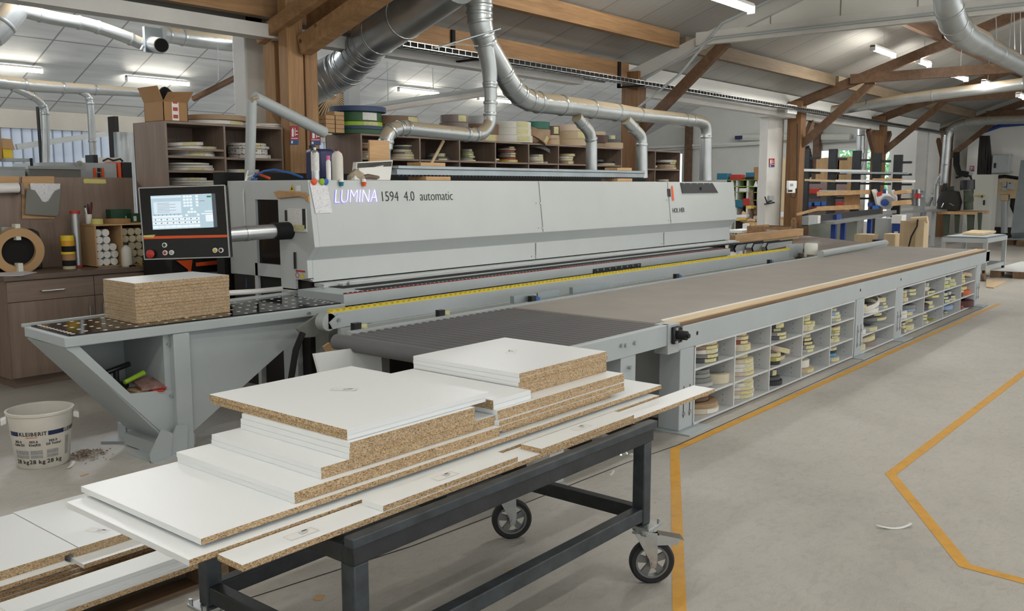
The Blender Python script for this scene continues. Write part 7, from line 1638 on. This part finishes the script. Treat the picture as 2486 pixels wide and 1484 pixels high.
MB().beam(f0+d*1.1-nrm_*.05+Vector((0, 0, .05)), f0+d*1.55-nrm_*.05+Vector((0, 0, .05)), .06, .1).build('blue_clamp', 'blue_paint', t)
for u in (2025, 2048, 2112, 2133):
    q_ = at_u(a+nrm_*.08, b2+nrm_*.08, u); MB().box(q_.x-.045, q_.x+.045, q_.y-.045, q_.y+.045, 0, .99).build('leg', 'blue_paint', t)
for u in (2245, 2268): q_ = at_u(c+n2*.1, e+n2*.1, u); MB().box(q_.x-.05, q_.x+.05, q_.y-.05, q_.y+.05, 0, .99).build('leg', 'steel_grey_paint', t)
q0 = c+d2*2.0+n2*.1; MB().beam(q0+Vector((0, 0, .45)), q0+d2*1.0+Vector((0, 0, .45)), .05, .07).build('crossbar', 'light_grey_paint', t)
# saw
sx = pz(2145, 518, 1.03).x; t = thing('mitre_saw', 'white and blue mitre saw with a round blade guard', 'saw', px(2145, 520, sx))
xprism([(2128, 497), (2124, 476), (2132, 470), (2155, 470), (2168, 480), (2163, 505), (2150, 508)], sx, .12, 'blade_guard', 'white_plastic', t, .02)
xprism([(2115, 461), (2124, 459), (2132, 478), (2134, 499), (2126, 500), (2121, 480)], sx+.1, .15, 'saw_arm', 'white_plastic', t, .01)
MB().lathe(px(2154, 492, sx-.03), [(0, 0), (.17, 0), (.17, .004), (0, .006)], 32, ax=(-1, 0, 0)).build('blade', 'zinc', t)
MB().lathe(px(2148, 492, sx-.05), [(0, 0), (.09, 0), (.09, .03), (0, .04)], 20, ax=(-1, 0, 0)).build('hub', 'blue_paint', t)
xprism([(2118, 500), (2134, 499), (2134, 510), (2118, 510)], sx, .15, 'saw_base', 'blue', t); xprism([(2106, 492), (2118, 492), (2118, 502), (2106, 502)], sx, .12, 'motor', 'blue_paint', t, .01)
MB().tube([px(2148, 470, sx+.1), px(2148, 459, sx+.1)], .04, 10).build('handle', 'blue_paint', t); xprism([(2128, 468), (2142, 464), (2140, 474), (2130, 478)], sx-.02, .05, 'red_lock', 'red', t)
xprism([(2143, 512), (2165, 511), (2165, 519), (2143, 519)], sx-.1, .4, 'turntable', 'alu', t)
tag(MB().tube([px(2166, 462, sx+.3), px(2172, 480, sx+.3), px(2174, 492, sx+.3)], [.05, .07, .05], 8).build('white_bag', 'paper'), 'white cloth bag hanging behind the mitre saw', 'bag')
# boxes below the bench
def zbox(nme, m_, u0, u1, v0, vb, dd, lab, cat, grp=None):
    a, b2 = pz(u0, vb, 0), pz(u1, vb, 0); x = (a.x+b2.x)/2; return tag(xbox(None, nme, m_, u0, u1, v0, 590, x, dd, 0), lab, cat, grp)
XB = 18.2
tag(xbox(None, 'sheet_metal', 'roll_sage', 1955, 2078, 534, 600, 20.6, .1, 0), 'pale greenish panel under the left of the saw bench', 'panel')
tag(xbox(None, 'plywood_crate', 'plywood_pale', 2074, 2128, 569, 600, XB, .5, 0), 'low plywood crate under the saw bench', 'crate', 'plywood boxes at the saw bench')
tag(xbox(None, 'plywood_crate', 'plywood_pale', 2146, 2170, 568, 610, XB-1.2, .4, 0), 'upright plywood box before the blue cabinet', 'crate', 'plywood boxes at the saw bench')
t = thx('extractor_cabinet', 'white and blue extractor cabinet beside the saw', 'cabinet', 2150, 600, XB); xbox(t, 'white_body', 'steel_grey_paint', 2125, 2166, 530, 600, XB+.1, .6, 0); xbox(t, 'blue_door', 'blue_paint', 2166, 2184, 543, 600, XB, .5, 0); xbox(t, 'white_top', 'white_plastic', 2165, 2188, 522, 543, XB-.02, .3)
mb = MB(); 
for k in range(3): a, b2 = px(2171+k*3.2, 562, XB-.006), px(2173.4+k*3.2, 568, XB-.006); mb.box(XB-.008, XB-.002, b2.y, a.y, b2.z, a.z)
mb.build('emblem', 'white_plastic', t)
tag(xbox(None, 'blue_toolbox', 'navy', 2118, 2150, 582, 600, XB-1.0, .3, 0), 'dark blue tool box behind the outfeed table corner', 'box')
t = thx('plywood_stand', 'pale plywood stand with a drooping dark cord', 'stand', 2210, 610, XB-1.4); xbox(t, 'side', 'plywood_pale', 2186, 2226, 536, 610, XB-1.2, .05, 0); xbox(t, 'front_edge', 'plywood_pale', 2225, 2240, 537, 610, XB-1.5, .3, 0); MB().tube([px(2212, 536, XB-1.4), px(2252, 533, XB-1.4)], .06, 8).build('top_roll', 'plywood_pale', t)
MB().tube([px(2228, 533, XB-1.55), px(2226, 550, XB-1.55), px(2212, 575, XB-1.55), px(2206, 600, XB-1.55)], .015, 6).build('cord', 'core_dark', t)
tag(MB().beam(px(1935, 521, 19.5), px(1992, 506, 19.8), .1, .05).build('pine_offcut', 'pine'), 'pine batten lying on the left end of the saw bench', 'batten')
tag(MB().box(20.2, 20.3, px(1955, 540, 20.2).y-.03, px(1946, 540, 20.2).y, 0, 1.0).build('dark_support', 'dark_steel'), 'dark support post under the left end of the saw bench', 'post')
# grinder / drill on green stand
XGd = 29.
t = thx('machine_stand', 'dark green stand carrying old drilling machines', 'stand', 2330, 570, XGd)
a, b2 = px(2290, 512, XGd), px(2384, 512, XGd); MB().box(XGd-.6, XGd+.9, b2.y, a.y, a.z-.08, a.z).build('table_top', 'pine', t)
for u0, u1, v1 in ((2290, 2302, 570), (2348, 2362, 565), (2318, 2326, 566), (2374, 2380, 562)): xprism([(u0-1, 516), (u1+3, 516), (u1-1, v1), (u0, v1)], XGd-.5, .12, 'leg', 'roll_green' if False else 'stand_green', t) if 'stand_green' in M or mat('stand_green', '#434c3d', .6) else None
t = thx('drill_press', 'greenish drill press with a black motor on the stand', 'drill', 2350, 510, XGd); MB().cyl(px(2351, 510, XGd), px(2351, 462, XGd), .13, 14).build('column', 'stand_green', t); MB().cyl(px(2349, 461, XGd), px(2349, 437, XGd), .2, 16).build('motor', 'black_plastic', t); xprism([(2343, 478), (2358, 478), (2358, 490), (2340, 490)], XGd-.15, .3, 'head', 'stand_green', t); MB().tube([px(2320, 432, XGd), px(2340, 425, XGd), px(2356, 428, XGd), px(2361, 445, XGd), px(2361, 470, XGd)], .03, 8).build('cable', 'black_matt', t)
t = thx('bench_grinder', 'dark tangled cutting machine head left on the green stand', 'machine', 2305, 510, XGd); MB().lathe(px(2305, 490, XGd), [(0, -.3), (.3, -.25), (.34, 0), (.25, .3), (0, .35)], 14).build('body', 'core_dark', t); xprism([(2282, 470), (2290, 445), (2296, 445), (2294, 500), (2284, 500)], XGd, .2, 'frame', 'dark_steel', t); xprism([(2296, 455), (2312, 452), (2312, 480), (2296, 480)], XGd+.1, .2, 'housing', 'stand_green', t); MB().tube([px(2286, 504, XGd-.3), px(2292, 492, XGd-.3), px(2300, 490, XGd-.3), px(2316, 500, XGd-.3)], .02, 6).build('hand_guard', 'zinc', t)
# tall cabinet, wall boxes
t = thx('electrical_cabinet', 'tall grey white electrical cabinet with two doors', 'cabinet', 2382, 560, 32.); xbox(t, 'left_door', 'edge_white', 2360, 2378, 424, 562, 32., .6, 0); xbox(t, 'right_door', 'edge_white', 2379, 2404, 424, 560, 31.98, .6, 0); xbox(t, 'door_handle', 'core_dark', 2387, 2390, 486, 498, 31.94, .04); xbox(t, 'door_handle', 'core_dark', 2383, 2385, 474, 480, 31.94, .04); xbox(t, 'yellow_marks', 'yellow', 2365, 2390, 474, 477, 31.95, .03)
t = thx('wall_cabinet', 'grey wall cabinet mounted above the meter board', 'cabinet', 2430, 420, XE-.5); a, b2 = px(2410, 376, XE-.5), px(2448, 420, XE-.5); MB().box(XE-.5, XE-.1, b2.y, a.y, b2.z, a.z).build('box', 'steel_grey_paint', t, bev=.02); xbox(t, 'lock', 'core_dark', 2413, 2417, 396, 408, XE-.53, .03); xbox(t, 'bracket', 'steel_grey_paint', 2448, 2457, 375, 378, XE-.2, .2); xbox(t, 'bracket', 'steel_grey_paint', 2448, 2457, 416, 419, XE-.2, .2)
t = thx('meter_board', 'cream board with electricity meters on the end wall', 'board', 2448, 470, XE-.3); xbox(t, 'board', 'beige', 2426, 2472, 434, 472, XE-.3, .15); xbox(t, 'meter', 'steel_grey_paint', 2446, 2461, 441, 460, XE-.4, .1); xbox(t, 'meter', 'steel_grey_paint', 2434, 2443, 441, 453, XE-.4, .1); xbox(t, 'switch', 'steel_grey_paint', 2433, 2444, 456, 464, XE-.38, .1); xbox(t, 'meter_window', 'core_dark', 2449, 2454, 444, 446, XE-.42, .02)
xbox(t, 'fuse_box', 'beige', 2429, 2447, 473, 488, XE-.4, .3, bev=.02); xbox(t, 'fuse_box', 'beige', 2452, 2467, 472, 482, XE-.4, .3); MB().tube([px(2439, 488, XE-.3), px(2438, 566, XE-.3)], .1, 10).build('supply_pipe', 'steel_grey_paint', t); MB().tube([px(2460, 482, XE-.3), px(2458, 500, XE-.3), px(2466, 518, XE-.3), px(2480, 525, XE-.3)], .08, 8).build('black_hose', 'black_matt', t)
mb = MB(); rnd = random.Random(11)
for k in range(9): u = 2372+3.4*k; mb.tube([px(u, 330, XE-.3), px(u+rnd.uniform(-4, 4), 375, XE-.35), px(u+rnd.uniform(-3, 3), 425, XE-.3)], .05, 6)
tag(mb.build('cable_bundle', 'core_dark'), 'thick bundle of dark cables rising from the electrical cabinet', 'cables', kind='stuff')
tag(MB().tube([px(2322, 370, XE-.6), px(2322, 400, XE-.6), px(2328, 420, XE-.6), px(2350, 424, XE-.6)], .1, 8).build('black_conduit', 'black_matt'), 'bent black conduit left of the white panel', 'conduit')
t = thx('service_panel', 'white service panel with a red fire sign by the cables', 'panel', 2360, 420, XE-.4); xbox(t, 'panel', 'wall_white', 2351, 2371, 335, 424, XE-.4, .2, 0)
firesign(px, 2355, 2365, 403, 416, 'red fire extinguisher sign on the white service panel', XE-.42, (-.004, 0, 0))
tag(MB().tube([px(2405, 432, XE-.3), px(2440, 428, XE-.3), px(2480, 434, XE-.3)], .06, 6).build('wall_cable', 'black_matt'), 'dark cable running along the end wall under the grey cabinet', 'cable')
tag(MB().tube([px(2386, 320, XE-.2), px(2430, 305, XE-.2), px(2490, 300, XE-.2)], .07, 6).build('blue_air_line', 'blue_paint'), 'blue air line along the top of the end wall', 'pipe')
tag(MB().beam(px(2472, 572, 30.), px(2496, 395, 31.5), .35, .3, (1, 0, 0)).build('steel_channel', 'zinc_sheet'), 'grey steel channel leaning on the end wall at the right edge', 'channel')
tag(xbox(None, 'skirting_block', 'timber_dark' if False else 'dark_inside', 2404, 2472, 551, 566, XE-.05, .04, 0), 'dark skirting strip at the foot of the end wall', 'skirting')
t = thx('clamp_rack', 'metal rack of red handled clamps beside the white column', 'rack', 2215, 530, 27.); xbox(t, 'rail', 'zinc_sheet', 2212, 2240, 464, 466, 27, .1); xbox(t, 'upright', 'zinc_sheet', 2237, 2240, 464, 530, 27, .1, 0)
for u in (2214, 2222, 2229): MB().tube([px(u, 460, 26.9), px(u, 500, 26.9)], .04, 6).build('clamp', 'zinc', t)
for u in (2224, 2230): MB().tube([px(u, 482, 26.8), px(u+2, 470, 26.8)], .06, 6).build('clamp_handle', 'red', t)
# blue grey trolley table, pallets, boards on the floor at the right
t = thing('trolley_table', 'blue grey metal table on castors beyond the conveyor end', 'table', pz(2370, 640, 0))
TH = .80; c4 = [pz(2289, 574, TH), pz(2395, 577, TH), pz(2443, 569, TH), pz(2342, 566, TH)]
MB().prism(c4, (0, 0, -.02)).build('table_top', 'steel_blue' if 'steel_blue' in M or mat('steel_blue', '#5f7183', .45) else '', t); MB().prism([p+Vector((0, 0, .001)) for p in [c4[0].lerp(c4[2], .03), c4[1].lerp(c4[3], .03), c4[2].lerp(c4[0], .03), c4[3].lerp(c4[1], .03)]], (0, 0, .004)).build('top_sheet', 'light_grey_paint', t)
for i in range(4): p, q_ = c4[i], c4[(i+1) % 4]; MB().beam(p+Vector((0, 0, -.06)), q_+Vector((0, 0, -.06)), .05, .08).build('apron', 'steel_grey_paint', t)
ctr = (c4[0]+c4[1]+c4[2]+c4[3])/4
for p in c4:
    w = p.lerp(ctr, .04); l_ = MB().box(w.x-.035, w.x+.035, w.y-.035, w.y+.035, .2, TH-.02).build('leg', 'steel_grey_paint', t)
    MB().prism([(w.x-.05, w.y-.02, .2), (w.x+.05, w.y-.02, .2), (w.x+.03, w.y-.02, .08), (w.x-.01, w.y-.02, .08)], (0, .04, 0)).build('castor_fork', 'rubber', l_); MB().lathe((w.x+.02, w.y-.025, .085), [(0, 0), (.08, 0), (.085, .01), (.085, .04), (.08, .05), (0, .05)], 20, ax=(0, 1, 0)).build('castor_wheel', 'roll_brown', l_)
for i in range(4): p, q_ = c4[i].lerp(ctr, .04), c4[(i+1) % 4].lerp(ctr, .04); MB().beam(Vector((p.x, p.y, .24)), Vector((q_.x, q_.y, .24)), .05, .07).build('lower_rail', 'steel_grey_paint', t)
b4 = [pz(2336, 570, TH+.01), pz(2386, 571.5, TH+.01), pz(2418, 565, TH+.01), pz(2360, 563, TH+.01)]; tag(MB().prism(b4, (0, 0, .04)).build('plywood_board', 'plywood_pale'), 'pale plywood board lying on the blue grey table', 'board')
t = thing('board_pallet', 'wooden pallet with white boards at the right edge', 'pallet', pz(2440, 675, 0)); ph = .13
c4 = [pz(2404, 657, ph), pz(2560, 665, ph), pz(2640, 648, ph), pz(2480, 637, ph)]; 
for f_, g_ in ((.0, .0), (.36, .0), (.0, .5), (.36, .5), (.72, 0)): p = c4[0].lerp(c4[1], f_).lerp(c4[3].lerp(c4[2], f_), g_); d_ = (c4[1]-c4[0]).normalized(); e_ = (c4[3]-c4[0]).normalized(); q_ = Vector((p.x, p.y, 0)); MB().prism([q_, q_+d_*.18, q_+d_*.18+e_*.14, q_+e_*.14], (0, 0, ph-.012)).build('block', 'pallet_wood', t)
MB().prism([Vector((p.x, p.y, ph-.012)) for p in c4], (0, 0, .012)).build('deck', 'pallet_wood', t)
tag(MB().prism([Vector((p.x, p.y, ph+.001)) for p in c4], (0, 0, .02)).build('melamine_board', 'white_melamine'), 'white panel lying on the right hand pallet', 'board')
tag(MB().prism([pz(u, v, 0) for u, v in ((2394, 699), (2412, 701), (2446, 685), (2394, 680))], (0, 0, .02)).build('chipboard_sheet', 'pine_pale'), 'pale board lying on the floor behind the last conveyor leg', 'board')
t = thing('board_pallet', 'distant grey pallet by the end wall', 'pallet', pz(2470, 590, 0)); c4 = [pz(2446, 582, .15), pz(2540, 588, .15), pz(2560, 574, .15), pz(2480, 573, .15)]; MB().prism(c4, (0, 0, .03)).build('deck', 'steel_grey_paint', t)
for p in (c4[0].lerp(c4[2], .1), c4[0].lerp(c4[1], .4), c4[0].lerp(c4[1], .8)): MB().box(p.x-.3, p.x+.3, p.y-.1, p.y+.1, 0, .15).build('block', 'pallet_wood', t)
# ================================================================ WORLD, LIGHTS, CAMERA
w = bpy.data.worlds.new('World'); S.world = w; w.use_nodes = True
bg = w.node_tree.nodes['Background']; bg.inputs['Color'].default_value = (.97, .98, 1, 1); bg.inputs['Strength'].default_value = WORLD
cam = bpy.data.cameras.new('Camera'); co = bpy.data.objects.new('Camera', cam); C.objects.link(co)
cam.sensor_fit = 'HORIZONTAL'; cam.sensor_width = 36.; cam.lens = FPX/IW*36.; cam.clip_end = 200; cam.clip_start = .05
mt = Matrix((_rt, _up, -_fw)).transposed().to_4x4(); mt.translation = (0, 0, CZ); co.matrix_world = mt
S.camera = co
vs = S.view_settings; vs.view_transform = 'Standard'; vs.look = 'None'; vs.gamma = 1; vs.exposure = EXPO; vs.use_curve_mapping = False
cy = S.cycles; cy.use_denoising = True; cy.max_bounces = 7; cy.diffuse_bounces = 4; cy.glossy_bounces = 3; cy.transmission_bounces = 4; cy.sample_clamp_indirect = 6.; cy.caustics_reflective = False; cy.caustics_refractive = False
